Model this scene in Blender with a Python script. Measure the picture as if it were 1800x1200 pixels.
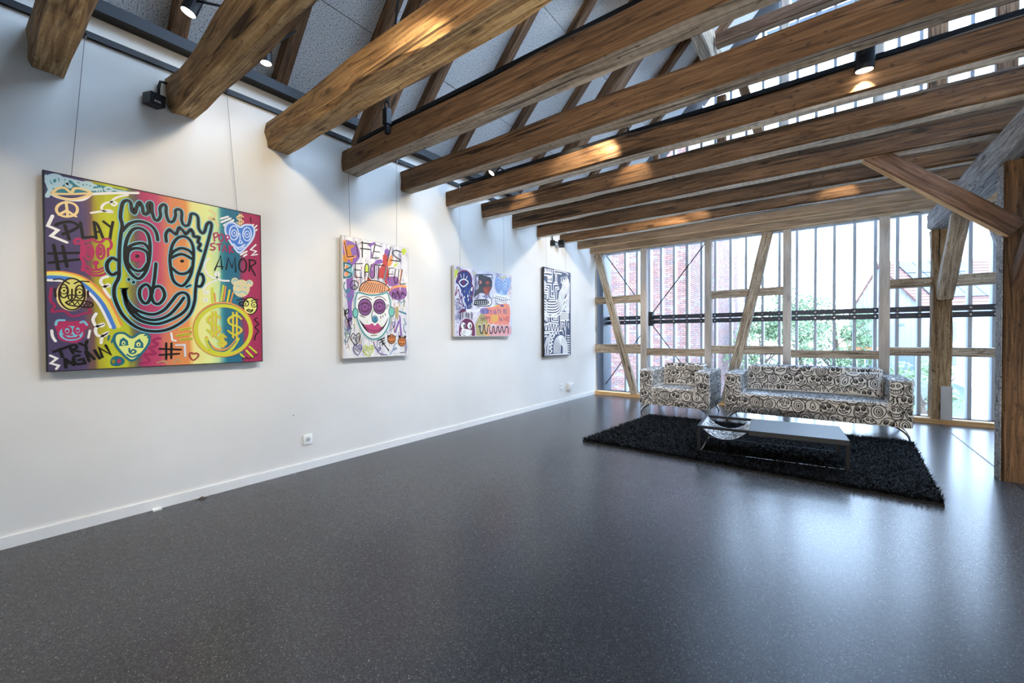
import bpy, bmesh, math, random
from math import pi, sin, cos, tan, radians, sqrt, atan2
from mathutils import Vector, Matrix, noise
from mathutils.bvhtree import BVHTree
from mathutils.geometry import tessellate_polygon
C = bpy.context.scene.collection
scn = bpy.context.scene
for o in list(bpy.data.objects): bpy.data.objects.remove(o)

# ------------------------------------------------------------------ camera, world, exposure
EYE = 1.23
cam_d = bpy.data.cameras.new('camera'); cam = bpy.data.objects.new('camera', cam_d); C.objects.link(cam)
cam_d.sensor_width = 36; cam_d.lens = 36*728.9/1800; cam_d.clip_start = .05; cam_d.clip_end = 300
_y, _p, _r = radians(36.934), radians(-.8141), radians(-.3214)
fw = Vector((-sin(_y)*cos(_p), cos(_y)*cos(_p), sin(_p))); rt = Vector((cos(_y), sin(_y), 0)); up = rt.cross(fw)
r2 = cos(_r)*rt+sin(_r)*up; u2 = -sin(_r)*rt+cos(_r)*up
M = Matrix((r2, u2, -fw)).transposed().to_4x4(); M.translation = (0, 0, EYE); cam.matrix_world = M
scn.camera = cam
scn.view_settings.view_transform = 'Standard'; scn.view_settings.look = 'None'
scn.view_settings.gamma = 1; scn.view_settings.use_curve_mapping = False
scn.view_settings.exposure = 0.2
SKY = 15.0
SPOT_W = 135
FILL = 3.9
w = bpy.data.worlds.new('sky'); scn.world = w; w.use_nodes = True
nt = w.node_tree; nt.nodes.clear()
wo = nt.nodes.new('ShaderNodeOutputWorld'); bg = nt.nodes.new('ShaderNodeBackground')
tc = nt.nodes.new('ShaderNodeTexCoord'); sp = nt.nodes.new('ShaderNodeSeparateXYZ'); rp = nt.nodes.new('ShaderNodeValToRGB')
nt.links.new(tc.outputs['Generated'], sp.inputs[0]); nt.links.new(sp.outputs[2], rp.inputs[0]); nt.links.new(rp.outputs[0], bg.inputs[0]); nt.links.new(bg.outputs[0], wo.inputs[0])
rp.color_ramp.elements[0].position = 0.0; rp.color_ramp.elements[0].color = (.66, .81, 1, 1)
rp.color_ramp.elements[1].position = .7; rp.color_ramp.elements[1].color = (.45, .66, 1, 1)
bg.inputs[1].default_value = SKY
sun_d = bpy.data.lights.new('sun', 'SUN'); sun_d.energy = .0; sun_d.angle = radians(1.2); sun_d.color = (1, .95, .86)

# ------------------------------------------------------------------ materials
def newmat(name):
    m = bpy.data.materials.new(name); m.use_nodes = True; t = m.node_tree
    b = t.nodes['Principled BSDF']; return m, t, b
def rgb(h):
    if isinstance(h, str):
        h = h.lstrip('#'); v = [int(h[i:i+2], 16)/255 for i in (0, 2, 4)]
        return tuple((c/12.92 if c <= .04045 else ((c+.055)/1.055)**2.4) for c in v)+(1,)
    return tuple(h)+(1,) if len(h) == 3 else tuple(h)
_pm = {}
def paint(name, col, rough=.6, metal=0, spec=.5, var=.06):
    if name in _pm: return _pm[name]
    m, t, b = newmat(name); c = rgb(col)
    tcn = t.nodes.new('ShaderNodeTexCoord'); n = t.nodes.new('ShaderNodeTexNoise'); n.inputs['Scale'].default_value = 9; n.inputs['Detail'].default_value = 4
    mx = t.nodes.new('ShaderNodeMixRGB'); mx.inputs[1].default_value = tuple(max(0, v*(1-var)) for v in c[:3])+(1,); mx.inputs[2].default_value = tuple(min(1, v*(1+var)) for v in c[:3])+(1,)
    t.links.new(tcn.outputs['Object'], n.inputs['Vector']); t.links.new(n.outputs['Fac'], mx.inputs[0]); t.links.new(mx.outputs[0], b.inputs['Base Color'])
    b.inputs['Roughness'].default_value = rough; b.inputs['Metallic'].default_value = metal; b.inputs['Specular IOR Level'].default_value = spec
    _pm[name] = m; return m
def N(t, typ, **kw):
    n = t.nodes.new(typ)
    for k, v in kw.items():
        if k in n.inputs: n.inputs[k].default_value = v
        else: setattr(n, k, v)
    return n
def ramp(t, src, stops):
    r = t.nodes.new('ShaderNodeValToRGB'); e = r.color_ramp.elements
    while len(e) < len(stops): e.new(.5)
    for el, (p, c) in zip(e, stops): el.position = p; el.color = rgb(c) if not isinstance(c, (int, float)) else (c, c, c, 1)
    t.links.new(src, r.inputs[0]); return r.outputs[0]
def wood(name, dark, mid, light, grain=1.0, rough=.75, crack=1.0, knots=1.0, saw=0.0, axis='X', worm=0.0):
    m, t, b = newmat(name); L = t.links.new
    tcn = N(t, 'ShaderNodeTexCoord'); oi = N(t, 'ShaderNodeObjectInfo')
    ml = N(t, 'ShaderNodeMath', operation='MULTIPLY'); L(oi.outputs['Random'], ml.inputs[0]); ml.inputs[1].default_value = 37.0
    ad = N(t, 'ShaderNodeVectorMath', operation='ADD'); L(tcn.outputs['Object'], ad.inputs[0]); L(ml.outputs[0], ad.inputs[1])
    def mp(sx, sy):
        v = N(t, 'ShaderNodeMapping'); v.inputs['Scale'].default_value = (sx, sy, sy) if axis == 'X' else (sy, sy, sx)
        L(ad.outputs[0], v.inputs['Vector']); return v.outputs[0]
    def nz(vec, sc, det=5, dist=0.0):
        n = N(t, 'ShaderNodeTexNoise'); n.inputs['Scale'].default_value = sc; n.inputs['Detail'].default_value = det; n.inputs['Distortion'].default_value = dist
        L(vec, n.inputs['Vector']); return n.outputs['Fac']
    g1 = nz(mp(1.6, 26), 1.7*grain, 8, .9); g2 = nz(mp(.5, 2.2), 1.6, 3); g3 = nz(mp(.55, 17), 1.0, 3, .6); g5 = nz(mp(7, 16), 2.2, 4)
    col = ramp(t, g1, [(.30, dark), (.5, mid), (.70, light)])
    lo = ramp(t, g2, [(.3, .62), (.7, 1.25)])
    m1 = N(t, 'ShaderNodeMixRGB', blend_type='MULTIPLY'); m1.inputs[0].default_value = 1; L(col, m1.inputs[1]); L(lo, m1.inputs[2])
    out = m1.outputs[0]
    def mul(src):
        nonlocal out
        q = N(t, 'ShaderNodeMixRGB', blend_type='MULTIPLY'); q.inputs[0].default_value = 1; L(out, q.inputs[1]); L(src, q.inputs[2]); out = q.outputs[0]
    ck = ramp(t, g3, [(.325, 1-.9*crack), (.37, 1)]); mul(ck)
    g6 = nz(mp(.32, 8.5), 1.0, 2, .4); mul(ramp(t, g6, [(.486, 1), (.499, 1-.8*crack), (.512, 1)]))
    dn = ramp(t, g5, [(.30, 1-.65*crack), (.38, 1)]); mul(dn)
    vo = N(t, 'ShaderNodeTexVoronoi'); vo.inputs['Scale'].default_value = 1; L(mp(1.5, 4.5), vo.inputs['Vector'])
    mul(ramp(t, vo.outputs['Distance'], [(.06, 1-.7*knots), (.13, 1)]))
    if worm:
        v2 = N(t, 'ShaderNodeTexVoronoi'); v2.inputs['Scale'].default_value = 1; L(mp(26, 60), v2.inputs['Vector'])
        mul(ramp(t, v2.outputs['Distance'], [(.16, 1-.8*worm), (.26, 1)]))
    if saw:
        wv = N(t, 'ShaderNodeTexWave', bands_direction='X'); wv.inputs['Scale'].default_value = 5.5; wv.inputs['Distortion'].default_value = 3; wv.inputs['Detail'].default_value = 3; L(mp(1, 1), wv.inputs['Vector'])
        mul(ramp(t, wv.outputs['Fac'], [(.2, 1-.45*saw), (.6, 1+.1*saw)]))
    L(out, b.inputs['Base Color']); b.inputs['Roughness'].default_value = rough; b.inputs['Specular IOR Level'].default_value = .3
    ma = N(t, 'ShaderNodeMath', operation='MULTIPLY'); L(g1, ma.inputs[0]); L(ck, ma.inputs[1])
    bp = N(t, 'ShaderNodeBump'); bp.inputs['Strength'].default_value = .45; bp.inputs['Distance'].default_value = .012; L(ma.outputs[0], bp.inputs['Height']); L(bp.outputs[0], b.inputs['Normal'])
    return m
OAK = wood('old_beam_wood', (.060, .030, .013), (.128, .066, .029), (.20, .11, .052), crack=.85)
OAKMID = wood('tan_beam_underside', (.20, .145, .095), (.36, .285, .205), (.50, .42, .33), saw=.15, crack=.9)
OLDPOST = wood('old_corner_post_wood', (.13, .075, .035), (.33, .21, .105), (.50, .36, .21), crack=.85, worm=.8)
HEWNOAK = wood('hewn_oak_wood', (.12, .064, .026), (.26, .15, .064), (.40, .25, .115), crack=.9)
OAKU = wood('old_beam_underside', '#a8967e', '#e0d5c4', '#f4eee2', saw=.15, crack=.85)  # pale plaster remains, colour lightened further to stand in for floor bounce light
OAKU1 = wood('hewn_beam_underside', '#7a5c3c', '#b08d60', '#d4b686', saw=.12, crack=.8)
NEWW = wood('newer_timber', (.17, .10, .055), (.27, .17, .095), (.36, .235, .14), crack=.25, knots=.5)
PINE = wood('sill_pine', '#b98a55', '#d3a873', '#e2bf8e', crack=.1, knots=.3)
RAFT = wood('rafter_wood', (.075, .036, .016), (.19, .10, .05), (.30, .17, .09), crack=.6)
RAIL = wood('worn_infill_timber', (.20, .145, .10), (.45, .36, .26), (.62, .53, .41), crack=.8, worm=.8)
GREYT = wood('grey_weathered_timber', (.14, .13, .125), (.34, .32, .31), (.56, .54, .51), crack=.9, worm=.5)
BRNT = wood('brown_column_timber', (.045, .024, .011), (.13, .068, .03), (.22, .12, .055), crack=.7, worm=.4)
POSTW = wood('painted_taupe_post', '#b5aba0', '#c2b8ad', '#ccc3b8', crack=.1, knots=.35)
BRACE = wood('brown_brace_timber', (.07, .038, .022), (.15, .082, .05), (.24, .14, .09), crack=.4)
BLACK = paint('black_metal', '#15161a', .45, .3)
DSTEEL = paint('dark_blue_steel', '#2c333f', .45, .2)
FIN = paint('grey_blue_mullion', (.36, .41, .48), .45, .0)
CHROME = paint('chrome', '#c9ccd2', .12, 1)
WHITEP = paint('white_plastic', '#eeeeea', .35)
WALL, t, b = newmat('white_wall_paint')
n = N(t, 'ShaderNodeTexNoise', Scale=1.3, Detail=5.0); tcn = N(t, 'ShaderNodeTexCoord'); t.links.new(tcn.outputs['Object'], n.inputs['Vector'])
t.links.new(ramp(t, n.outputs['Fac'], [(.3, '#e0ddd6'), (.7, '#e9e6e0')]), b.inputs['Base Color']); b.inputs['Roughness'].default_value = .85; b.inputs['Specular IOR Level'].default_value = .2
FLOOR, t, b = newmat('speckled_grey_floor'); L = t.links.new
tcn = N(t, 'ShaderNodeTexCoord')
v1 = N(t, 'ShaderNodeTexVoronoi', Scale=230.0); L(tcn.outputs['Object'], v1.inputs['Vector'])
v2 = N(t, 'ShaderNodeTexVoronoi', Scale=140.0); L(tcn.outputs['Object'], v2.inputs['Vector'])
sx = N(t, 'ShaderNodeSeparateColor'); L(v1.outputs['Color'], sx.inputs[0])
sx2 = N(t, 'ShaderNodeSeparateColor'); L(v2.outputs['Color'], sx2.inputs[0])
c1 = ramp(t, sx.outputs[0], [(.0, (.030, .030, .033)), (.55, (.058, .058, .061)), (.78, (.11, .11, .112)), (.92, (.24, .238, .23)), (.985, (.48, .47, .45))])
c1n = c1.node; c1n.color_ramp.interpolation = 'CONSTANT'
msk = ramp(t, v1.outputs['Distance'], [(.28, 1), (.42, 0)])
big = ramp(t, sx2.outputs[1], [(.0, (.042, .042, .045)), (.5, (.052, .052, .055)), (.85, (.07, .07, .072))])
mx = N(t, 'ShaderNodeMixRGB'); L(msk, mx.inputs[0]); L(big, mx.inputs[1]); L(c1, mx.inputs[2])
nn = N(t, 'ShaderNodeTexNoise', Scale=.9, Detail=5.0); L(tcn.outputs['Object'], nn.inputs['Vector'])
m2 = N(t, 'ShaderNodeMixRGB', blend_type='MULTIPLY'); m2.inputs[0].default_value = 1; L(mx.outputs[0], m2.inputs[1]); L(ramp(t, nn.outputs['Fac'], [(.3, .93), (.7, 1.06)]), m2.inputs[2])
L(m2.outputs[0], b.inputs['Base Color']); b.inputs['Roughness'].default_value = .24; b.inputs['Specular IOR Level'].default_value = .25
PANEL, t, b = newmat('wood_wool_panel'); L = t.links.new
tcn = N(t, 'ShaderNodeTexCoord'); n = N(t, 'ShaderNodeTexNoise', Scale=95.0, Detail=3.0); L(tcn.outputs['Object'], n.inputs['Vector'])
L(ramp(t, n.outputs['Fac'], [(.34, (.12, .12, .13)), (.43, (.62, .62, .61)), (.62, (.78, .77, .75))]), b.inputs['Base Color']); b.inputs['Roughness'].default_value = .9
bp = N(t, 'ShaderNodeBump', Strength=.5, Distance=.006); L(n.outputs['Fac'], bp.inputs['Height']); L(bp.outputs[0], b.inputs['Normal'])
GLASS = bpy.data.materials.new('window_glass'); GLASS.use_nodes = True; t = GLASS.node_tree; t.nodes.clear()
o_ = N(t, 'ShaderNodeOutputMaterial'); tr = N(t, 'ShaderNodeBsdfTransparent'); tr.inputs[0].default_value = (.97, .99, 1, 1); gl = N(t, 'ShaderNodeBsdfGlossy', Roughness=.02); ms = N(t, 'ShaderNodeMixShader'); ms.inputs[0].default_value = .05
t.links.new(tr.outputs[0], ms.inputs[1]); t.links.new(gl.outputs[0], ms.inputs[2]); t.links.new(ms.outputs[0], o_.inputs[0])
def emit(name, col, s):
    m = bpy.data.materials.new(name); m.use_nodes = True; t = m.node_tree; t.nodes.clear()
    o_ = N(t, 'ShaderNodeOutputMaterial'); e = N(t, 'ShaderNodeEmission', Strength=s); e.inputs[0].default_value = rgb(col); t.links.new(e.outputs[0], o_.inputs[0]); return m
LENS = emit('lit_lamp_lens', (1, .9, .72), 14)

# ------------------------------------------------------------------ mesh helpers
def prop(o, label=None, cat=None, group=None, kind=None):
    if label: o['label'] = label
    if cat: o['category'] = cat
    if group: o['group'] = group
    if kind: o['kind'] = kind
    return o
def empty(name, loc=(0, 0, 0), label=None, cat=None, group=None, kind=None, rz=0):
    o = bpy.data.objects.new(name, None); C.objects.link(o); o.location = loc; o.rotation_euler = (0, 0, rz); o.empty_display_size = .1
    return prop(o, label, cat, group, kind)
class MB:
    def __init__(s): s.v = []; s.f = []; s.m = []
    def add(s, vs, fs, mi=0):
        n = len(s.v); s.v += [tuple(p) for p in vs]; s.f += [tuple(i+n for i in f) for f in fs]; s.m += [mi]*len(fs); return s
    def box(s, x0, x1, y0, y1, z0, z1, mi=0):
        return s.add([(x, y, z) for z in (z0, z1) for y in (y0, y1) for x in (x0, x1)], [(0, 2, 3, 1), (4, 5, 7, 6), (0, 1, 5, 4), (2, 6, 7, 3), (0, 4, 6, 2), (1, 3, 7, 5)], mi)
    def obox(s, p0, p1, w, h, up=(0, 0, 1), mi=0):
        p0 = Vector(p0); p1 = Vector(p1); x = (p1-p0).normalized(); z = Vector(up); z = (z-x*z.dot(x)).normalized(); y = z.cross(x)
        vs = [p+y*(a*w/2)+z*(b_*h/2) for b_ in (-1, 1) for a in (-1, 1) for p in (p0, p1)]
        return s.add(vs, [(0, 2, 3, 1), (4, 5, 7, 6), (0, 1, 5, 4), (2, 6, 7, 3), (0, 4, 6, 2), (1, 3, 7, 5)], mi)
    def tube(s, pts, r, seg=8, cap=True, mi=0):
        pts = [Vector(p) for p in pts]; rs = r if isinstance(r, (list, tuple)) else [r]*len(pts); n0 = len(s.v)
        a = None; vs = []
        for i, p in enumerate(pts):
            d = (pts[min(i+1, len(pts)-1)]-pts[max(i-1, 0)]).normalized()
            if a is None: a = d.orthogonal().normalized()
            a = (a-d*a.dot(d)).normalized(); b_ = d.cross(a)
            vs += [p+(a*cos(2*pi*k/seg)+b_*sin(2*pi*k/seg))*rs[i] for k in range(seg)]
        fs = [(i*seg+k, i*seg+(k+1) % seg, (i+1)*seg+(k+1) % seg, (i+1)*seg+k) for i in range(len(pts)-1) for k in range(seg)]
        if cap: fs += [tuple(range(seg))[::-1], tuple((len(pts)-1)*seg+k for k in range(seg))]
        return s.add(vs, fs, mi)
    def prism(s, poly, y0, y1, mi=0):      # polygon in XZ, extruded in Y
        n = len(poly); vs = [(x, y0, z) for x, z in poly]+[(x, y1, z) for x, z in poly]
        return s.add(vs, [tuple(range(n)), tuple(range(2*n-1, n-1, -1))]+[(i, i+n, (i+1) % n+n, (i+1) % n) for i in range(n)], mi)
    def build(s, name, mats, parent=None, smooth=False, loc=None, mw=None, fix=True):
        me = bpy.data.meshes.new(name); me.from_pydata(s.v, [], s.f)
        for m_ in (mats if isinstance(mats, (list, tuple)) else [mats]): me.materials.append(m_)
        me.polygons.foreach_set('material_index', s.m)
        if smooth: me.polygons.foreach_set('use_smooth', [True]*len(me.polygons))
        me.update()
        if fix:
            bm = bmesh.new(); bm.from_mesh(me); bmesh.ops.recalc_face_normals(bm, faces=bm.faces); bm.to_mesh(me); bm.free()
        o = bpy.data.objects.new(name, me); C.objects.link(o)
        if parent: o.parent = parent
        if loc: o.location = loc
        if mw: o.matrix_world = mw
        return o
def rbox(x0, x1, y0, y1, z0, z1, r=.02, seg=3, crown=0, cuts=0):
    """bmesh of a bevelled box; crown lifts the middle of the top"""
    bm = bmesh.new(); bmesh.ops.create_cube(bm, size=1)
    for v in bm.verts: v.co = Vector(((x0+x1)/2+v.co.x*(x1-x0), (y0+y1)/2+v.co.y*(y1-y0), (z0+z1)/2+v.co.z*(z1-z0)))
    bmesh.ops.bevel(bm, geom=bm.edges[:], offset=r, segments=seg, profile=.5, affect='EDGES')
    if cuts:
        bmesh.ops.subdivide_edges(bm, edges=[e for e in bm.edges if e.calc_length() > .08], cuts=cuts, use_grid_fill=True)
    if crown:
        for v in bm.verts:
            if v.co.z > z1-r-1e-4:
                u = (v.co.x-(x0+x1)/2)/((x1-x0)/2); w_ = (v.co.y-(y0+y1)/2)/((y1-y0)/2)
                v.co.z += crown*(1-u*u)*(1-w_*w_)
    return bm
def bmobj(name, bm, mat, parent=None, smooth=True):
    me = bpy.data.meshes.new(name); bm.to_mesh(me); bm.free(); me.materials.append(mat)
    if smooth: me.polygons.foreach_set('use_smooth', [True]*len(me.polygons))
    o = bpy.data.objects.new(name, me); C.objects.link(o)
    if parent: o.parent = parent
    return o
def timber(name, p0, p1, w, h, mat, under=None, up=(0, 0, 1), amp=.006, ch=.012, seed=0, parent=None, step=.22, taper=1.0):
    p0 = Vector(p0); p1 = Vector(p1); Lh = (p1-p0).length; x = (p1-p0)/Lh; z = Vector(up); z = (z-x*z.dot(x)).normalized(); y = z.cross(x)
    nx = max(2, int(Lh/step)); a, b_ = w/2, h/2
    sec = [(-a+ch, -b_), (0, -b_), (a-ch, -b_), (a, -b_+ch), (a, 0), (a, b_-ch), (a-ch, b_), (0, b_), (-a+ch, b_), (-a, b_-ch), (-a, 0), (-a, -b_+ch)]
    n = len(sec); vs = []; mb = MB()
    for i in range(nx+1):
        u = i/nx; k = 1+(taper-1)*u
        for j, (sy, sz) in enumerate(sec):
            q = Vector((u*Lh*1.7+seed*13.1, j*1.7+seed*5.3, seed*2.7)); q2 = Vector((u*Lh*.5+seed*7.7, seed*3.1, 0))
            d = amp*(noise.noise(q)*1.3); wv = amp*1.6
            vs.append((u*Lh, sy*k+(d if sy > 0 else -d if sy < 0 else 0)*.9+wv*noise.noise(q2), sz*k+d*.8*(1 if sz > 0 else -1)+wv*.6*noise.noise(q2+Vector((9, 4, 2)))))
    fs = []; ms_ = []
    for i in range(nx):
        for j in range(n):
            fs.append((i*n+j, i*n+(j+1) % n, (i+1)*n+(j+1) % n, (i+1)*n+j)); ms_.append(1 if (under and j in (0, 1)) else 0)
    fs += [tuple(range(n))[::-1], tuple(nx*n+k for k in range(n))]; ms_ += [0, 0]
    mb.v = vs; mb.f = fs; mb.m = ms_
    R = Matrix((x, y, z)).transposed().to_4x4(); R.translation = p0
    return mb.build(name, [mat, under] if under else mat, parent, smooth=False, mw=R)
def flat_tri(poly): return [tuple(t_) for t_ in tessellate_polygon([[Vector((p[0], p[1], 0)) for p in poly]])]
def catmull(pts, closed, sub=4):
    n = len(pts)
    if n < 3: return list(pts)
    out = []
    rng = range(n) if closed else range(n-1)
    for i in rng:
        if closed: p0, p1, p2, p3 = pts[(i-1) % n], pts[i], pts[(i+1) % n], pts[(i+2) % n]
        else: p0, p1, p2, p3 = pts[max(i-1, 0)], pts[i], pts[i+1], pts[min(i+2, n-1)]
        for k in range(sub):
            t_ = k/sub
            out.append(tuple(.5*((2*b)+(c-a)*t_+(2*a-5*b+4*c-d)*t_*t_+(3*b-a-3*c+d)*t_**3) for a, b, c, d in zip(p0, p1, p2, p3)))
    if not closed: out.append(tuple(pts[-1]))
    return out
def ribbon(pts, wd, closed):
    """2-D stroke -> (verts, quads); round-ish ends"""
    q = [pts[0]]
    for p in pts[1:]:
        if (p[0]-q[-1][0])**2+(p[1]-q[-1][1])**2 > 1e-8: q.append(p)
    if closed and len(q) > 2 and (q[0][0]-q[-1][0])**2+(q[0][1]-q[-1][1])**2 < 1e-8: q.pop()
    if len(q) < 2: q = [q[0], (q[0][0]+wd*.3, q[0][1])]
    n = len(q); vs = []; h = wd/2
    if not closed:
        (x0, y0), (x1, y1) = q[0], q[1]; l = sqrt((x1-x0)**2+(y1-y0)**2); e0 = (x0-(x1-x0)/l*h*.8, y0-(y1-y0)/l*h*.8)
        (x0, y0), (x1, y1) = q[-1], q[-2]; l = sqrt((x1-x0)**2+(y1-y0)**2); e1 = (x0-(x1-x0)/l*h*.8, y0-(y1-y0)/l*h*.8)
        q = [e0]+q+[e1]; n += 2
    for i in range(n):
        a = q[i-1] if (closed or i) else q[0]; c = q[(i+1) % n] if (closed or i < n-1) else q[-1]; b_ = q[i]
        def nd(p, r):
            dx, dy = r[0]-p[0], r[1]-p[1]; l = sqrt(dx*dx+dy*dy)
            return (dx/l, dy/l) if l > 1e-9 else None
        d1 = nd(a, b_); d2 = nd(b_, c); d1 = d1 or d2; d2 = d2 or d1
        tx, ty = d1[0]+d2[0], d1[1]+d2[1]; l = sqrt(tx*tx+ty*ty)
        if l < .25: tx, ty, l = d2[0], d2[1], 1
        nx_, ny_ = -ty/l, tx/l; cs = max(.55, nx_*-d1[1]+ny_*d1[0]); hh = h/cs
        if not closed and i in (0, n-1): hh = h*.45
        vs += [(b_[0]+nx_*hh, b_[1]+ny_*hh), (b_[0]-nx_*hh, b_[1]-ny_*hh)]
    fs = [(2*i, 2*i+1, (2*i+3) % (2*n), (2*i+2) % (2*n)) for i in range(n if closed else n-1)]
    return vs, fs

# ------------------------------------------------------------------ the room shell
XL, XR, YB, YW, YG = -3.83, 6.4, -3.6, 7.97, 8.45
ZW, SL = 3.45, tan(radians(47)); XC = (XL+XR)/2; ZR = ZW+(XC-XL)*SL
def roofz(x): return ZW+(min(x, XL+XR-x)-XL)*SL
fl = prop(MB().box(XL-.1, XR+.1, YB-.1, YG+.1, -.12, 0).build('floor', FLOOR), kind='structure')
MB().box(1.252, 1.266, YB, YW-.03, 0, .0012).build('joint_strip', paint('joint_dark', '#2a2a2c', .6), fl)
prop(MB().box(XL-.25, XL, YB-.1, 8.02, 0, ZW+.12).build('wall_left', WALL), kind='structure')
prop(MB().box(XR, XR+.25, YB-.1, 8.6, 0, ZW+.12).build('wall_right', WALL), kind='structure')
wbk = empty('wall_back', (XC, YB, 0), kind='structure')
def wpar(o, p):
    o.parent = p; o.matrix_parent_inverse = Matrix.Translation(p.location).inverted()
    return o
wpar(MB().prism([(XL-.25, 0), (XR+.25, 0), (XR+.25, ZW), (XC, ZR+.2), (XL-.25, ZW)], YB-.25, YB).build('gable', WALL), wbk)
prop(MB().box(XL, XL+.014, YB, YW-.02, 0, .07).build('baseboard_left', paint('baseboard_white', '#ecebe7', .4)), kind='structure')
ceil = empty('ceiling', (XL, 0, ZW), kind='structure')
def slope_mat(y0, side):
    a = radians(47)
    x = Vector((cos(a), 0, sin(a))) if side == 0 else Vector((-cos(a), 0, sin(a)))
    y = Vector((0, 1, 0)) if side == 0 else Vector((0, -1, 0)); z = x.cross(y)
    R = Matrix((x, y, z)).transposed().to_4x4(); R.translation = (XL if side == 0 else XR, y0, ZW); return R
SLEN = (XC-XL)/cos(radians(47))
RY = [-3.2+.704*i for i in range(6)]+[.93, 1.64, 2.31, 3.03, 3.73, 4.43, 5.12, 5.83, 6.62, 7.3, 8.0]

for i in range(len(RY)-1):
    y0, y1 = RY[i]+.05, RY[i+1]+.05
    ss = [0, .752]
    while ss[-1]+1.2 < SLEN: ss.append(ss[-1]+1.2)
    ss.append(SLEN)
    for a_, b_ in zip(ss, ss[1:]):
        o = MB().box(a_+.003, b_-.003, .003, y1-y0-.003, 0, .05).build('ceiling_panel', PANEL, mw=slope_mat(y0, 0)); wpar(o, ceil)
o = MB().box(0, SLEN+.2, YB-.2, 8.72, .055, .2).build('roof_shell', paint('roof_dark', '#3a3a3c', .9), mw=slope_mat(0, 0)); wpar(o, ceil)
ceil2 = empty('ceiling', (XR, 0, ZW), kind='structure')
wpar(MB().box(0, 3.6, -8.72, -YB+.2, 0, .2).build('roof_slab', PANEL, mw=slope_mat(0, 1)), ceil2)
wpar(MB().box(6.6, SLEN+.2, -8.72, -YB+.2, 0, .2).build('roof_slab', PANEL, mw=slope_mat(0, 1)), ceil2)
wpar(MB().box(3.6, 6.6, -1.6, -YB+.2, 0, .2).build('roof_slab', PANEL, mw=slope_mat(0, 1)), ceil2)
for k in range(8): wpar(MB().box(3.6, 6.6, -8.72+k*1.0, -8.62+k*1.0, 0, .2).build('skylight_bar', POSTW, mw=slope_mat(0, 1)), ceil2)  # unseen skylight, added to bring more daylight onto panels and wall
for k in range(7): wpar(MB().box(3.6, 6.6, -8.62+k*1.0, -7.72+k*1.0, .1, .108).build('skylight_pane', GLASS, mw=slope_mat(0, 1)), ceil2)

# ------------------------------------------------------------------ old timbers overhead
BN = ['nearest the camera, its cut end hanging at the upper left corner', 'second from the left, broad adzed underside, beside the black wall speaker', 'third from the left with a long crack and a bright lamplit side',
      'fourth from the left, carrying a black track and a chain block', 'fifth from the left, with a pale splinter scar on its side', 'sixth from the left, carrying the black spotlight track on its top edge',
      'seventh from the left, with two warm light pools on its side', 'eighth from the left, meeting the brown slanted brace', 'ninth from the left with a pale striped underside', 'tenth from the left, above the small black projector speaker',
      'smooth newer one, second from the window wall', 'smooth newer one right against the window wall']
BY = [(.256, .43), (.92, 1.11), (1.585, 1.80), (2.30, 2.49), (3.02, 3.185), (3.70, 3.84), (4.40, 4.55), (5.11, 5.26), (5.80, 5.94), (6.55, 6.70), (7.22, 7.32), (7.76, 7.88)]
BH = [.24, .24, .24, .21, .215, .195, .205, .24, .24, .22, .17, .12]
for i, ((y0, y1), h) in enumerate(zip(BY, BH)):
    zb = 2.87 if i not in (9, 10, 11) else 2.905
    new = i >= 10
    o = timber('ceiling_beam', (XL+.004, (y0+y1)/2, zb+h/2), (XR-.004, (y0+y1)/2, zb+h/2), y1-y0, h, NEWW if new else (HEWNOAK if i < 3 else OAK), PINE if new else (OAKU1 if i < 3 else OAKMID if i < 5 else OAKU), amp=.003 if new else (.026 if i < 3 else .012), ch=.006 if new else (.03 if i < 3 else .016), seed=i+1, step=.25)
    prop(o, ('Smooth' if new else 'Old')+' wooden ceiling beam '+BN[i], 'beam', 'beams across the room')
for k, y in enumerate((-.45, -1.15, -1.85, -2.55)):
    prop(timber('ceiling_beam', (XL+.004, y+.09, 2.985), (XR-.004, y+.09, 2.985), .19, .23, HEWNOAK, OAKU1, amp=.02, ch=.03, seed=80+k), 'Old wooden ceiling beam behind the camera, '+('first', 'second', 'third', 'fourth')[k]+' one counted backwards', 'beam', 'beams across the room')  # unseen beams continuing the row, put in for their shading of the wall
for i, y in enumerate(RY):
    if i in (16,): continue
    a = radians(47); nrm = Vector((sin(a), 0, -cos(a))); d = Vector((cos(a), 0, sin(a)))
    p = Vector((XL, y+.05, ZW))+d*.02+nrm*.051
    o = timber('rafter', p, p+d*(SLEN-.15), .10, .10, RAFT, up=nrm*-1, amp=.004, ch=.006, seed=40+i, step=.4)
    if 6 <= i <= 15:
        nm = ['behind the black spotlight at the upper left', 'between the second and third ceiling beams', 'beside the broad principal rafter over the fourth beam', 'third right of the chain, over the fifth ceiling beam', 'fourth right of the chain, over the sixth ceiling beam', 'over the seventh ceiling beam', 'just left of the second broad principal rafter', 'just right of the second broad principal rafter', 'second last before the window gable', 'last one before the window gable'][i-6]
    else: nm = ['behind the camera nearest the back wall', 'second from the back wall', 'third from the back wall', 'fourth from the back wall', 'fifth from the back wall', 'just before the first ceiling beam'][i]
    prop(o, 'slim brown rafter '+nm, 'rafter', 'rafters of the left roof slope')
for k, (y0, y1, lb) in enumerate(((2.33, 2.53, 'broad dark principal rafter footed on the end of the fourth ceiling beam'), (5.24, 5.45, 'broad dark principal rafter rising over the eighth ceiling beam'))):
    a = radians(47); nrm = Vector((sin(a), 0, -cos(a))); d = Vector((cos(a), 0, sin(a)))
    p = Vector((XL+.02, (y0+y1)/2, ZW-.28))+nrm*.17+d*.02
    prop(timber('principal_rafter', p, p+d*(SLEN-.1), y1-y0, .18, RAFT, up=nrm*-1, amp=.012, ch=.02, seed=60+k), lb, 'rafter')
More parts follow.
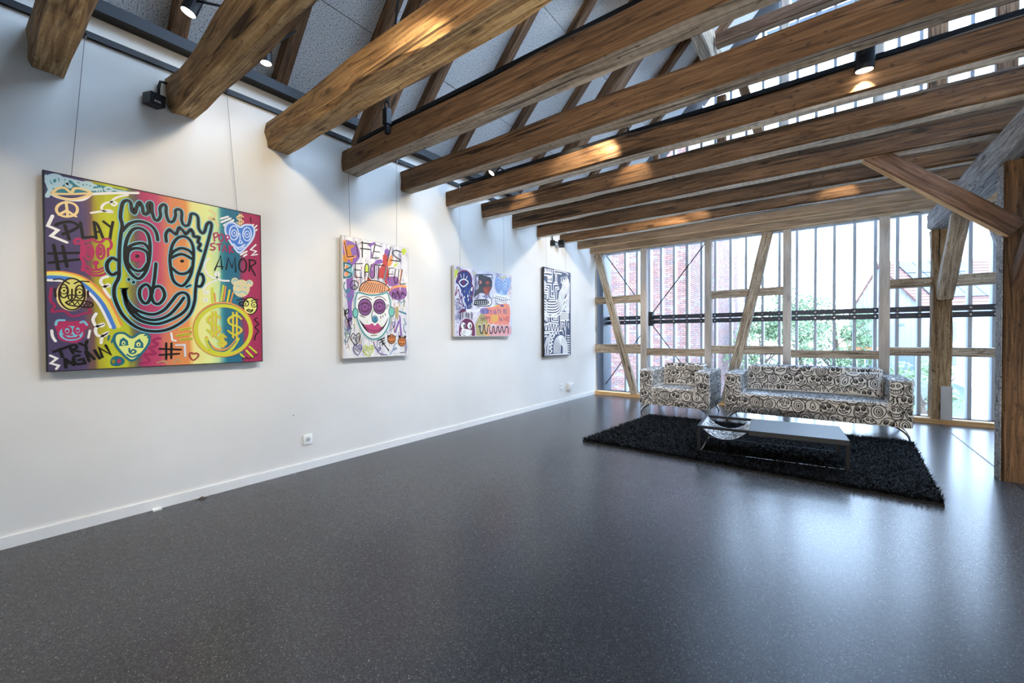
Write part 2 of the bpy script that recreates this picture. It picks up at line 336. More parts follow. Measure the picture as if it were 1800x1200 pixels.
prop(timber('purlin', (-1.43, 3.6, 5.62), (-1.43, 7.95, 5.62), .15, .5, RAIL, amp=.01, seed=63), 'pale worn purlin running toward the window gable under the roof', 'beam')
prop(timber('collar_beam', (-1.33, 7.0, 5.69), (4.0, 7.0, 5.69), .14, .18, BRACE, NEWW, amp=.006, seed=64), 'reddish brown collar beam high up in front of the bright gable glazing', 'beam')
# tie beam, column, braces
prop(timber('tie_beam', (1.27, 8.0, 2.755), (1.27, YB+.05, 2.755), .28, .23, GREYT, amp=.008, ch=.035, seed=65), 'grey weathered tie beam under the right ends of the ceiling beams', 'beam')
col = prop(timber('column', (1.345, 5.265, 0), (1.345, 5.265, 2.64), .32, .16, BRNT, up=(0, 1, 0), amp=.006, ch=.012, seed=66), 'thick brown timber column at the right edge of the photo', 'column')
MB().box(1.178, 1.183, 5.19, 5.338, .0, 2.62).build('weathered_side', GREYT, None).name = 'weathered_side'  # thin slab giving the column's left face a greyer wood
ws = bpy.data.objects['weathered_side']; ws.parent = col; ws.matrix_parent_inverse = col.matrix_world.inverted(); ws['label'] = 'grey weathered left face of the column'
prop(timber('slanted_brace', (1.25, 5.19, 2.07), (.33, 5.19, 2.93), .13, .15, BRACE, PINE, amp=.004, seed=67), 'brown slanted brace from the right column up to the eighth ceiling beam', 'brace')
prop(timber('slanted_brace', (1.31, 5.26, 1.60), (1.31, 4.22, 2.64), .17, .14, BRACE, amp=.004, seed=68), 'brown knee brace rising toward the camera from the right column', 'brace')
prop(timber('knee_brace', (1.30, 8.02, 1.72), (1.27, 6.95, 2.70), .16, .15, RAIL, amp=.008, seed=69), 'grey brown knee brace from the corner post up to the tie beam', 'brace')
prop(timber('window_brace', (1.70, 8.03, 2.88), (2.165, 8.03, 1.02), .12, .12, GREYT, up=(0, 1, 0), amp=.008, seed=70), 'pale diagonal brace of the window frame partly hidden by the right column', 'brace')

# ------------------------------------------------------------------ window wall timbers
def post(x0, x1, z0, z1, lb, mat=POSTW, y0=YW, y1=YW+.12, amp=.001, seed=0, nm='window_post'):
    return prop(timber(nm, ((x0+x1)/2, (y0+y1)/2, z0), ((x0+x1)/2, (y0+y1)/2, z1), x1-x0, y1-y0, mat, up=(0, 1, 0), amp=amp, ch=.004 if amp < .003 else .014, seed=seed), lb, 'post')
post(-2.862, -2.743, .065, 2.9, 'smooth taupe window post left of the armchair', seed=1)
post(-1.699, -1.590, .065, 2.9, 'smooth taupe window post behind the right arm of the armchair', seed=2)
post(-.530, -.419, .065, 2.9, 'smooth taupe window post behind the left half of the sofa back', seed=3)
post(.639, .754, .065, 2.9, 'smooth taupe window post behind the right end of the sofa', seed=4)
post(1.181, 1.372, .065, 2.64, 'thick old brown corner post with rough surface beside the grey board', OLDPOST, YW-.02, YW+.17, .012, 5, 'corner_post')
post(2.42, 2.54, .065, 2.9, 'smooth taupe window post hidden behind the right column', seed=6)
post(-3.885, -3.83, .0, 2.9, 'narrow weathered wooden edge post where the white wall meets the glazing', RAIL, 7.985, 8.1, .003, 7)
prop(MB().box(-3.826, 6.35, YW-.02, YW+.14, 0, .065).build('trim_1', PINE), kind='structure')
prop(timber('top_plate', (-3.826, YW+.07, 2.96), (6.3, YW+.07, 2.96), .14, .12, RAIL, amp=.003, ch=.006, seed=8), 'weathered top plate above the lower window posts', 'beam')
def rail(x0, x1, z0, z1, lb, s): prop(timber('window_rail', (x0, YW+.075, (z0+z1)/2), (x1, YW+.075, (z0+z1)/2), .11, z1-z0, RAIL, amp=.005, ch=.008, seed=s), lb, 'rail', 'old infill rails of the window wall')
rail(-3.83, -2.864, .862, 1.043, 'lower old window rail beside the white wall', 11); rail(-3.83, -2.864, 1.872, 2.02, 'upper old window rail beside the white wall', 12)
rail(-2.741, -1.701, .835, .972, 'old window rail above the armchair', 13)
rail(-1.588, -.532, .895, 1.036, 'lower old window rail between armchair and sofa', 14); rail(-1.588, -.532, 1.868, 1.996, 'upper old window rail between armchair and sofa', 15)
rail(-.417, .637, .855, .975, 'old window rail above the sofa back', 16)
rail(.756, 1.179, .918, 1.036, 'lower old window rail left of the thick corner post', 17); rail(.756, 1.179, 1.872, 2.0, 'upper old window rail left of the thick corner post', 18)
rail(1.374, 2.418, .915, 1.036, 'lower old window rail right of the thick corner post', 19); rail(1.374, 2.418, 1.86, 2.012, 'upper old window rail right of the thick corner post', 20)
prop(timber('diagonal_brace', (-2.985, YW+.03, .066), (-3.765, YW+.03, 2.90), .14, .12, RAIL, up=(0, 1, 0), amp=.009, ch=.014, seed=21), 'leaning old timber brace in the leftmost window bay', 'brace')
prop(timber('diagonal_brace', (-1.36, YW+.03, .066), (-.735, YW+.03, 2.90), .15, .12, RAIL, up=(0, 1, 0), amp=.009, ch=.014, seed=22), 'leaning old timber brace in the window bay left of the sofa', 'brace')
UP = [(-2.61, -2.51, 3.02, 4.75, 'upper gable post nearest the roof slope', RAFT), (-1.505, -1.36, 3.02, 5.37, 'brown upper gable post below the purlin', RAFT), (-.570, -.457, 3.02, 7.0, 'taupe upper gable post left of the hanging spotlight', POSTW), (.557, .674, 3.02, 7.6, 'taupe upper gable post right of the hanging spotlight', POSTW), (1.125, 1.31, 3.02, 8.4, 'broad brown upper gable post above the corner post', RAFT), (1.75, 1.93, 3.02, 7.6, 'brown upper gable post at the upper right corner', RAFT)]
for k, (a_, b_, z0, z1, lb, mt) in enumerate(UP): post(a_, b_, z0, z1, lb, mt, amp=.004, seed=30+k, nm='gable_post')
prop(timber('gable_brace', (-.70, YW+.06, 3.9), (-1.14, YW+.06, 5.55), .14, .11, RAFT, up=(0, 1, 0), amp=.005, seed=37), 'leaning brace of the upper gable right of the purlin post', 'brace')
prop(timber('gable_brace', (-2.12, YW+.06, 3.6), (-2.32, YW+.06, 4.45), .11, .1, RAFT, up=(0, 1, 0), amp=.005, seed=38), 'short leaning brace of the upper gable near the roof slope', 'brace')

# ------------------------------------------------------------------ glazed facade
win = empty('window_1', (XL, YG, 0), kind='structure')
MX = [-3.356, -3.10, -2.845, -2.609, -2.359, -2.11, -1.858, -1.618, -1.361, -1.115, -.86, -.611, -.366, -.113, .133, .385, .631, .88, 1.121, 1.375, 1.629, 1.856]
while MX[-1] < 6.1: MX.append(MX[-1]+.25)
for x in MX:
    wpar(MB().box(x-.02, x+.02, YG, YG+.15, .03, roofz(x)-.02).build('mullion', FIN), win)
ed = [-3.74]+MX+[6.38]
for a_, b_ in zip(ed, ed[1:]):
    z1 = min(roofz(a_), roofz(b_))-.02
    wpar(MB().box(a_+.008, b_-.008, YG+.09, YG+.096, .03, 2.98).build('pane', GLASS), win)
    if z1 > 3.1: wpar(MB().box(a_+.008, b_-.008, YG+.09, YG+.096, 3.0, z1).build('pane', GLASS), win)
wpar(MB().box(-3.88, 6.4, YG-.02, YG+.15, -.02, .03).build('bottom_frame', DSTEEL), win)
wpar(MB().box(-3.88, 6.4, YG+.02, YG+.12, 2.975, 3.005).build('transom', FIN), win)
wpar(MB().box(-3.90, -3.74, 8.2, YG+.16, 0, 3.5).build('jamb', DSTEEL), win)
bd = empty('steel_band', (XL, YG-.02, 1.45), 'dark double flat steel band bolted across all window mullions', 'steel band')
for z in (1.452, 1.546): wpar(MB().box(-3.74, 6.3, YG-.014, YG, z, z+.078).build('flat_bar', DSTEEL), bd)
bolt = MB(); bolt.tube([(0, 0, 0), (0, -.012, 0)], .013, 6)
b0 = None
for x in MX:
    for z in (1.49, 1.585):
        if b0 is None: b0 = bolt.build('bolt', CHROME); o = b0
        else: o = b0.copy(); C.objects.link(o)
        o.location = (x, YG-.014, z); wpar(o, bd)
YC = 8.33
for (p, q, lb) in (((-3.72, YC, 2.92), (-2.80, YC, 1.62), 'thin black bracing cable running up from the cross plate to the wall corner'), ((-3.80, YC, .10), (-2.80, YC, 1.47), 'thin black bracing cable running down from the cross plate to the bottom corner'), ((-2.77, YC, 1.63), (-1.76, YC, 2.93), 'thin black bracing cable running up right from the cross plate'), ((-2.77, YC, 1.46), (-1.76, YC, .10), 'thin black bracing cable running down right behind the armchair')):
    prop(MB().tube([p, q], .010, 6).build('bracing_cable', BLACK), lb, 'cable', 'cross bracing behind the window posts')
prop(MB().box(-2.83, -2.74, YC-.02, YG-.02, 1.41, 1.69).build('cross_plate', BLACK), 'black steel plate where the bracing cables meet beside the first post', 'plate')
prop(MB().box(-3.86, -3.76, YC-.03, YC+.05, .0, .14).build('anchor_block', BLACK), 'small black anchor block of the bracing cable at the bottom wall corner', 'anchor')
lou = empty('louvre_screen', (XC, YG+.4, 5.7), 'outdoor louvre screen high up on the gable glazing', 'louvre screen')
z = 6.15
while z < 8.6:
    wd = (ZR-z)/SL
    wpar(MB().box(max(XC-wd, -1.9), XC+wd, YG+.35, YG+.45, z, z+.012).build('louvre_slat', FIN), lou); z += .10
for x in (-1.05, -.1, .9, 1.9): wpar(MB().box(x, x+.05, YG+.45, YG+.5, 6.1, min(roofz(x), 8.6)).build('louvre_rail', FIN), lou)

# ------------------------------------------------------------------ black steel at the wall head
prop(MB().box(XL, XL+.10, YB, 8.0, 3.33, 3.345).box(XL, XL+.012, YB, 8.0, 3.345, 3.45).box(XL+.088, XL+.1, YB, 8.0, 3.345, 3.41).build('steel_channel', BLACK), 'long black steel channel along the top of the white wall', 'steel channel')
prop(MB().box(XL, XL+.02, YB, 7.9, 3.17, 3.215).box(XL+.02, XL+.028, YB, 7.9, 3.17, 3.185).build('picture_rail', BLACK), 'thin black picture rail that holds the hanging wires', 'picture rail')
def track(y, z, lb):
    o = empty('light_track', (XL+.3, y, z), lb, 'light track', 'black light tracks on the beams')
    wpar(MB().box(XL+.25, XR-.2, y-.018, y+.018, z, z+.034).build('track_profile', BLACK), o)
    return o
track(2.33, 3.086, 'black light track on the top edge of the fourth ceiling beam')
track(3.73, 3.067, 'black light track on the top edge of the sixth ceiling beam')
def spot(lens, aim, lb, r=.04, ln=.16, stem=None, e=1.0, ang=46, light=True, tint=(1, .82, .56)):
    lens = Vector(lens); d = (Vector(aim)-lens).normalized()
    o = empty('spotlight', lens, lb, 'spotlight', 'black cylindrical spotlights')
    bo = wpar(MB().tube([lens-d*ln, lens-d*(ln*.45)], r, 20).tube([lens-d*(ln*.44), lens], r, 20).build('body', BLACK, smooth=False), o)
    le = MB().tube([lens-d*.001, lens+d*.002], r*.9, 20).build('lens', LENS); le.parent = bo; le['label'] = 'glowing lamp lens'
    if stem: wpar(MB().tube([lens-d*(ln*.6), Vector(stem)], .008, 8).build('stem', BLACK), o)
    if light:
        ld = bpy.data.lights.new('spot_light', 'SPOT'); ld.energy = SPOT_W*e; ld.spot_size = radians(ang); ld.spot_blend = .55; ld.shadow_soft_size = .03; ld.color = tint
        lo_ = bpy.data.objects.new('spot_light', ld); C.objects.link(lo_); lo_.rotation_euler = (-d).to_track_quat('Z', 'Y').to_euler(); lo_.location = lens+d*.02; wpar(lo_, o)
    return o
spot((-3.34, .93, 3.36), (-3.55, .55, 2.2), 'black spotlight on a stem at the upper left, glowing face turned down', stem=(-2.98, 1.02, 3.28), r=.045, e=.10)
spot((-3.38, 1.42, 3.30), (-3.40, 1.43, 2.2), 'black spotlight half hidden behind the second ceiling beam', stem=(-3.45, 1.68, 3.72), e=.08)
spot((-2.98, 3.60, 3.05), (XL, 2.7, 1.5), 'small black spotlight at the left end of the track on the sixth beam', stem=(-2.85, 3.73, 3.07), e=.22, ang=76)
spot((-1.50, 3.55, 3.13), (XL, 3.8, .6), 'black spotlight on the sixth beam track partly behind the fifth beam', stem=(-1.44, 3.72, 3.10), e=.6, ang=112)
spot((.21, 3.66, 2.99), (.16, 3.80, 2.0), 'large black spotlight pointing straight down below the sixth beam track at the upper right', r=.052, ln=.2, stem=(.21, 3.73, 3.075), e=.5, ang=70)
spot((-1.47, 1.27, 3.09), (XL, 1.3, .5), 'black spotlight between the second and third ceiling beams, out of the frame', stem=(-1.47, 1.05, 3.11), e=.85, ang=118)
spot((-1.47, -1.56, 3.09), (XL, -1.5, .5), 'black spotlight between the beams behind the camera, on the left', stem=(-1.47, -1.8, 3.1), e=.8, ang=118)
spot((-1.47, 6.22, 3.10), (XL, 6.4, .7), 'black spotlight between the ninth and tenth ceiling beams, hidden from the camera', stem=(-1.47, 5.95, 3.10), e=.8, ang=118)
for k, (x, tx_, ty_, e_) in enumerate(((-1.6, -2.2, 7.5, .7), (-.4, -.8, 7.5, 1.2), (.6, .2, 7.2, 1.4), (2.2, 1.1, 6.5, 1.3), (3.6, 1.3, 6.0, 1.0))):
    spot((x, YB+.25, .8), (tx_, ty_, 1.9), 'black spotlight on the back wall behind the camera, %s from the left wall' % ('first', 'second', 'third', 'fourth', 'fifth')[k], stem=(x, YB, .8), e=FILL*e_*.42, ang=66, tint=(1, .95, .86))  # unseen fill lamps, added to light beams and furniture from behind the camera
for x, y, ty_, nm in ((-3.05, 4.14, 4.40, 'behind the sixth beam near the left wall, lighting the seventh beam'), (-1.58, 4.14, 4.40, 'behind the sixth beam in mid span, lighting the seventh beam'), (-1.46, 6.27, 6.55, 'behind the ninth beam in mid span, lighting the tenth beam'), (.20, 6.27, 6.55, 'behind the ninth beam further right, lighting the tenth beam'), (-1.99, 3.44, 3.70, 'behind the fifth beam, lighting the sixth beam')):
    spot((x, y, 3.17), (x-.06, ty_, 2.93), 'small black spotlight '+nm, r=.028, ln=.09, stem=(x, y-.27, 3.07), e=.085, ang=72)  # hidden stand-in lamps, added to make the warm pools on the beam sides
# ------------------------------------------------------------------ chain block
ch = empty('chain_hoist', (-3.42, 2.36, 3.14), 'black chain and block hanging by the fourth ceiling beam', 'chain')
CX, CY = -3.06, 2.27
wpar(MB().box(CX-.03, CX+.03, CY-.025, CY+.025, 3.08, 3.215).box(CX-.02, CX+.02, CY-.015, CY+.015, 3.0, 3.08).build('block', BLACK), ch)
lk = None
for k in range(4):
    mb = MB(); pts = [(.022*cos(a_*pi/6), 0, .042*sin(a_*pi/6)) for a_ in range(13)]; mb.tube(pts, .0075, 6, cap=False)
    o = mb.build('link', BLACK, smooth=True); o.location = (CX+.012*k, CY, 3.245+k*.064); o.rotation_euler = (0, 0, (k % 2)*pi/2+.4); wpar(o, ch)
wpar(MB().tube([(CX+.04, CY, 3.47), (-2.44, CY, 6.2)], .009, 8).build('rod', BLACK), ch)
# ------------------------------------------------------------------ speakers
s1 = empty('wall_speaker', (-3.78, .87, 2.9), 'small black wall speaker left of the second ceiling beam', 'speaker')
sb = rbox(-.055, .055, -.045, .045, -.04, .04, .004, 2); o = bmobj('cabinet', sb, BLACK, None, False); o.location = (-3.765, .842, 2.895); o.rotation_euler = (0, radians(8), radians(12)); wpar(o, s1)
wpar(MB().tube([(-3.80, .875, 2.935), (-3.795, .875, 3.01), (-3.79, .885, 3.055), (-3.79, .92, 3.06)], .009, 8).build('cable', BLACK, smooth=True), s1)
tx = bpy.data.curves.new('logo', 'FONT'); tx.body = 'BOSE'; tx.size = .016; tx.extrude = .0004; tx.align_x = 'CENTER'
to_ = bpy.data.objects.new('lettering', tx); C.objects.link(to_); bpy.context.view_layer.update(); tm = bpy.data.meshes.new_from_object(to_); bpy.data.objects.remove(to_); to = bpy.data.objects.new('logo', tm); C.objects.link(to); tm.materials.clear(); tm.materials.append(WHITEP); to.matrix_world = Matrix.Translation((-3.7085, .849, 2.865)) @ Matrix.Rotation(radians(12), 4, 'Z') @ Matrix.Rotation(radians(8), 4, 'Y') @ Matrix.Rotation(pi/2, 4, 'Z') @ Matrix.Rotation(pi/2, 4, 'X'); wpar(to, s1)
s2 = empty('projector_speaker', (-3.78, 6.4, 2.85), 'small black speaker on a bracket at the end of the tenth ceiling beam', 'speaker')
o = bmobj('cabinet', rbox(-.05, .05, -.06, .06, -.045, .045, .005, 2), BLACK, None, False); o.location = (-3.72, 6.42, 2.85); o.rotation_euler = (radians(-18), 0, radians(20)); wpar(o, s2)
wpar(MB().tube([(-3.82, 6.25, 3.1), (-3.80, 6.25, 2.88), (-3.74, 6.36, 2.86)], .012, 8).build('bracket', BLACK), s2)
wpar(MB().box(-3.828, -3.77, 6.22, 6.29, 2.80, 2.89).build('wall_mount', BLACK), s2)

ART = {
 'p1': [
('teal2',-1,1,0,8,1185,138,1193,266,1194,432,1192,204,1129,106,1094,10,1060),('pale',22,1,1,74,1172,71,1157,62,1142,50,1132,36,1128,24,1131,15,1141,12,1154,16,1169,24,1183,37,1193,51,1198,63,1195,72,1186),
('pale',10,1,1,55,1166,54,1159,50,1152,46,1148,40,1146,36,1148,33,1153,31,1160,33,1167,36,1173,41,1178,46,1180,51,1178,54,1173),('pale',16,0,1,96,1181,92,1150,105,1143,111,1155,97,1160),
('pale',16,0,1,119,1191,145,1168,200,1153,249,1172),('pale',14,1,1,209,1183,206,1174,198,1165,187,1158,174,1154,163,1155,156,1160,153,1167,156,1177,164,1186,175,1193,187,1196,198,1196,206,1191),
('pale',10,1,1,190,1180,189,1175,187,1172,183,1169,179,1168,176,1169,174,1171,173,1175,174,1179,176,1183,180,1185,184,1186,187,1186,189,1183),
('pale',14,1,1,300,1183,298,1177,293,1172,286,1168,279,1166,272,1166,267,1169,266,1174,268,1179,272,1184,279,1188,287,1191,293,1190,298,1187),('pale',12,0,1,308,1182,334,1181,369,1184),
('pale',20,0,1,10,1182,18,1126,25,1102,10,1060),('pale',8,0,0,227,1157,228,1147),('pale',8,0,0,239,1160,240,1151),('pale',8,0,0,251,1164,253,1154),('white',16,0,1,200,1124,291,1154,432,1194),
('pale',12,0,1,15,1179,77,1192,134,1190,225,1185),('white',14,0,1,28,1081,53,1066,117,1064,168,1082,204,1128),('cream',14,0,1,30,1084,54,1118,84,1131,112,1109,126,1138,157,1146,202,1131,160,1091,113,1068,64,1067,30,1084),
('cream',12,0,1,32,1082,114,1101,204,1131),('cream',13,1,1,138,1011,134,990,121,971,102,959,82,954,64,959,52,971,48,990,53,1010,65,1028,83,1041,103,1046,122,1042,134,1030),('cream',13,0,0,89,1048,96,957),
('cream',13,0,0,92,994,57,959),('cream',13,0,0,92,994,131,965),('white',15,0,0,32,948,11,882,52,864,24,823,90,795),
('white',12,0,1,378,1166,333,1142,303,1114,294,1089,307,1077,322,1096,307,1101,265,1081,248,1048,260,1028,298,1031,285,1040,239,1021,198,1003),('black',16,0,1,44,892,62,909,104,926,134,916,138,900,103,865,72,843),
('black',16,0,0,82,900,100,816),('black',15,0,0,150,933,160,838,212,853),('black',15,0,0,220,843,211,949),('black',15,0,1,211,949,229,930,251,854),('black',12,0,0,217,885,241,890),('black',15,0,0,255,961,292,929),
('black',15,0,0,301,968,292,914,284,843),('black',16,0,0,33,771,51,620),('black',16,0,0,71,770,88,644),('black',14,0,0,10,714,145,740),('black',14,0,0,11,658,146,699),
('mag',14,0,1,158,809,180,819,204,834,220,823,244,825,257,844,278,851,292,821,286,791,273,783),('mag',14,0,1,158,809,128,793,123,811,140,828,158,815),('mag',18,0,1,158,809,155,742,151,713,162,676,155,630),
('mag',13,1,1,204,752,202,731,196,714,189,703,181,702,174,710,169,726,168,747,170,768,175,785,182,796,190,797,198,789,202,773),
('mag',13,1,1,257,763,255,743,250,726,243,717,235,715,228,723,224,738,222,758,224,778,229,795,236,805,244,806,251,798,255,783),
('mag',10,1,1,195,754,194,744,192,736,190,731,187,730,184,734,183,742,182,752,183,762,185,770,187,775,190,775,193,771,194,763),
('mag',10,1,1,244,764,243,754,241,746,238,741,236,741,233,745,231,752,231,762,232,772,233,781,236,785,239,786,242,782,243,774),
('mag',-1,1,1,230,688,229,682,226,677,221,674,216,672,210,672,206,675,203,679,202,684,203,690,206,695,211,698,216,700,221,700,226,697,229,693),('mag',12,0,1,216,677,217,643),('mag',12,0,1,173,663,197,641,225,642,255,662),
('mag',12,0,1,275,789,274,726),('mag',14,0,1,156,652,185,611,225,604,258,620,271,650),('mag',9,0,1,177,633,217,620,254,642),('orange',18,0,1,5,598,73,606,149,587,216,529,277,442,330,286),
('yellow',24,0,1,5,589,69,595,145,573,207,514,264,424,319,274),('lime',18,0,1,5,579,69,584,144,559,199,502,251,411,302,274),('blue',26,0,1,5,568,61,571,125,560,183,509,247,411,295,268),
('white',14,0,1,4,552,61,554,113,542,175,497,230,410,280,268),('mag2',13,0,1,20,506,15,431,33,400,21,361,69,369,107,337,157,356,185,363,181,391),
('cream',-1,1,1,172,475,164,430,145,394,117,373,88,372,62,390,44,423,39,465,46,507,64,543,90,565,120,568,147,551,166,518),
('khaki',-1,1,1,164,479,159,442,145,410,125,388,103,380,80,386,62,405,50,435,46,470,51,505,64,536,83,558,105,568,128,563,147,544,160,515),
('blackr',9,1,1,164,480,158,436,141,400,118,380,93,379,71,397,56,429,51,471,57,513,73,549,95,570,121,572,143,556,159,523),('blackr',11,0,0,34,502,37,454),('blackr',11,0,0,177,500,177,464),
('blackr',8,1,1,90,493,88,475,83,461,75,452,67,451,60,459,55,473,54,490,56,508,61,523,68,531,76,532,83,525,88,511),
('blackr',8,1,1,159,493,157,475,152,460,144,451,136,451,128,458,123,472,122,490,124,509,129,523,137,532,145,533,152,526,158,511),
('blackr',6,1,1,88,496,86,487,81,479,75,474,68,474,62,477,58,484,56,493,58,502,62,510,69,514,76,515,82,512,86,505),
('blackr',6,1,1,156,490,154,481,150,473,143,469,136,468,129,472,125,479,123,488,125,497,130,505,136,509,143,510,150,506,154,499),
('blackr',-1,1,1,78,494,78,491,77,489,75,488,73,487,71,487,69,489,68,491,68,493,68,496,69,498,71,499,73,500,75,500,77,498,78,496),
('blackr',-1,1,1,146,489,145,487,144,485,142,483,140,482,138,483,136,484,135,486,135,489,135,491,137,493,138,495,140,496,142,495,144,494,145,492),('blackr',8,0,1,30,558,61,564,96,540),('blackr',8,0,1,184,560,144,559,117,542),
('blackr',8,0,0,107,506,106,459),('blackr',7,1,1,107,456,106,450,104,445,100,442,97,442,93,444,91,449,90,455,91,461,94,466,97,469,101,469,104,467,106,462),
('blackr',7,1,1,120,459,119,453,117,449,114,446,110,446,107,448,105,452,104,457,105,463,107,467,111,470,114,470,117,468,119,464),('blackr',9,0,1,79,421,97,433,135,439,190,428,198,409,182,396,134,400,96,406,79,421),
('blackr',7,0,0,91,411,108,431,117,407,131,433,140,403,152,431,158,401,170,427,176,399,186,425),('mag',-1,1,1,57,314,95,304,157,311,182,295,172,261,160,249,155,204,123,171,85,174,48,194,38,243,29,281,35,308),
('sky',-1,1,1,151,230,147,211,136,196,118,186,99,183,79,186,63,197,52,212,49,229,53,247,64,262,80,273,100,276,120,273,136,263,148,248),
('mag',12,1,1,98,246,97,236,92,228,86,223,79,223,72,228,68,236,67,246,68,256,73,264,79,268,86,268,93,264,97,256),
('mag',12,1,1,143,249,142,239,137,231,131,226,125,226,119,231,115,239,114,249,115,259,119,267,125,272,132,272,138,267,142,259),('mag',12,0,1,67,216,86,199,124,202,132,213),('sky',12,0,1,35,281,43,308,72,311),
('sky',12,0,1,141,297,156,305,170,283),('mag',-1,1,1,89,243,89,239,87,236,85,234,82,233,80,234,78,236,76,239,76,243,76,247,78,250,80,252,83,253,85,252,87,250,89,247),
('mag',-1,1,1,135,246,134,242,132,239,130,237,127,236,125,237,123,239,121,242,121,246,121,250,123,253,125,255,128,256,130,256,133,253,134,250),
('mag',-1,1,1,109,218,108,216,106,215,103,213,99,213,95,213,92,215,90,216,90,218,90,221,92,222,96,224,99,224,103,224,106,222,108,221),('white',13,0,1,18,248,21,211,33,181),('white',11,0,1,183,249,175,201),
('white',16,0,1,272,604,245,589,237,560,257,536,278,544,270,551,253,527,265,493,281,465),('white',16,0,1,213,358,198,318,212,278,241,279,245,293,220,278,208,250,219,215,252,215,263,233,240,212,233,166),
('black',15,0,0,23,116,91,150),('black',15,0,0,49,134,61,82),('black',14,0,0,107,102,91,147),('black',14,0,1,87,150,115,157,123,138,100,125),('black',14,0,0,100,125,138,112),('black',15,0,0,135,165,156,154),
('black',15,0,0,169,182,162,154,166,125),('black',16,0,0,74,16,71,71),('black',16,0,0,71,71,110,30),('black',12,0,0,76,40,102,50),('black',16,0,1,134,90,111,83,110,49,129,34,153,41),('black',15,0,0,128,60,149,67,159,36),
('black',16,0,0,177,51,162,114),('black',16,0,0,166,114,201,64),('black',12,0,0,169,80,189,88),('black',16,0,0,202,121,225,66),('black',15,0,0,238,74,224,135,278,90,254,152),('white',12,0,0,9,95,37,75,10,47,44,31,33,10),
('lime2',-1,1,1,384,201,426,231,467,224,475,170,440,102,382,44,327,106,297,173,305,224,345,231),('teal',14,1,1,384,201,426,231,467,224,475,170,440,102,382,44,327,106,297,173,305,224,345,231),
('teal',-1,1,0,319,144,324,186,342,203,364,179,366,149),('lime2',-1,1,1,351,164,350,159,348,154,345,151,341,150,338,151,334,154,332,159,332,165,333,170,335,175,338,178,342,179,345,178,348,175,350,170),
('teal',-1,1,1,346,162,345,159,344,157,343,155,341,155,340,155,338,157,337,159,337,162,337,164,338,167,340,168,342,169,343,168,345,167,346,164),('teal',-1,1,0,394,131,400,173,423,194,443,160,443,129),
('lime2',-1,1,1,429,154,428,148,426,143,422,140,417,139,413,140,409,144,407,149,406,154,407,160,410,165,413,168,418,169,422,168,426,165,428,160),
('teal',-1,1,1,422,151,422,148,421,146,419,144,417,144,416,145,414,146,413,149,413,151,413,154,414,156,416,158,418,158,419,158,421,156,422,154),('teal',10,0,1,370,128,372,101,389,92,403,106,390,119,378,107),
('teal',10,0,1,358,87,385,68,421,87),('teal',10,0,0,273,215,267,186),('teal',10,0,0,297,218,283,169),('teal',10,0,0,451,215,470,224),('teal',10,0,0,465,202,484,212),('teal',-1,1,1,275,41,284,69,310,80,340,61,344,31,317,12,283,17),
('mag',-1,1,1,328,44,327,38,325,33,321,30,318,29,314,31,311,34,309,39,308,45,309,50,311,55,314,58,318,59,322,58,325,54,327,49),
('olive',-1,1,1,299,42,299,37,296,32,293,29,290,28,286,29,283,33,281,38,281,43,281,49,283,53,287,56,290,57,294,56,297,53,299,48),('mag2',10,0,1,473,122,487,140),('mag2',14,0,1,420,21,476,36,449,80,487,85),
('sky2',31,1,1,346,954,338,1006,345,1078,355,1113,375,1128,391,1115,396,1064,410,1050,419,1078,427,1120,440,1132,451,1104,456,1062,473,1058,483,1084,477,1120,489,1143,502,1138,503,1089,514,1035,533,1029,549,1065,546,1114,562,1146,580,1140,581,1085,595,1035,619,1040,634,1084,634,1120,653,1135,671,1119,670,1057,685,1024,710,1034,722,1085,728,1116,748,1123,769,1102,773,1023,792,990,810,1004,825,1061,845,1081,856,1059,839,970,810,844,785,747,759,651,747,557,739,465,708,371,643,298,562,252,475,246,401,278,344,346,315,415,300,479,303,543,324,604,327,686,330,793,338,888),
('sky2',31,1,1,358,720,359,809,374,883,401,938,438,953,475,926,488,855,484,756,466,668,433,610,406,613,375,657),('sky2',31,1,1,598,735,602,811,616,877,647,927,684,943,720,921,738,859,734,753,717,660,679,588,647,581,612,622),
('sky2',31,1,1,347,535,359,465,394,405,448,371,505,364,559,397,600,456,636,512,673,530,701,508,702,443,671,385,603,332,523,297,447,310,393,353,358,429),('sky2',31,0,1,319,715,293,728,269,690,271,644,292,617,318,636),
('sky2',31,0,1,764,671,788,678,799,635,781,587,754,587),('sky2',31,0,1,346,916,384,974,439,1001,494,985,523,942,531,887),
('sky2',31,0,1,579,886,577,940,597,977,617,960,637,951,653,1002,674,988,694,962,722,1002,737,983,742,954,775,955,767,916,782,903,769,870,785,853),('sky2',31,0,1,519,724,510,624,495,511),
('sky2',31,1,1,462,570,432,537,429,482,449,441,473,448,488,498,484,547),('sky2',31,1,1,532,564,500,543,492,486,506,444,535,442,563,492,556,541),('sky2',31,0,1,356,749,377,812,418,845,460,850,487,806),
('sky2',31,0,1,367,704,377,788,427,814,473,791,477,718),('sky2',31,0,1,367,715,397,666,443,665,480,731),('sky2',31,0,1,597,785,625,828,667,854,714,842,740,807),('sky2',31,0,1,604,774,666,811,729,785),
('sky2',31,0,1,600,710,649,667,701,681,734,734),('sky2',31,0,1,376,418,429,346,504,324,583,359,640,433,675,493),('sky2',31,0,1,689,572,716,588),('sky2',31,0,1,369,400,411,360),
('orange3',-1,1,1,702,765,700,751,692,739,681,731,668,726,655,727,645,733,638,743,635,755,638,768,645,780,656,789,669,794,682,793,693,787,700,777),
('mag',-1,1,1,457,762,453,747,445,733,433,723,419,718,405,719,393,726,386,737,383,751,386,766,394,780,406,790,420,795,434,794,446,788,454,777),
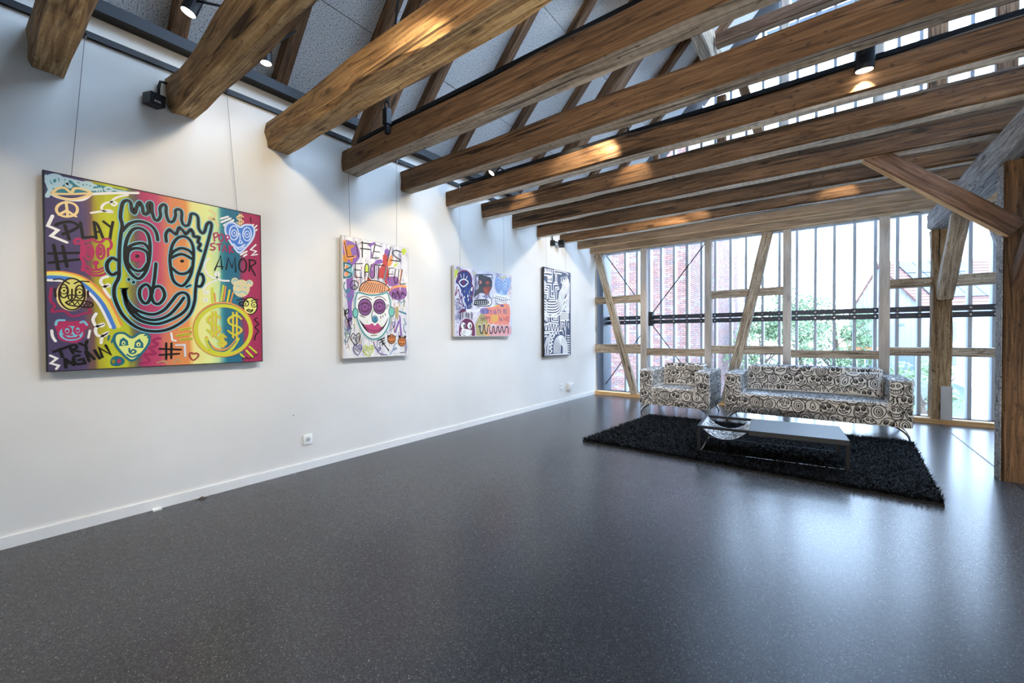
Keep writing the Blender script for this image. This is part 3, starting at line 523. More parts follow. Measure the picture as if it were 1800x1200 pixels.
('black',19,1,1,346,954,338,1006,345,1078,355,1113,375,1128,391,1115,396,1064,410,1050,419,1078,427,1120,440,1132,451,1104,456,1062,473,1058,483,1084,477,1120,489,1143,502,1138,503,1089,514,1035,533,1029,549,1065,546,1114,562,1146,580,1140,581,1085,595,1035,619,1040,634,1084,634,1120,653,1135,671,1119,670,1057,685,1024,710,1034,722,1085,728,1116,748,1123,769,1102,773,1023,792,990,810,1004,825,1061,845,1081,856,1059,839,970,810,844,785,747,759,651,747,557,739,465,708,371,643,298,562,252,475,246,401,278,344,346,315,415,300,479,303,543,324,604,327,686,330,793,338,888),
('black',19,1,1,358,720,359,809,374,883,401,938,438,953,475,926,488,855,484,756,466,668,433,610,406,613,375,657),('black',19,1,1,598,735,602,811,616,877,647,927,684,943,720,921,738,859,734,753,717,660,679,588,647,581,612,622),
('black',19,1,1,347,535,359,465,394,405,448,371,505,364,559,397,600,456,636,512,673,530,701,508,702,443,671,385,603,332,523,297,447,310,393,353,358,429),('black',19,0,1,319,715,293,728,269,690,271,644,292,617,318,636),
('black',19,0,1,764,671,788,678,799,635,781,587,754,587),('black',19,0,1,346,916,384,974,439,1001,494,985,523,942,531,887),
('black',19,0,1,579,886,577,940,597,977,617,960,637,951,653,1002,674,988,694,962,722,1002,737,983,742,954,775,955,767,916,782,903,769,870,785,853),('black',19,0,1,519,724,510,624,495,511),
('black',19,1,1,462,570,432,537,429,482,449,441,473,448,488,498,484,547),('black',19,1,1,532,564,500,543,492,486,506,444,535,442,563,492,556,541),('black',19,0,1,356,749,377,812,418,845,460,850,487,806),
('black',19,0,1,367,704,377,788,427,814,473,791,477,718),('black',19,0,1,367,715,397,666,443,665,480,731),('black',19,0,1,597,785,625,828,667,854,714,842,740,807),('black',19,0,1,604,774,666,811,729,785),
('black',19,0,1,600,710,649,667,701,681,734,734),('black',19,0,1,376,418,429,346,504,324,583,359,640,433,675,493),('black',12,0,1,689,572,716,588),('black',12,0,1,369,400,411,360),
('black',-1,1,1,431,761,430,756,427,752,424,750,419,748,415,748,412,750,409,753,409,757,410,762,412,765,416,768,420,770,424,770,427,768,430,765),
('black',-1,1,1,681,762,680,757,677,753,673,750,668,748,664,749,660,750,657,754,656,758,657,763,660,767,664,770,669,772,673,771,678,769,680,766),
('sky2',-1,1,1,387,596,386,590,383,584,379,580,374,578,369,579,364,582,362,587,361,594,362,600,365,606,369,610,374,612,379,611,384,608,387,603),
('black',-1,1,1,382,596,381,592,380,588,377,585,374,584,371,585,368,587,367,590,366,594,367,598,368,602,371,605,374,606,377,605,380,603,382,600),
('sky2',-1,1,1,412,580,410,573,407,567,403,563,398,561,393,562,388,565,385,571,384,577,386,583,389,589,393,593,398,595,403,594,408,591,411,586),
('black',-1,1,1,406,579,405,575,404,571,401,569,398,567,395,568,392,570,390,573,390,577,391,582,392,585,395,588,398,589,401,589,404,586,406,583),
('cream',12,0,1,840,1171,868,1161,882,1141,867,1107,839,1104,845,1119,873,1111,890,1088,899,1056),('white',14,0,1,917,1124,968,1153),('white',14,0,1,920,1098,986,1143),('white',14,0,1,937,1077,1005,1133),
('blue',-1,1,1,1051,1087,1086,1112,1138,1119,1157,1079,1143,1012,1097,939,1045,880,1002,923,960,992,946,1051,962,1096,1004,1112),
('pale2',14,1,1,1051,1087,1086,1112,1138,1119,1157,1079,1143,1012,1097,939,1045,880,1002,923,960,992,946,1051,962,1096,1004,1112),
('pale2',9,1,1,1038,1038,1034,1013,1025,992,1013,979,999,976,987,985,978,1003,976,1026,979,1051,988,1072,1000,1085,1014,1088,1026,1080,1035,1062),
('pale2',9,1,1,1132,1046,1129,1022,1120,1001,1107,988,1094,986,1081,994,1073,1011,1070,1034,1074,1058,1082,1078,1095,1091,1109,1094,1121,1086,1130,1069),
('pale2',8,1,1,1026,1034,1024,1022,1019,1013,1012,1006,1004,1005,997,1009,993,1016,991,1027,993,1038,998,1048,1005,1054,1012,1056,1019,1052,1024,1044),
('pale2',8,1,1,1119,1042,1117,1030,1112,1020,1105,1014,1097,1012,1090,1016,1085,1024,1083,1035,1085,1046,1090,1056,1097,1063,1106,1064,1113,1061,1118,1053),
('white',-1,1,1,1014,1032,1014,1029,1013,1026,1011,1025,1009,1024,1008,1024,1006,1025,1005,1027,1005,1030,1005,1032,1006,1035,1008,1037,1010,1038,1012,1038,1013,1036,1014,1034),
('white',-1,1,1,1106,1039,1106,1036,1105,1034,1103,1032,1101,1031,1099,1031,1097,1033,1096,1035,1096,1037,1096,1040,1098,1043,1099,1045,1101,1045,1103,1045,1105,1044,1106,1042),
('pale2',9,0,1,1047,1036,1050,987,1040,957,1065,962,1059,978),('pale2',10,0,1,1002,944,1036,918,1084,954),('pale2',9,0,1,1014,928,1045,905,1077,935),
('cream',9,0,1,1076,1174,1057,1183,1031,1164,1036,1147,1065,1144,1075,1133,1051,1112,1028,1122),('cream',7.2,0,0,1046,1191,1045,1101),('cream',7.2,0,0,1060,1194,1058,1104),('white',10,0,0,1138,1119,1151,1129),
('white',10,0,0,1161,1106,1175,1127),('white',10,0,0,1167,1081,1177,1094),('white',11,0,0,1166,965,1126,918,1168,911,1132,872,1175,886),('white',12,0,0,1051,864,1099,900),('white',12,0,0,1073,856,1096,874),
('mag',10,0,0,874,942,869,995),('mag',10,0,1,866,998,892,1010,895,987,874,969),('mag',10,1,1,933,980,931,968,927,958,921,951,914,950,909,954,905,963,903,975,905,987,909,997,915,1004,922,1005,928,1001,932,992),
('mag',10,0,0,954,949,951,997),('mag',10,0,1,948,1000,972,1001,972,980,954,970),('mag',10,0,1,876,926,853,918,850,901,876,892,864,873,844,873),('mag',10,0,0,885,920,923,930),('mag',10,0,0,904,924,905,876),
('mag',10,0,0,926,872,941,923,953,876),('mag',10,0,0,974,869,971,921),('mag',10,0,1,971,921,996,918,980,898,1001,874),('black',11,0,0,871,718,913,836,921,731),('black',9,0,0,889,750,930,752),
('black',11,0,0,948,734,964,826,990,753,1013,840,1015,721),('black',11,1,1,1093,784,1090,760,1082,741,1071,729,1059,728,1049,737,1041,754,1039,777,1042,800,1050,820,1060,832,1072,834,1083,825,1090,807),
('black',11,0,0,1113,740,1118,834),('black',11,0,1,1111,833,1151,832,1160,811,1120,777),('black',11,0,0,1124,777,1159,709),('white',13,0,1,835,804,812,771,808,723,827,679),('black',8,0,1,1126,1181,1132,1147),
('white',13,0,1,808,710,833,672,873,656,899,687,888,706,876,684,908,646,968,646),('white',12,0,1,881,638,838,616,806,582,797,555,826,551,820,530,800,535),
('white',10,1,1,821,486,820,480,816,476,811,473,806,472,801,475,798,479,797,485,798,491,801,495,806,498,812,499,817,497,820,492),
('cream2',-1,1,1,1115,599,1110,571,1096,547,1076,530,1053,523,1030,527,1011,541,998,562,994,589,999,616,1012,640,1032,657,1055,665,1078,662,1097,649,1111,627),
('cream2',-1,1,1,1034,649,1032,637,1026,627,1017,620,1007,617,997,618,989,624,983,633,982,644,984,655,989,665,998,672,1008,676,1018,675,1026,669,1032,660),
('cream2',-1,1,1,1140,641,1137,630,1131,619,1122,612,1112,608,1101,610,1093,616,1087,625,1085,636,1087,648,1093,658,1102,666,1113,669,1123,668,1132,662,1138,653),('sky',8,0,1,995,641,1008,660,1023,651),
('sky',8,0,1,1096,641,1112,657,1125,640),('sky',8,0,1,1006,569,1034,557,1060,570,1092,554),('sky',6,0,1,1019,609,1041,607),('sky',6,0,1,1070,606,1089,601),
('khaki2',-1,1,1,1168,462,1164,435,1152,412,1135,396,1115,390,1096,395,1080,409,1069,430,1066,456,1070,482,1081,505,1098,521,1117,527,1137,524,1153,510,1164,488),
('black',9,1,1,1169,458,1163,428,1148,403,1127,389,1104,388,1083,400,1069,423,1065,452,1070,482,1085,507,1105,521,1129,523,1150,511,1164,488),('black',8,0,1,1021,496,1065,509,1104,490),('black',8,0,1,1180,510,1143,507,1123,492),
('black',7,1,1,1105,473,1103,465,1097,458,1088,454,1079,454,1071,457,1065,463,1064,470,1066,478,1071,485,1080,489,1089,489,1097,486,1103,480),
('black',7,1,1,1166,469,1164,460,1158,452,1150,448,1141,448,1133,451,1128,458,1126,467,1128,475,1134,483,1142,487,1151,488,1159,484,1164,478),
('black',-1,1,1,1089,470,1088,468,1087,465,1085,464,1083,463,1080,464,1079,465,1077,467,1077,469,1077,472,1079,474,1081,476,1083,476,1085,476,1087,475,1088,473),
('black',-1,1,1,1152,467,1151,464,1150,462,1148,460,1146,460,1144,460,1142,461,1140,463,1140,466,1140,468,1142,471,1144,472,1146,473,1148,472,1150,471,1151,469),
('black',9,0,1,1090,418,1106,426,1116,419,1135,424,1119,405,1090,418),('black',10,0,1,1065,484,1040,479,1042,458,1061,459),('black',9,0,1,1168,359,1148,344,1177,308,1150,282,1176,249,1156,220,1145,176),
('orange',12,1,1,1130,262,1122,205,1099,152,1064,107,1020,74,970,55,918,50,867,59,821,81,782,115,753,158,736,207,730,259,737,311,756,360,786,403,825,438,872,461,923,471,975,467,1025,448,1068,416,1102,372,1123,319),
('teal3',10,1,1,1122,259,1114,205,1092,155,1059,112,1016,81,967,62,916,57,867,66,822,87,785,120,757,160,740,207,735,256,741,306,760,352,789,394,827,426,872,448,922,458,972,454,1021,436,1063,405,1095,363,1116,314),
('yell2',26,1,1,1116,256,1109,204,1088,156,1055,116,1014,85,968,68,919,63,871,71,828,92,792,122,765,161,749,206,744,254,750,301,768,346,796,385,833,417,876,438,924,447,973,443,1019,426,1059,396,1090,356,1110,308),
('orange',18,0,1,810,200,843,132,900,100,961,116,1017,185),('yell2',22,0,1,812,190,837,119,906,72,973,101,1026,188),('teal3',7,0,1,820,173,854,108,912,89,967,115,1010,171),
('orange',14,0,1,904,347,871,376,825,345,834,307,884,287,903,257,860,223,819,256),('orange',11.2,0,0,852,397,850,202),('orange',11.2,0,0,875,398,873,201),
('yell2',13,0,1,899,350,867,379,821,348,829,310,880,290,898,260,855,226,815,259),('yell2',10.4,0,0,848,399,845,204),('yell2',10.4,0,0,871,400,868,204),
('orange',14,0,1,1053,345,1016,375,964,342,973,303,1031,282,1052,251,1004,216,957,251),('orange',11.2,0,0,994,396,992,194),('orange',11.2,0,0,1021,397,1018,194),
('yell2',13,0,1,1048,347,1011,377,959,345,969,306,1026,285,1047,254,999,219,952,253),('yell2',10.4,0,0,990,398,987,197),('yell2',10.4,0,0,1016,399,1013,196),
('orange',14,0,1,942,197,922,213,892,198,897,177,930,166,942,150,915,132,888,151),('orange',11.2,0,0,909,224,908,121),('orange',11.2,0,0,924,224,923,121),
('yell2',13,0,1,938,200,917,216,887,200,893,180,925,169,937,153,910,135,884,154),('yell2',10.4,0,0,905,227,903,124),('yell2',10.4,0,0,919,227,918,124),('yell2',14,0,1,854,577,853,468),('orange',10,0,1,867,540,873,476),
('yell2',14,0,1,928,604,912,485),('orange',10,0,1,943,598,929,490),('yell2',14,0,1,970,573,953,478),('orange',10,0,1,994,557,974,472),('yell2',16,0,1,651,256,714,270),('olive',6,0,1,651,256,714,270),
('yell2',16,0,1,632,214,711,227),('olive',6,0,1,632,214,711,227),('yell2',16,0,1,652,185,721,191),('olive',6,0,1,652,185,721,191),('yell2',15,0,1,1040,64,1062,38),('yell2',15,0,1,1082,91,1130,35),('yell2',15,0,1,1105,123,1157,70),
('white',12,0,0,597,233,603,182,624,176),('mag2',10,0,0,711,240,711,240),('black',13,0,0,568,161,566,44),('black',13,0,0,598,160,595,49),('black',12,0,0,528,121,654,111),('black',12,0,0,528,77,643,82),
('mag2',14,0,1,536,193,517,196,495,177,521,155,497,134),('mag2',14,0,1,487,116,508,90,487,85),('brick',10,1,1,730,76,744,82,760,68,746,45,724,30,706,54,704,80,717,86),('tan',9,0,1,515,22,549,32,574,15),
('tan',9,0,1,611,13,630,44,650,24),('ghost',14,0,0,623,144,675,146,677,61),('black',5,0,1,1056,42,1059,24,1075,27,1088,37,1091,22,1107,25,1117,35,1130,24,1140,38),('black',4,0,1,1130,42,1167,52),
 ],
 'p2': [
('violet',-1,1,1,0,1145,49,1162,110,1153,173,1106,185,1016,133,940,107,902,104,617,48,613,32,780,3,933,-7,1043),('ochre',-1,1,1,-8,1015,35,1016,48,1103,116,1125,119,1103,85,1080,108,982,95,946,59,975,34,926,-3,949,-17,986),
('orange4',-1,1,1,6,1146,36,1145,53,1019,141,1026,134,1003,40,983),('violet',-1,1,1,279,1153,361,1197,367,1174,319,1142,332,1061,311,1011,312,1129),('violet',-1,1,1,487,1134,531,1153,552,1101,515,1040,486,1060),
('redp',-1,1,1,465,1075,508,1088,529,993,519,770,455,825,405,832,413,917,456,977),('redp',-1,1,1,275,817,329,811,329,794,274,788),('violet',-1,1,1,372,1002,436,1029,464,1002,421,978,365,971),
('orange4',-1,1,1,529,1036,574,1098,589,1050,573,992,528,962),('limep',-1,1,1,712,1176,752,1195,776,1173,743,1117,720,1133),('limep',-1,1,1,603,990,657,1022,625,974),('mauve',-1,1,1,512,843,647,864,661,783,555,749,526,771),
('mauve',-1,1,1,303,927,358,982,385,937,370,816,315,816),('mauve',-1,1,1,533,697,615,742,747,766,771,742,770,665,675,608,569,632),('orange4',26,0,1,533,703,600,746,700,768,763,767),
('tealp',-1,1,1,-6,938,77,932,114,891,106,822,69,790,-5,782,14,857),('orange4',-1,1,1,21,913,58,907,51,884,21,868),('orange4',-1,1,1,20,846,63,840,44,809,17,801),('limep',-1,1,1,243,931,283,954,282,889,242,872),
('redp',8.6,0,1,149,835,148,800),('white',5.3,0,1,424,734,421,679),('white',6.0,0,1,319,750,321,729),('white',7.7,0,1,86,697,87,684),('redp',7.9,0,1,549,863,551,839),('white',7.6,0,1,415,729,418,700),
('violet',8.4,0,1,585,921,582,903),('white',7.9,0,1,132,688,134,660),('mauve',6.9,0,1,612,876,612,824),('redp',9.0,0,1,485,732,486,713),('mauve',6.8,0,1,633,731,635,710),('redp',4.6,0,1,610,876,610,836),
('white',6.1,0,1,331,927,328,902),('white',7.0,0,1,556,759,558,730),('redp',6.5,0,1,410,862,413,837),('white',8.7,0,1,36,803,38,781),('redp',5.6,0,1,166,786,169,739),('mauve',5.9,0,1,251,876,253,836),
('mauve',5.4,0,1,52,679,52,639),('redp',6.6,0,1,701,938,701,925),('white',5.9,0,1,278,837,279,819),('redp',7.4,0,1,449,946,447,903),('white',8.8,0,1,535,1071,531,1043),('mauve',5.6,0,1,444,958,443,932),
('redp',7.9,0,1,244,827,241,782),('violet',5.6,0,1,731,847,728,798),('white',7.2,0,1,151,958,148,922),('violet',6.2,0,1,711,849,714,829),('mauve',6.3,0,1,220,806,218,789),('mauve',4.9,0,1,367,986,365,940),
('redp',6.9,0,1,453,774,452,739),('white',5.5,0,1,626,919,627,905),('white',8.7,0,1,279,971,280,919),('violet',4.2,0,1,291,707,290,664),('mauve',5.7,0,1,539,724,537,708),('violet',4.2,0,1,413,958,415,917),
('white',6.9,0,1,688,762,684,716),('white',6.6,0,1,103,913,102,864),('redp',8.9,0,1,431,940,431,894),('white',6.7,0,1,27,930,28,912),('violet',8.1,0,1,575,742,571,702),('redp',5.2,0,1,639,1076,639,1041),
('white',8.3,0,1,19,894,21,881),('white',8.3,0,1,18,840,15,809),('redp',5.9,0,1,206,921,205,897),('white',4.6,0,1,166,683,166,643),('violet',4.2,0,1,254,1010,254,971),('white',7.1,0,1,375,827,374,799),
('white',8.8,0,1,339,800,339,787),('mauve',4.4,0,1,136,927,135,899),('redp',8.8,0,1,650,743,650,692),('mauve',8.0,0,1,66,776,67,735),('mauve',7.6,0,1,394,1022,394,1000),('mauve',4.5,0,1,259,853,261,834),
('white',4.1,0,1,-2,718,-4,688),('redp',8.0,0,1,499,970,495,924),('white',6.8,0,1,351,796,348,761),('violet',8.1,0,1,380,744,378,724),('white',5.3,0,1,157,811,157,761),('white',6.5,0,1,385,709,388,680),
('violet',-1,1,1,37,668,118,675,89,518,94,389,65,278,39,278,48,486),('tan',-1,1,1,618,527,659,522,649,392,616,432),('white',5.9,0,1,535,585,535,503),('ghost',3.2,0,1,321,308,321,232),('white',5.7,0,1,490,136,487,75),
('violet',6.7,0,1,112,335,113,258),('tan',5.2,0,1,559,295,558,175),('limep',4.7,0,1,654,507,653,452),('ghost',4.4,0,1,230,479,230,388),('grey',2.6,0,1,116,338,119,295),('grey',4.6,0,1,702,231,699,170),
('black',6.3,0,1,507,292,505,237),('grey',6.5,0,1,157,548,154,445),('grey',3.0,0,1,195,424,192,317),('violet',2.5,0,1,-1,402,-3,334),('white',5.8,0,1,326,545,325,497),('grey',5.5,0,1,196,177,193,73),
('violet',5.6,0,1,673,631,671,552),('limep',3.0,0,1,463,294,465,228),('ochre',4.8,0,1,386,374,383,311),('ghost',3.3,0,1,515,254,517,161),('ghost',6.6,0,1,56,154,56,69),('ghost',4.6,0,1,275,493,274,441),
('grey',4.9,0,1,20,266,20,203),('ghost',2.7,0,1,161,444,160,388),('violet',6.8,0,1,552,476,550,370),('grey',3.2,0,1,21,379,21,293),('grey',3.3,0,1,382,161,380,89),('ghost',5.2,0,1,527,212,524,140),
('white',3.3,0,1,108,366,109,301),('ochre',6.5,0,1,177,200,179,133),('ochre',6.9,0,1,375,342,376,279),('white',3.4,0,1,628,404,628,354),('ghost',4.9,0,1,542,544,541,488),('grey',6.7,0,1,361,642,363,595),
('ghost',3.1,0,1,172,298,172,214),('black',4.8,0,1,10,450,9,412),('violet',5.6,0,1,215,475,212,372),('grey',5.8,0,1,411,151,409,48),('tan',5.6,0,1,688,185,685,117),('black',5.7,0,1,566,445,565,367),('black',5.4,0,1,18,196,16,125),
('ghost',4.5,0,1,542,448,538,387),('violet',5.2,0,1,619,425,616,383),('ghost',6.3,0,1,117,231,117,182),('grey',3.3,0,1,-11,334,-14,289),('grey',6.3,0,1,90,385,89,324),('black',4.3,0,1,-5,267,-6,229),
('grey',4.3,0,1,722,562,719,493),('white',2.7,0,1,51,164,52,107),('limep',4.7,0,1,567,413,567,370),('violet',2.9,0,1,209,118,208,7),('grey',5.6,0,1,410,665,407,586),('grey',6.6,0,1,323,556,320,442),
('violet',6.7,0,1,315,220,312,158),('grey',6.8,0,1,416,140,413,68),('grey',5.6,0,1,340,361,342,308),('grey',4.1,0,1,525,259,522,154),('ochre',4.1,0,1,288,415,289,338),('tan',6.8,0,1,535,156,531,102),
('grey',5.9,0,1,534,208,535,160),('grey',6.5,0,1,137,199,138,128),('violet',7.0,0,1,658,260,654,203),('violet',5.1,0,1,563,155,560,108),('grey',6.9,0,1,454,535,456,484),('limep',6.9,0,1,740,626,737,538),
('white',3.9,0,1,272,232,273,134),('grey',6.2,0,1,309,319,306,278),('limep',2.9,0,1,723,574,722,514),('ochre',5.9,0,1,601,327,603,259),('grey',3.8,0,1,416,419,418,345),('grey',4.6,0,1,246,591,247,547),
('grey',6.7,0,1,219,392,219,326),('grey',3.5,0,1,566,641,564,520),('grey',3.6,0,1,211,420,209,326),('white',4.6,0,1,119,529,119,428),('white',6.8,0,1,237,550,235,453),('grey',3.8,0,1,261,115,263,62),
('limep',4.8,0,1,38,263,35,192),('ochre',4.4,0,1,111,534,109,442),('grey',4.5,0,1,534,513,536,437),('limep',6.9,0,1,117,387,118,285),('limep',6.7,0,1,241,567,239,452),('limep',3.8,0,1,126,140,124,36),
('black',6.7,0,1,584,510,584,468),('grey',3.2,0,1,439,586,435,530),('violet',6.9,0,1,552,412,548,357),('violet',6.3,0,1,-16,412,-17,316),('ochre',4.4,0,1,298,515,296,473),('ghost',6.6,0,1,280,316,281,258),
('tan',4.8,0,1,66,244,67,167),('grey',4.7,0,1,172,558,168,459),('white',4.8,0,1,304,374,302,287),('ghost',7.0,0,1,183,610,182,541),('limep',4.5,0,1,223,408,225,358),('tan',4.7,0,1,196,371,193,298),
('violet',5.1,0,1,403,514,403,437),('limep',3.0,0,1,169,270,169,205),('ochre',3.4,0,1,344,169,346,116),('violet',2.7,0,1,244,207,242,166),('grey',3.8,0,1,196,324,194,267),('black',6.8,0,1,736,645,736,546),
('grey',5.3,0,1,52,310,54,273),('grey',4.4,0,1,169,136,171,64),('ghost',3.6,0,1,177,350,179,302),('ochre',5.5,0,1,669,583,670,531),('ghost',3.9,0,1,10,244,10,198),('ghost',4.9,0,1,75,367,74,322),('limep',3.0,0,1,248,120,245,60),
('white',2.8,0,1,244,147,241,38),('black',2.8,0,1,744,114,743,-2),('ochre',2.6,0,1,43,198,41,106),('ochre',4.9,0,1,561,353,559,301),('white',3.8,0,1,302,449,302,353),('ghost',3.9,0,1,183,191,184,143),
('white',6.4,0,1,419,636,416,595),('white',5.6,0,1,634,224,633,121),('ochre',4.0,0,1,37,357,37,305),('violet',5.2,0,1,301,351,301,253),('violet',3.8,0,1,514,480,516,418),('violet',5.8,0,1,59,378,57,310),
('violet',4.9,0,1,163,578,164,467),('white',2.7,0,1,357,419,356,338),('black',6.3,0,1,423,505,421,389),('grey',4.7,0,1,236,538,232,444),('grey',3.9,0,1,251,352,250,283),('grey',5.1,0,1,237,302,235,247),
('ghost',6.5,0,1,236,322,234,251),('violet',4.9,0,1,114,629,114,530),('ochre',4.0,0,1,606,156,606,73),('ghost',6.5,0,1,688,557,686,500),('grey',4.4,0,1,596,337,597,265),('ochre',3.7,0,1,324,120,323,41),
('limep',4.5,0,1,282,315,279,201),('ochre',6.4,0,1,489,626,490,560),('tan',5.3,0,1,620,496,617,401),('black',6.5,0,1,446,176,443,105),('grey',6.6,0,1,34,305,33,251),('ochre',6.2,0,1,604,578,605,505),
('grey',3.5,0,1,217,407,217,343),('violet',5.3,0,1,403,343,401,243),('grey',3.4,0,1,669,187,665,110),('black',3.3,0,1,196,546,192,474),('black',3.9,0,1,687,395,688,327),('grey',3.6,0,1,144,180,142,126),
('grey',5.6,0,1,175,464,173,418),('white',3.3,0,1,128,411,127,358),('black',3.3,0,1,587,471,588,399),('limep',4.5,0,1,365,333,361,233),('white',3.3,0,1,628,400,627,325),('grey',6.9,0,1,332,447,329,331),
('tan',4.0,0,1,324,562,324,478),('white',-1,1,1,51,330,49,327,46,327,44,330,46,333,49,333),('white',-1,1,1,633,399,632,396,629,396,628,399,629,402,632,402),('grey',-1,1,1,444,271,442,268,437,268,435,271,437,274,442,274),
('white',-1,1,1,187,92,185,88,181,88,180,92,181,96,185,96),('white',-1,1,1,610,183,608,180,602,180,599,183,602,186,608,186),('white',-1,1,1,382,174,380,171,376,171,374,175,376,178,380,178),
('grey',-1,1,1,151,221,149,217,144,217,142,221,144,224,149,224),('grey',-1,1,1,208,575,206,572,203,572,201,575,203,578,206,578),('grey',-1,1,1,309,78,307,76,303,76,301,78,303,80,307,80),
('black',-1,1,1,14,359,13,355,10,355,9,358,10,362,13,362),('black',-1,1,1,60,315,57,311,53,311,51,315,53,319,57,319),('black',-1,1,1,351,424,349,421,346,421,344,424,346,428,349,428),
('black',-1,1,1,141,506,138,503,134,503,131,506,134,509,138,509),('grey',-1,1,1,289,513,287,510,285,510,283,513,285,516,287,516),('black',-1,1,1,348,559,347,556,344,556,342,558,344,561,347,561),
('black',-1,1,1,223,456,222,452,219,452,218,456,219,459,222,459),('white',-1,1,1,541,552,539,550,536,550,534,552,536,554,539,554),('black',-1,1,1,608,615,606,612,601,612,599,614,601,617,606,617),
('white',-1,1,1,347,441,345,438,340,438,338,441,340,444,345,444),('white',-1,1,1,487,408,485,405,482,404,480,408,482,411,485,411),('black',-1,1,1,405,433,404,430,401,430,400,432,401,435,404,435),
('black',-1,1,1,-24,162,-26,158,-29,158,-30,162,-29,166,-26,166),('white',-1,1,1,618,198,617,194,613,194,612,198,614,202,617,202),('white',-1,1,1,383,36,382,34,379,34,377,37,379,39,382,39),
('white',-1,1,1,735,188,733,186,729,186,727,188,729,191,733,191),('grey',-1,1,1,59,453,57,451,53,451,51,453,53,455,57,456),('grey',-1,1,1,39,617,38,615,35,615,34,617,35,618,38,619),
('white',-1,1,1,32,165,30,162,26,162,24,165,26,168,30,168),('black',-1,1,1,469,397,466,395,462,395,460,397,462,398,466,399),('black',-1,1,1,171,220,170,217,168,217,167,220,168,222,170,222),
('white',-1,1,1,515,124,514,120,511,120,510,124,511,128,514,128),('white',-1,1,1,252,148,250,145,245,145,242,148,245,152,250,152),('black',-1,1,1,440,397,437,394,433,394,430,397,433,400,438,400),
('black',-1,1,1,138,405,136,401,133,401,131,405,133,409,136,409),('black',-1,1,1,54,241,53,239,50,239,48,241,50,243,53,243),('black',-1,1,1,-4,449,-5,446,-8,446,-10,449,-8,452,-5,452),
('white',-1,1,1,445,20,443,16,439,16,437,20,439,24,443,24),('white',-1,1,1,357,405,354,402,350,402,347,404,350,407,354,407),('white',-1,1,1,302,333,300,330,295,330,293,333,295,336,300,336),
('black',-1,1,1,435,399,434,396,430,395,429,399,431,402,434,402),('white',-1,1,1,133,333,132,330,129,330,128,333,129,336,132,336),('white',-1,1,1,323,525,322,523,320,523,319,524,320,526,322,526),
('grey',-1,1,1,439,662,436,657,431,657,429,661,431,665,436,666),('white',-1,1,1,9,235,7,232,3,232,1,235,3,238,7,238),('white',-1,1,1,561,146,558,144,554,144,552,146,554,148,558,148),
('grey',-1,1,1,725,694,724,692,720,692,719,693,720,696,724,696),('grey',-1,1,1,534,337,532,333,528,333,526,337,528,340,532,340),('grey',-1,1,1,33,236,31,233,27,233,25,236,27,239,31,239),
('white',-1,1,1,337,448,335,445,330,445,328,447,330,450,335,450),('white',-1,1,1,506,316,504,313,500,313,498,315,500,318,504,318),('white',-1,1,1,702,490,699,488,694,487,692,490,694,493,699,493),
('white',-1,1,1,318,518,317,516,315,516,313,518,315,521,317,521),('black',-1,1,1,323,408,321,404,317,404,315,407,317,411,321,411),('black',-1,1,1,464,11,462,8,457,9,455,11,457,13,462,13),
('black',-1,1,1,107,610,105,607,100,607,98,610,100,613,105,613),('grey',-1,1,1,286,406,284,403,281,403,280,406,281,409,284,409),('white',-1,1,1,2,199,1,195,-2,195,-4,199,-2,202,1,202),
('black',-1,1,1,171,535,169,531,164,531,162,535,164,538,169,539),('black',-1,1,1,-1,402,-3,399,-6,399,-8,402,-6,405,-3,405),('grey',-1,1,1,321,352,319,350,316,350,314,352,316,354,319,354),
('grey',-1,1,1,256,255,255,253,252,253,251,255,252,257,255,257),('grey',-1,1,1,387,229,386,225,383,225,382,229,384,233,386,233),('black',-1,1,1,258,344,257,341,254,341,253,344,254,347,257,347),
('black',-1,1,1,710,512,708,509,702,509,699,512,702,515,708,515),('grey',-1,1,1,79,532,78,530,74,530,73,532,74,535,78,535),('white',-1,1,1,291,65,289,62,285,62,284,65,286,68,289,68),
('black',-1,1,1,220,317,218,314,213,314,211,317,213,319,218,319),('black',-1,1,1,34,99,31,95,27,95,25,99,27,103,32,103),('black',-1,1,1,210,193,209,190,206,190,204,193,206,195,209,195),
('grey',-1,1,1,127,322,125,320,121,320,119,322,121,324,125,324),('black',-1,1,1,451,138,448,134,443,134,441,138,443,142,448,141),('white',-1,1,1,600,665,598,662,595,662,593,665,595,667,599,668),
('black',-1,1,1,224,540,222,537,217,537,215,540,217,543,222,543),('black',-1,1,1,58,395,56,393,53,392,51,395,53,398,56,398),('grey',-1,1,1,396,130,394,126,392,126,390,130,392,135,395,135),
('black',-1,1,1,195,242,193,238,190,238,188,242,190,246,193,246),('grey',-1,1,1,507,151,505,147,502,148,501,151,502,155,505,155),('black',-1,1,1,427,617,425,614,420,613,417,616,420,619,425,619),
('black',-1,1,1,96,461,94,457,90,457,88,460,90,464,94,464),('grey',-1,1,1,20,97,19,94,16,94,15,97,16,100,19,100),('black',-1,1,1,563,403,561,401,557,401,555,403,557,405,561,405),
('white',-1,1,1,91,123,90,120,87,120,86,124,87,127,90,127),('white',-1,1,1,114,375,113,372,110,372,108,375,110,377,113,378),('white',-1,1,1,-16,318,-17,315,-21,315,-22,318,-21,321,-17,321),
('white',-1,1,1,-13,617,-14,613,-17,612,-18,617,-17,621,-14,621),('black',-1,1,1,54,112,51,108,48,108,46,112,48,117,52,116),('black',-1,1,1,200,442,198,438,193,438,191,442,193,446,198,446),
('black',-1,1,1,644,17,641,14,635,15,632,17,635,19,641,19),('white',-1,1,1,450,355,448,351,443,351,441,355,443,359,448,359),('grey',-1,1,1,752,234,750,232,745,232,743,234,745,236,750,236),
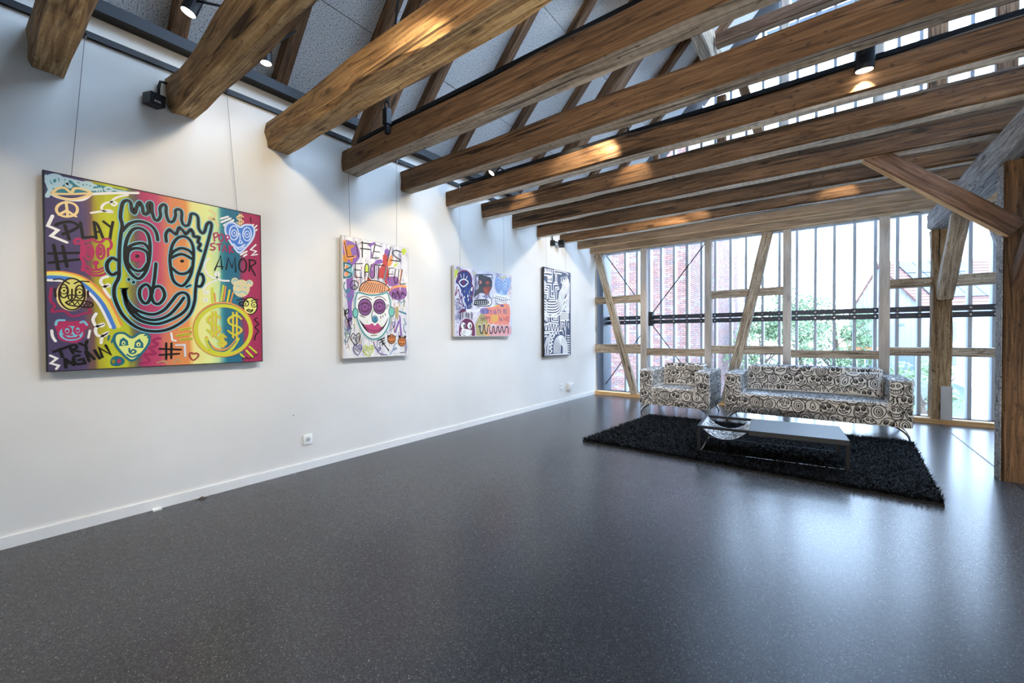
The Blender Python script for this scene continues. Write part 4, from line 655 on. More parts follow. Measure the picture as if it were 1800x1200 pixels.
('black',-1,1,1,661,655,659,653,656,653,654,655,656,657,659,657),('black',-1,1,1,34,455,33,452,31,452,30,455,31,457,33,458),('grey',-1,1,1,58,97,57,94,54,94,53,98,54,101,57,101),
('white',-1,1,1,533,274,531,272,526,272,524,274,526,276,531,276),('black',-1,1,1,109,326,108,322,105,322,104,326,105,329,108,329),('white',-1,1,1,63,125,61,122,57,122,56,125,58,127,61,127),
('white',-1,1,1,317,273,314,270,309,270,307,273,309,275,314,275),('white',-1,1,1,143,569,141,566,138,566,136,569,138,572,141,572),('white',-1,1,1,352,219,350,217,347,217,346,219,347,222,350,222),
('white',-1,1,1,541,590,539,585,537,585,536,589,537,594,540,594),('white',-1,1,1,523,292,520,289,514,289,512,292,514,295,520,295),('grey',-1,1,1,594,60,592,57,589,57,587,60,589,64,592,64),
('grey',-1,1,1,232,54,230,51,226,51,224,54,226,57,230,57),('white',-1,1,1,604,537,602,533,598,532,596,536,598,540,602,540),('white',-1,1,1,558,188,557,184,554,184,553,188,554,192,557,192),
('white',-1,1,1,590,159,587,156,583,156,580,159,583,161,588,161),('grey',-1,1,1,165,592,162,589,158,589,155,591,158,593,162,594),('grey',-1,1,1,745,44,742,41,736,41,733,45,736,48,742,47),
('grey',-1,1,1,390,499,389,496,386,496,384,499,386,502,389,503),('white',-1,1,1,48,460,46,459,43,458,41,460,43,462,46,462),('white',-1,1,1,573,488,571,484,568,484,567,487,568,490,571,491),
('grey',-1,1,1,390,485,388,483,385,482,383,485,385,487,388,487),('grey',-1,1,1,120,652,118,648,116,648,115,652,116,656,118,656),('white',-1,1,1,100,366,99,362,97,362,95,366,97,370,99,370),
('grey',-1,1,1,404,535,402,532,398,532,396,535,398,538,402,538),('grey',-1,1,1,-14,318,-16,316,-21,316,-23,318,-21,320,-16,320),('white',-1,1,1,180,516,178,514,174,514,172,516,174,518,178,518),
('black',-1,1,1,282,217,280,215,277,215,275,217,277,220,280,220),('grey',-1,1,1,-10,253,-11,249,-13,249,-14,253,-13,257,-11,257),('black',-1,1,1,277,444,275,440,272,440,271,443,273,447,275,447),
('violet',-1,1,0,666,447,679,447,706,214,680,214),('violet',-1,1,0,657,392,670,365,614,241,594,248),('tealp2',18,0,1,667,488,760,464),('blackr',9,0,0,18,1137,50,996,121,1015),('plumd',11,0,0,142,1164,172,1014),
('dgrey',12,0,0,216,1180,214,1017),('dgrey',12,0,0,200,1163,313,1171),('dgrey',12,0,0,193,1104,312,1111),('black',9,0,0,367,1174,331,1028),('black',9,0,0,367,1171,444,1163),('black',8,0,0,346,1099,422,1102),
('black',9,0,0,328,1025,415,1041),('dgrey',12,0,0,564,1180,518,1022),('black',9,0,1,704,1146,635,1157,590,1131,612,1091,688,1058,664,1042,559,1037),('teald',12,0,0,-6,932,12,923,4,783),
('teald',12,0,1,-9,932,70,931,89,905,21,863,88,837,75,807,-11,781),('blackr',8,0,0,136,940,128,807),('blackr',8,0,0,130,939,217,954),('blackr',8,0,0,120,878,190,884),('blackr',8,0,0,128,807,205,810),
('black',9,0,1,241,808,243,919,266,957,289,925,281,812),('black',7,0,0,242,869,286,875),('white',14,0,1,310,946,295,837,329,805,363,845,368,953),('black',9,0,1,317,958,299,844,329,811,357,850,361,964),
('blackr',10,0,0,372,960,481,971),('blackr',10,0,0,410,962,398,816),('tealp',14,0,0,507,959,472,808),('teald',8,0,0,503,959,476,815),('blackr',8,0,0,539,948,523,817),('blackr',8,0,0,536,947,603,956),
('blackr',8,0,0,531,882,591,889),('black',9,0,1,625,952,605,841,623,792,654,846,671,949),('orange4',12,0,0,706,953,677,798),('blackr',9,0,0,714,954,681,788,763,800),
('black',7,1,1,166,731,161,710,148,693,130,683,111,681,93,688,81,703,77,722,82,743,94,760,112,770,131,772,149,765,161,750),('black',7,0,0,122,770,119,681),('black',7,0,0,120,732,92,695),('black',7,0,0,120,732,153,704),
('tealp2',12,0,1,19,745,4,704,24,661,61,664,67,682,37,674,24,645),('peach',-1,1,1,175,685,201,740,254,777,315,792,391,791,475,772,533,734,525,706,453,679,354,644,259,640,187,663),('blackr',7,0,0,181,669,254,771),
('blackr',7,0,0,209,669,276,771),('blackr',7,0,0,237,670,298,770),('blackr',7,0,0,266,670,321,770),('blackr',7,0,0,295,671,343,769),('blackr',7,0,0,324,671,366,769),('blackr',7,0,0,353,673,389,768),
('blackr',7,0,0,383,675,412,768),('blackr',7,0,0,413,677,435,768),('blackr',7,0,0,444,678,459,767),('blackr',7,0,0,474,680,483,767),
('blackr',10,1,1,175,685,201,740,254,777,315,792,391,791,475,772,533,734,525,706,453,679,354,644,259,640,187,663),('plumd',8,0,0,577,654,588,696,607,663,645,706,668,664,707,699,762,665),
('white',-1,1,1,125,471,126,552,138,614,166,654,294,638,429,655,507,681,538,623,553,523,547,429,526,335,478,254,416,199,347,180,281,193,217,247,169,329,142,409),
('mint',26,1,1,125,471,126,552,138,614,166,654,294,638,429,655,507,681,538,623,553,523,547,429,526,335,478,254,416,199,347,180,281,193,217,247,169,329,142,409),('limep',6,0,1,450,335,451,309),('limep',6,0,1,261,372,264,346),
('limep',6,0,1,419,394,416,367),('limep',6,0,1,416,475,418,449),('limep',6,0,1,457,482,461,456),('limep',6,0,1,351,246,349,221),('limep',6,0,1,259,310,258,285),('limep',6,0,1,329,505,329,479),('limep',6,0,1,374,297,378,271),
('limep',6,0,1,343,538,346,512),('limep',6,0,1,409,282,413,256),('limep',6,0,1,342,522,341,496),('ghost',6,0,1,455,318,456,291),('limep',6,0,1,380,509,383,483),('ghost',6,0,1,297,542,297,516),('ghost',6,0,1,221,360,217,334),
('ghost',6,0,1,429,428,431,402),('ghost',6,0,1,321,333,322,307),('ghost',6,0,1,220,321,222,296),('ghost',6,0,1,241,427,238,402),('limep',6,0,1,337,251,341,225),('limep',6,0,1,427,336,428,309),('limep',6,0,1,209,486,212,461),
('limep',6,0,1,391,528,389,502),('limep',6,0,1,250,300,248,274),('limep',6,0,1,469,486,472,460),
('teald',9,1,1,125,471,126,552,138,614,166,654,294,638,429,655,507,681,538,623,553,523,547,429,526,335,478,254,416,199,347,180,281,193,217,247,169,329,142,409),
('mintd',-1,1,1,158,447,155,429,149,414,139,403,128,399,117,403,108,412,102,427,100,445,102,463,109,478,118,489,129,493,140,490,150,480,156,465),
('teald',8,1,1,158,447,154,427,146,410,134,401,122,400,110,409,102,425,100,445,103,465,111,482,123,491,136,492,147,483,155,467),
('mintd',-1,1,1,601,478,598,459,589,442,577,431,564,426,550,430,538,440,531,456,528,475,531,495,539,511,551,523,565,527,579,524,590,514,598,498),
('teald',8,1,1,601,478,597,456,586,438,572,428,555,427,541,437,531,454,528,475,532,497,542,515,557,526,573,527,587,518,597,500),
('plum',-1,1,1,317,515,310,481,293,452,267,433,237,425,208,430,183,448,167,475,162,507,168,539,185,568,210,588,239,596,269,592,294,575,311,548),
('blackr',9,1,1,317,515,308,477,286,446,254,428,220,427,189,442,169,470,162,507,170,544,191,575,222,593,256,595,288,581,309,552),
('plumd',9,1,1,278,513,274,495,262,480,246,471,229,470,213,477,203,491,199,509,203,527,214,542,230,550,247,551,263,544,274,531),('plumd',9,0,1,167,513,210,550,267,554,307,521),('plumd',9,0,1,171,495,209,462,266,464,303,504),
('wine',-1,1,1,251,511,250,506,247,502,243,499,238,498,233,499,229,501,226,505,225,510,226,515,229,519,233,522,238,523,243,523,247,520,250,516),
('plum',-1,1,1,488,530,481,500,465,474,440,456,411,449,383,454,359,469,343,493,338,522,344,552,360,578,384,596,413,603,441,599,466,584,482,560),
('blackr',9,1,1,488,530,480,496,458,468,428,451,394,450,365,464,345,490,338,522,346,556,366,584,396,600,429,603,460,590,480,564),
('plumd',9,1,1,454,528,450,510,438,494,421,485,402,484,385,492,374,506,370,524,374,543,386,558,403,567,422,568,439,561,450,547),('plumd',9,0,1,337,529,382,567,443,571,485,537),('plumd',9,0,1,340,509,381,476,442,478,481,520),
('wine',-1,1,1,426,527,425,522,421,517,417,514,412,513,406,514,402,516,399,520,398,525,399,530,402,535,407,538,412,539,417,539,422,536,425,532),('brown',8,0,1,161,585,200,613,250,619,315,592),
('brown',8,0,1,352,610,398,630,451,624,494,594),('teald',9,0,1,336,480,317,441,324,383,350,364),('teald',8,1,1,387,391,384,376,374,363,361,356,346,355,332,362,323,374,320,389,324,405,333,417,347,425,362,425,375,419,384,407),
('blue2',-1,1,1,381,391,378,380,372,370,364,364,353,361,343,363,334,369,329,378,327,390,329,401,335,410,344,417,354,419,364,418,373,412,379,402),
('teald',7,1,1,361,384,360,374,357,366,352,362,347,362,343,366,340,374,339,383,340,393,343,401,348,406,353,406,357,402,360,394),
('teald',7,1,1,378,388,377,378,374,370,370,365,366,365,363,370,360,377,360,387,361,397,363,405,367,410,371,410,374,405,377,398),
('black',-1,1,1,166,385,218,336,275,305,425,307,471,334,527,422,487,334,424,264,348,238,275,251,218,301),('rose',-1,1,1,225,327,283,331,320,347,353,322,387,349,425,313,448,307,401,261,348,244,282,257),
('blackr',6,0,1,225,311,304,273,378,270,440,307),('brown',7,0,0,303,219,378,222),('brown',9,0,0,180,423,230,406),('brown',9,0,0,418,425,430,402),('brown',9,0,0,449,436,457,416),('brown',9,0,0,480,454,488,434),
('black',8,0,0,509,555,505,501),('black',8,0,0,529,552,533,526),('black',10,0,1,-1,562,-1,495,27,436,54,455,48,480,15,454,27,399,53,363,84,383,74,395,46,363,82,284),('tealp2',12,0,1,30,607,56,572,90,617),
('tealp2',12,0,1,20,661,43,638,70,659),('teald2',8,1,1,25,269,52,298,73,269,59,211,24,153,-14,205,-22,257,0,298),('teald2',6.4,0,1,34,257,20,211,38,205),
('teald2',5.6,1,1,12,240,11,234,9,229,5,226,2,226,-2,229,-4,234,-5,240,-4,246,-1,251,2,253,6,253,9,251,11,246),('teald2',5.6,1,1,61,246,60,240,57,235,53,232,49,232,44,235,42,240,41,246,42,252,45,257,49,259,54,259,58,257,60,252),
('black',8,1,1,129,219,159,243,183,219,168,172,128,126,86,168,77,210,101,242),('black',6.4,0,1,139,210,124,173,143,168),
('black',5.6,1,1,115,196,114,191,111,187,107,185,103,185,99,187,96,191,96,196,97,201,99,205,103,207,107,207,111,205,114,201),
('black',5.6,1,1,170,200,169,195,165,191,161,189,155,189,151,192,148,195,146,200,148,205,151,209,156,211,161,211,166,209,169,205),('violet2',8,1,1,149,105,174,125,195,104,182,63,148,23,111,61,103,98,124,126),
('violet2',6.4,0,1,157,96,144,64,161,60),('violet2',5.6,1,1,136,85,135,81,133,77,129,76,126,76,122,78,120,81,119,85,120,89,123,93,126,95,130,94,133,92,135,89),
('violet2',5.6,1,1,184,88,183,83,180,80,176,78,171,78,167,80,164,84,163,88,164,92,167,96,171,97,176,97,180,95,183,92),('limep',10,1,1,273,95,306,115,333,94,316,52,272,12,224,51,213,89,240,117),('limep',8,0,1,284,87,267,54,289,49),
('limep',7,1,1,256,75,255,71,252,67,248,66,243,66,239,68,236,71,235,76,236,80,239,83,243,85,248,85,252,83,255,79),('limep',7,1,1,319,77,317,73,314,70,308,68,302,68,297,70,293,74,292,78,294,82,297,86,303,88,308,87,314,85,317,82),
('black',10,0,0,389,169,474,195),('black',9,0,0,415,143,469,168),('black',9,0,0,438,123,481,142),('black',9,0,0,423,175,527,54),('violet2',8,0,1,332,151,354,98,391,58,422,77,414,93,384,71,406,31,503,8),
('blue3',8,0,1,629,136,588,99,596,65,629,74,612,85,571,52,543,13),('violet2',7,0,1,616,404,599,309,571,342,575,363,603,357,582,302,542,271),('tealp2',9,0,1,733,408,758,346,733,339,728,283,757,248),
('orange5',-1,1,1,614,180,609,161,598,146,582,135,562,132,543,136,528,147,517,163,514,181,517,200,528,215,545,225,564,229,583,225,599,215,610,199),
('black',8,1,1,614,180,608,159,594,142,574,133,551,134,532,143,518,160,514,181,519,202,533,219,553,228,575,228,595,218,609,201),
('black',6,1,1,557,200,556,194,552,189,548,187,543,187,538,189,535,194,534,200,536,206,539,210,543,213,548,213,553,210,556,205),
('black',6,1,1,592,199,591,193,588,189,583,186,578,186,574,189,571,194,570,199,571,205,574,210,579,213,584,213,588,210,591,205),('black',8,0,1,531,164,563,152,595,163),
('orange5',-1,1,1,754,151,749,132,738,116,720,105,700,102,680,106,663,117,652,134,649,152,653,171,664,187,681,198,701,201,721,197,738,186,750,170),
('black',8,1,1,754,151,748,129,733,112,712,103,688,103,668,113,654,131,649,152,654,174,669,191,690,200,713,200,734,190,749,173),
('black',6,1,1,694,171,693,165,690,160,685,158,680,158,675,161,672,165,671,171,672,177,675,182,680,185,685,185,690,182,693,177),
('black',6,1,1,732,171,730,165,727,160,722,157,717,157,712,160,709,165,708,171,709,177,712,182,717,184,722,184,727,182,730,177),('black',8,0,1,667,135,700,123,735,134),('black',9,0,0,513,194,513,218,537,208),
('black',9,0,0,622,218,610,194),('black',-1,1,1,684,207,683,201,680,196,675,193,670,192,665,193,661,196,658,201,657,207,658,213,661,218,665,221,670,222,675,221,680,218,683,213),
('black',-1,1,1,758,203,757,197,754,192,749,189,744,188,739,189,734,192,731,197,730,203,731,209,734,214,739,217,744,218,749,217,754,214,757,209),('tealp2',8,0,0,647,576,677,619,693,579,736,616,753,589),
('black',8,0,0,578,606,587,687,619,629,653,706,677,633,720,698,762,666),('black',6,0,0,674,28,738,29),
 ],
 'p3': [
('limep',-1,1,1,-9,837,51,850,73,879,81,874,27,752,-10,727),('navy',-1,1,1,58,808,126,843,235,859,306,810,321,718,353,655,344,521,326,410,245,335,215,404,161,508,123,586,71,661,19,688,50,765),('navy',12.6,0,1,265,581,272,541),
('grey',10.2,0,1,287,631,288,602),('blue4',20.0,0,1,121,526,117,485),('white',23.7,0,1,188,403,188,385),('blue4',14.2,0,1,267,533,258,512),('navy',19.3,0,1,234,574,236,551),('blue4',10.0,0,1,200,378,194,358),
('navy',18.5,0,1,294,600,286,573),('blue4',23.1,0,1,226,642,220,601),('blue4',11.4,0,1,204,587,196,548),('navy',17.1,0,1,264,421,256,396),('navy',12.3,0,1,316,519,310,489),('navy',20.0,0,1,201,465,206,441),
('blue4',10.4,0,1,124,593,117,553),('navy',18.9,0,1,313,421,320,384),('blue4',14.7,0,1,237,534,236,504),('blue4',20.0,0,1,162,534,164,517),('blue4',14.3,0,1,261,411,253,369),('white',10.4,0,1,316,437,313,394),
('navy',11.4,0,1,233,414,241,402),('blue4',23.1,0,1,337,593,346,565),('blue4',22.8,0,1,271,573,268,540),('blue4',11.1,0,1,112,543,108,531),('white',20.1,0,1,172,453,178,411),('grey',15.5,0,1,275,548,281,524),
('blue4',14.8,0,1,260,633,265,608),('blue4',13.4,0,1,199,624,201,577),('blue4',24.0,0,1,196,386,200,355),('navy',18.3,0,1,181,578,182,550),('navy',12.4,0,1,260,404,264,368),('blue4',25.6,0,1,239,584,237,546),
('white',18.2,0,1,246,542,242,515),('blue4',21.4,0,1,194,387,196,348),('white',19.8,0,1,316,635,311,606),('blue4',21.4,0,1,130,578,137,562),('white',13.4,0,1,132,539,131,527),('grey',11.2,0,1,312,386,314,368),
('blue4',16.2,0,1,117,511,122,468),('blue4',16.0,0,1,208,643,215,616),('navy',20.3,0,1,163,418,155,386),('grey',20.0,0,1,320,407,316,371),('white',15.3,0,1,259,492,249,466),('grey',25.1,0,1,274,407,264,386),
('white',20.1,0,1,182,517,172,473),('blue4',12.2,0,1,176,395,174,378),('blue4',23.9,0,1,286,628,281,616),('blue4',10.7,0,1,270,567,264,553),('navy',16.1,0,1,132,465,138,424),('grey',16.0,0,1,145,387,142,372),
('grey',23.4,0,1,313,535,310,520),('grey',20.0,0,1,334,529,334,498),('blue4',24.3,0,1,200,595,201,574),('navy',25.6,0,1,323,602,327,561),('navy',13.1,0,1,229,458,231,435),('navy',16.4,0,1,327,593,317,550),
('white',25.9,0,1,328,645,325,613),('blue4',26.0,0,1,185,490,191,447),('grey',19.3,0,1,274,600,273,567),('grey',23.0,0,1,179,591,178,576),('navy',10.8,0,1,224,599,215,564),
('wine2',18,0,1,56,692,65,788,126,843,219,857,290,824,322,762,321,685,345,654,328,542,295,485),('wine2',14,0,1,41,637,10,519,70,598,92,504,138,501),('white',16,1,1,83,694,125,730,171,743,218,735,253,711,209,669,163,646,124,656),
('wine2',-1,1,1,190,705,188,695,182,687,173,681,163,678,153,679,144,683,138,690,136,699,138,709,144,717,153,723,163,726,174,726,182,721,188,714),('white',10,0,0,172,811,168,756),('white',10,0,0,107,798,125,757),
('white',10,0,0,234,791,214,753),('limep',9,0,0,339,852,367,822,422,878),('dgrey2',-1,1,1,471,834,548,837,734,805,733,689,687,615,615,581,529,591,460,574,360,522,394,603,461,664,454,798),
('brick2',-1,1,1,573,674,733,694,678,603,615,575,563,622),('brick2',-1,1,1,691,748,687,738,678,728,664,720,648,717,631,717,618,722,609,730,605,740,609,751,618,761,632,768,648,772,664,772,678,767,688,759),
('brick2',-1,1,1,526,738,523,727,517,717,507,710,496,707,484,708,475,713,468,722,466,732,468,743,475,753,485,760,496,763,507,762,517,757,524,749),('white',5,0,0,479,756,521,738,483,717),('black2',13,0,0,413,830,752,868,761,802),
('black2',10,0,0,531,826,743,818),('black2',13,0,1,393,547,404,793,438,813,471,789,462,698),('black2',8,1,1,547,740,542,719,529,701,510,690,489,688,471,695,458,711,453,731,458,752,471,770,490,781,511,783,530,776,543,761),
('black2',8,1,1,733,735,725,709,702,687,669,673,634,670,602,678,580,696,573,720,581,745,603,767,635,782,671,785,703,778,725,760),('black2',12,0,1,743,783,737,689,682,644,682,568),('black2',10,0,1,443,573,443,517,393,502),
('black2',10,0,1,537,563,545,544,589,547,589,567),('lblue',-1,1,1,816,778,854,841,930,826,977,783,1036,837,1146,861,1187,816,1145,701,1084,598,966,595,870,600,825,697),
('blue5',8,1,1,969,752,961,699,939,655,907,630,872,627,842,647,821,687,814,737,822,789,843,832,875,859,909,862,940,843,962,803),
('blue5',8,1,1,946,732,940,695,924,664,902,646,878,644,856,658,841,686,836,721,842,758,857,788,879,806,904,809,926,795,941,767),
('blue5',8,1,1,925,712,921,688,911,668,897,657,882,656,869,665,859,683,856,706,860,729,870,748,883,760,898,762,912,753,921,735),
('blue5',8,1,1,905,698,904,688,900,679,893,674,887,673,881,677,876,685,875,695,877,706,881,714,887,720,894,720,900,716,904,708),
('blue5',8,1,1,1127,742,1118,688,1095,644,1062,618,1026,615,994,636,972,676,965,727,973,780,996,825,1028,851,1064,855,1097,835,1119,795),
('blue5',8,1,1,1103,722,1097,684,1080,653,1057,635,1032,632,1009,647,993,675,988,711,994,749,1010,780,1033,798,1059,801,1082,787,1097,758),
('blue5',8,1,1,1081,701,1077,677,1067,657,1052,646,1036,644,1022,654,1013,672,1009,695,1013,719,1023,739,1037,751,1053,752,1067,743,1077,725),
('blue5',8,1,1,1061,687,1059,677,1054,668,1048,663,1041,662,1035,666,1030,674,1029,685,1031,695,1035,704,1041,709,1048,710,1055,706,1059,698),('blue5',7,0,1,1116,870,1136,811,1115,723),('blue5',7,0,1,1141,877,1161,813,1140,725),
('blue5',7,0,1,1167,885,1187,816,1165,727),('limep',10,0,1,930,868,988,844,1007,870,1027,848,1076,890),('redp',10,0,1,1165,709,1134,675,1175,648,1134,614),
('white',-1,1,1,768,575,842,610,985,591,1064,596,1164,548,1102,464,888,470,795,518),('navy2',6,1,1,864,534,862,517,855,502,846,494,836,493,827,500,821,514,819,531,822,549,828,563,837,572,847,572,856,565,862,552),
('navy2',6,1,1,910,532,907,515,901,500,891,492,881,491,872,498,866,512,864,529,866,547,873,562,882,570,892,571,901,564,907,550),
('navy2',6,1,1,955,531,953,513,946,498,937,490,927,489,918,496,912,510,909,528,912,545,918,560,928,569,938,569,947,562,953,548),
('navy2',6,1,1,1002,529,1000,511,993,496,983,488,973,487,964,494,958,508,955,526,958,544,964,558,974,567,984,568,994,561,1000,547),
('navy2',6,1,1,1049,527,1047,509,1040,494,1030,486,1020,485,1011,493,1004,506,1002,524,1004,542,1011,557,1021,565,1031,566,1041,559,1047,545),
('navy2',6,1,1,1097,525,1094,507,1088,492,1078,484,1067,483,1058,490,1051,505,1049,522,1052,540,1058,555,1068,564,1079,565,1088,557,1095,543),('navy2',8,0,1,768,575,758,533,814,543,984,521,1164,542),
('navy2',8,0,1,813,519,850,468,984,446,1072,463),('navy2',-1,1,1,81,476,78,472,73,469,64,466,54,465,44,465,36,466,30,469,28,473,30,476,36,480,44,483,54,484,64,484,73,482,79,480),
('white',-1,1,1,352,484,528,506,668,510,730,462,649,422,375,413),('black2',14,0,1,376,480,485,495,615,503,667,481,658,452,579,438,359,429),('black2',14,0,1,668,556,731,520,730,456,667,420,484,413,359,420),
('black2',-1,1,0,360,479,614,501,667,475,649,451,359,431),('white',-1,1,0,372,469,402,472,387,457),('white',-1,1,0,376,436,405,439,390,453),('white',-1,1,0,413,472,443,475,428,459),('white',-1,1,0,417,439,446,441,431,455),
('white',-1,1,0,455,475,486,478,470,462),('white',-1,1,0,459,441,489,444,473,458),('white',-1,1,0,497,477,528,480,513,465),('white',-1,1,0,501,444,531,446,516,460),('white',-1,1,0,540,480,571,483,556,467),
('white',-1,1,0,544,446,575,449,559,463),('white',-1,1,0,584,483,615,486,599,470),('white',-1,1,0,588,449,618,451,603,465),('white',-1,1,0,628,485,660,489,643,473),('white',-1,1,0,632,451,663,454,647,468),
('wine2',12,0,1,138,513,76,444,152,395),('navy2',8,0,1,9,461,1,408,38,384),('navy2',8,0,1,46,411,30,341,121,378),('coral',-1,1,1,501,363,578,390,766,411,850,445,1143,461,1150,202,1079,128,885,149,700,169,612,213,543,303),
('amber',-1,1,1,738,287,877,298,867,220,728,193),('olive2',-1,1,1,389,163,526,325,612,236,656,180,699,6,404,7),('amber',-1,1,1,576,155,709,158,690,6,557,24),('rosel',-1,1,1,700,123,1140,153,1138,5,699,6),
('orange4',-1,1,1,859,445,1062,451,1023,418,878,417),('limep',-1,1,1,785,429,841,444,831,420),('indigo',-1,1,1,916,454,1023,448,974,422),('purplel',-1,1,1,492,363,578,390,657,371,648,312,517,302),('indigo',9,0,0,501,366,500,312),
('indigo',9,0,0,537,312,537,366,552,334,567,368,566,313),('indigo',9,0,0,612,366,642,368),('indigo',9,0,0,627,367,627,312),('indigo',9,0,0,650,311,650,366,674,362,674,345,650,339,680,313),('indigo',9,0,0,689,366,704,342,719,368),
('indigo',9,0,0,704,342,703,312),('indigo',9,0,0,728,366,727,311),('indigo',9,0,0,766,311,767,366,798,312,798,368),('indigo',9,0,0,838,362,816,367,806,338,815,311,838,317,838,337,822,336),('slate',10,0,0,864,377,898,379),
('slate',10,0,0,880,378,880,322),('slate',10,0,0,928,381,911,352,928,325,945,354,928,381),('slate',10,0,0,1008,388,1007,330,1039,343,1025,360,1007,359,1025,362,1036,377,1008,388),
('slate',10,0,0,1093,393,1057,391,1056,333,1092,335),('slate',10,0,0,1056,362,1085,363),('plumd',8,0,0,500,267,499,208),('plumd',8,0,0,530,268,530,209),('plumd',8,0,0,499,237,530,238),('plumd',8,0,0,540,208,556,268,571,208),
('plumd',8,0,0,547,232,565,232),('plumd',8,0,0,582,208,582,268,611,263,611,244,582,238),('plumd',8,0,0,624,207,624,268,653,263,653,245,624,238),('plumd',8,0,0,667,268,683,241,699,269),('plumd',8,0,0,683,241,683,208),
('redp2',9,0,0,886,268,915,269,895,221),('slate',9,0,0,967,219,940,248,950,261,957,249,933,227,950,219,967,236),('redp2',11,0,0,1006,214,1006,272,1036,238,1066,274,1065,216),('redp2',11,0,0,1151,280,1091,278,1090,220,1150,221),
('redp2',11,0,0,1090,249,1139,250),
('black2',20,0,1,456,125,490,131,481,97,497,41,532,41,549,87,554,144,576,144,584,87,597,38,628,41,637,99,646,145,682,140,690,82,703,38,744,47,754,100,764,135,791,124,791,71,813,38,846,65,856,119,885,131,894,71,917,45,942,90,952,126,981,126,990,72,1014,48,1039,78,1049,121,1089,134,1114,110,1113,42),
('ghost',7,0,1,452,159,499,165,507,115,515,69,546,161,576,173,598,156,610,76,646,157,678,163,708,76,755,164,791,165,809,100,847,160,885,167,913,101,952,168,1000,163,1019,102,1060,164,1099,165),
('wine3',-1,1,1,68,8,65,115,96,179,158,218,228,231,308,211,356,163,380,96,388,2,306,8,323,74,243,73,180,89,118,67,117,8),('white',-1,1,1,117,8,107,67,149,94,307,79,323,63,290,8),
('pink',17,0,1,60,8,65,104,96,174,158,223,229,245,308,222,357,174,385,107,388,7),('white',-1,1,1,192,138,189,121,179,107,165,98,149,94,133,97,119,106,110,120,107,136,111,153,120,167,134,177,150,180,166,177,180,168,189,154),
('white',-1,1,1,320,140,316,123,306,109,292,99,275,95,258,98,244,108,235,122,231,138,235,155,245,170,259,179,276,183,293,180,307,171,316,157),
('black',-1,1,1,188,130,187,120,183,112,177,107,171,105,164,107,159,112,155,120,154,129,155,138,159,146,165,152,171,154,178,152,183,147,187,139),
('black',-1,1,1,304,131,303,122,300,115,295,110,289,108,284,110,279,115,276,122,275,131,276,140,280,147,284,152,290,154,295,153,300,148,303,140),
('white',-1,1,1,177,121,177,118,176,116,174,114,172,114,171,114,169,116,168,118,168,121,168,124,169,127,171,128,173,129,174,128,176,127,177,124),
('white',-1,1,1,293,123,293,120,292,118,291,116,289,115,288,116,287,117,286,120,285,123,286,126,287,128,288,130,290,131,291,130,292,128,293,126),('black2',8,0,1,110,72,133,24,195,2),('black2',8,0,1,315,74,306,30,274,5),
('black2',6,1,1,191,54,189,47,184,41,176,38,167,38,160,41,154,47,152,54,154,61,160,66,168,70,176,70,184,67,189,61),('wine3',-1,1,1,75,296,121,351,183,359,206,328,144,309),('white',-1,1,1,206,344,277,358,358,334,253,292),
('white',-1,1,1,391,330,441,372,492,363,441,321),('black2',15.3,0,0,105,306,99,217),('ghost',9.4,0,0,125,304,120,222),('plumd',15.9,0,0,145,308,141,228),('ghost',12.8,0,0,165,304,162,233),('ghost',15.0,0,0,185,307,183,239),
('black2',14.3,0,0,206,312,205,245),('black2',10.0,0,0,226,296,226,244),('black2',14.8,0,0,247,307,248,240),('plumd',11.5,0,0,267,301,269,235),('ghost',9.7,0,0,288,312,291,231),('black2',15.2,0,0,309,319,313,227),
('plumd',8.7,0,0,330,311,335,222),('plumd',8,0,1,374,319,316,228),('pink',5,0,1,374,319,316,228),('plumd',8,0,1,441,304,349,212),('pink',5,0,1,441,304,349,212),('plumd',8,0,1,457,232,381,169),('pink',5,0,1,457,232,381,169),
('grey',-1,1,1,2,229,0,226,-3,226,-5,228,-3,232,0,232),('grey',-1,1,1,35,56,33,53,30,53,28,56,30,59,33,59),('navy2',-1,1,1,48,386,46,381,43,381,42,386,43,391,46,391),
('plumd',-1,1,1,-15,163,-16,161,-19,160,-20,163,-19,166,-16,166),('grey',-1,1,1,95,320,93,316,89,316,87,320,89,324,93,325),('black2',-1,1,1,49,292,47,288,44,288,42,291,44,295,47,295),
('plumd',-1,1,1,19,350,16,346,11,346,9,350,11,354,16,354),('grey',-1,1,1,86,235,84,231,78,231,76,235,79,239,84,239),('grey',-1,1,1,78,162,76,159,71,159,69,162,71,165,76,165),
('navy2',-1,1,1,105,157,101,154,95,154,92,157,95,160,102,160),('black2',-1,1,1,50,368,49,364,46,364,45,368,47,371,49,372),('black2',-1,1,1,0,66,-2,61,-5,61,-7,66,-5,71,-1,71),
('navy2',-1,1,1,42,476,40,473,37,473,35,476,37,479,40,479),('navy2',-1,1,1,20,408,18,405,15,405,14,408,15,411,18,411),('black2',-1,1,1,9,337,8,334,6,334,5,337,6,341,8,341),('grey',-1,1,1,38,201,35,198,30,198,27,201,30,204,35,205),
('black2',-1,1,1,31,178,28,174,22,174,20,177,23,181,28,181),('plumd',-1,1,1,-1,236,-4,233,-10,233,-13,236,-10,239,-4,239),('grey',-1,1,1,9,379,8,374,4,374,3,379,4,384,8,384),
('black2',-1,1,1,75,515,73,513,68,513,66,515,68,517,73,517),('grey',-1,1,1,61,371,58,368,52,368,48,370,52,373,58,373),('black2',-1,1,1,71,353,69,351,66,351,65,353,66,356,69,356),
('plumd',-1,1,1,60,171,58,166,53,166,51,170,53,175,58,175),('grey',-1,1,1,63,107,62,105,58,105,56,107,58,110,62,110),('navy2',-1,1,1,53,236,50,231,45,231,43,236,45,240,51,241),
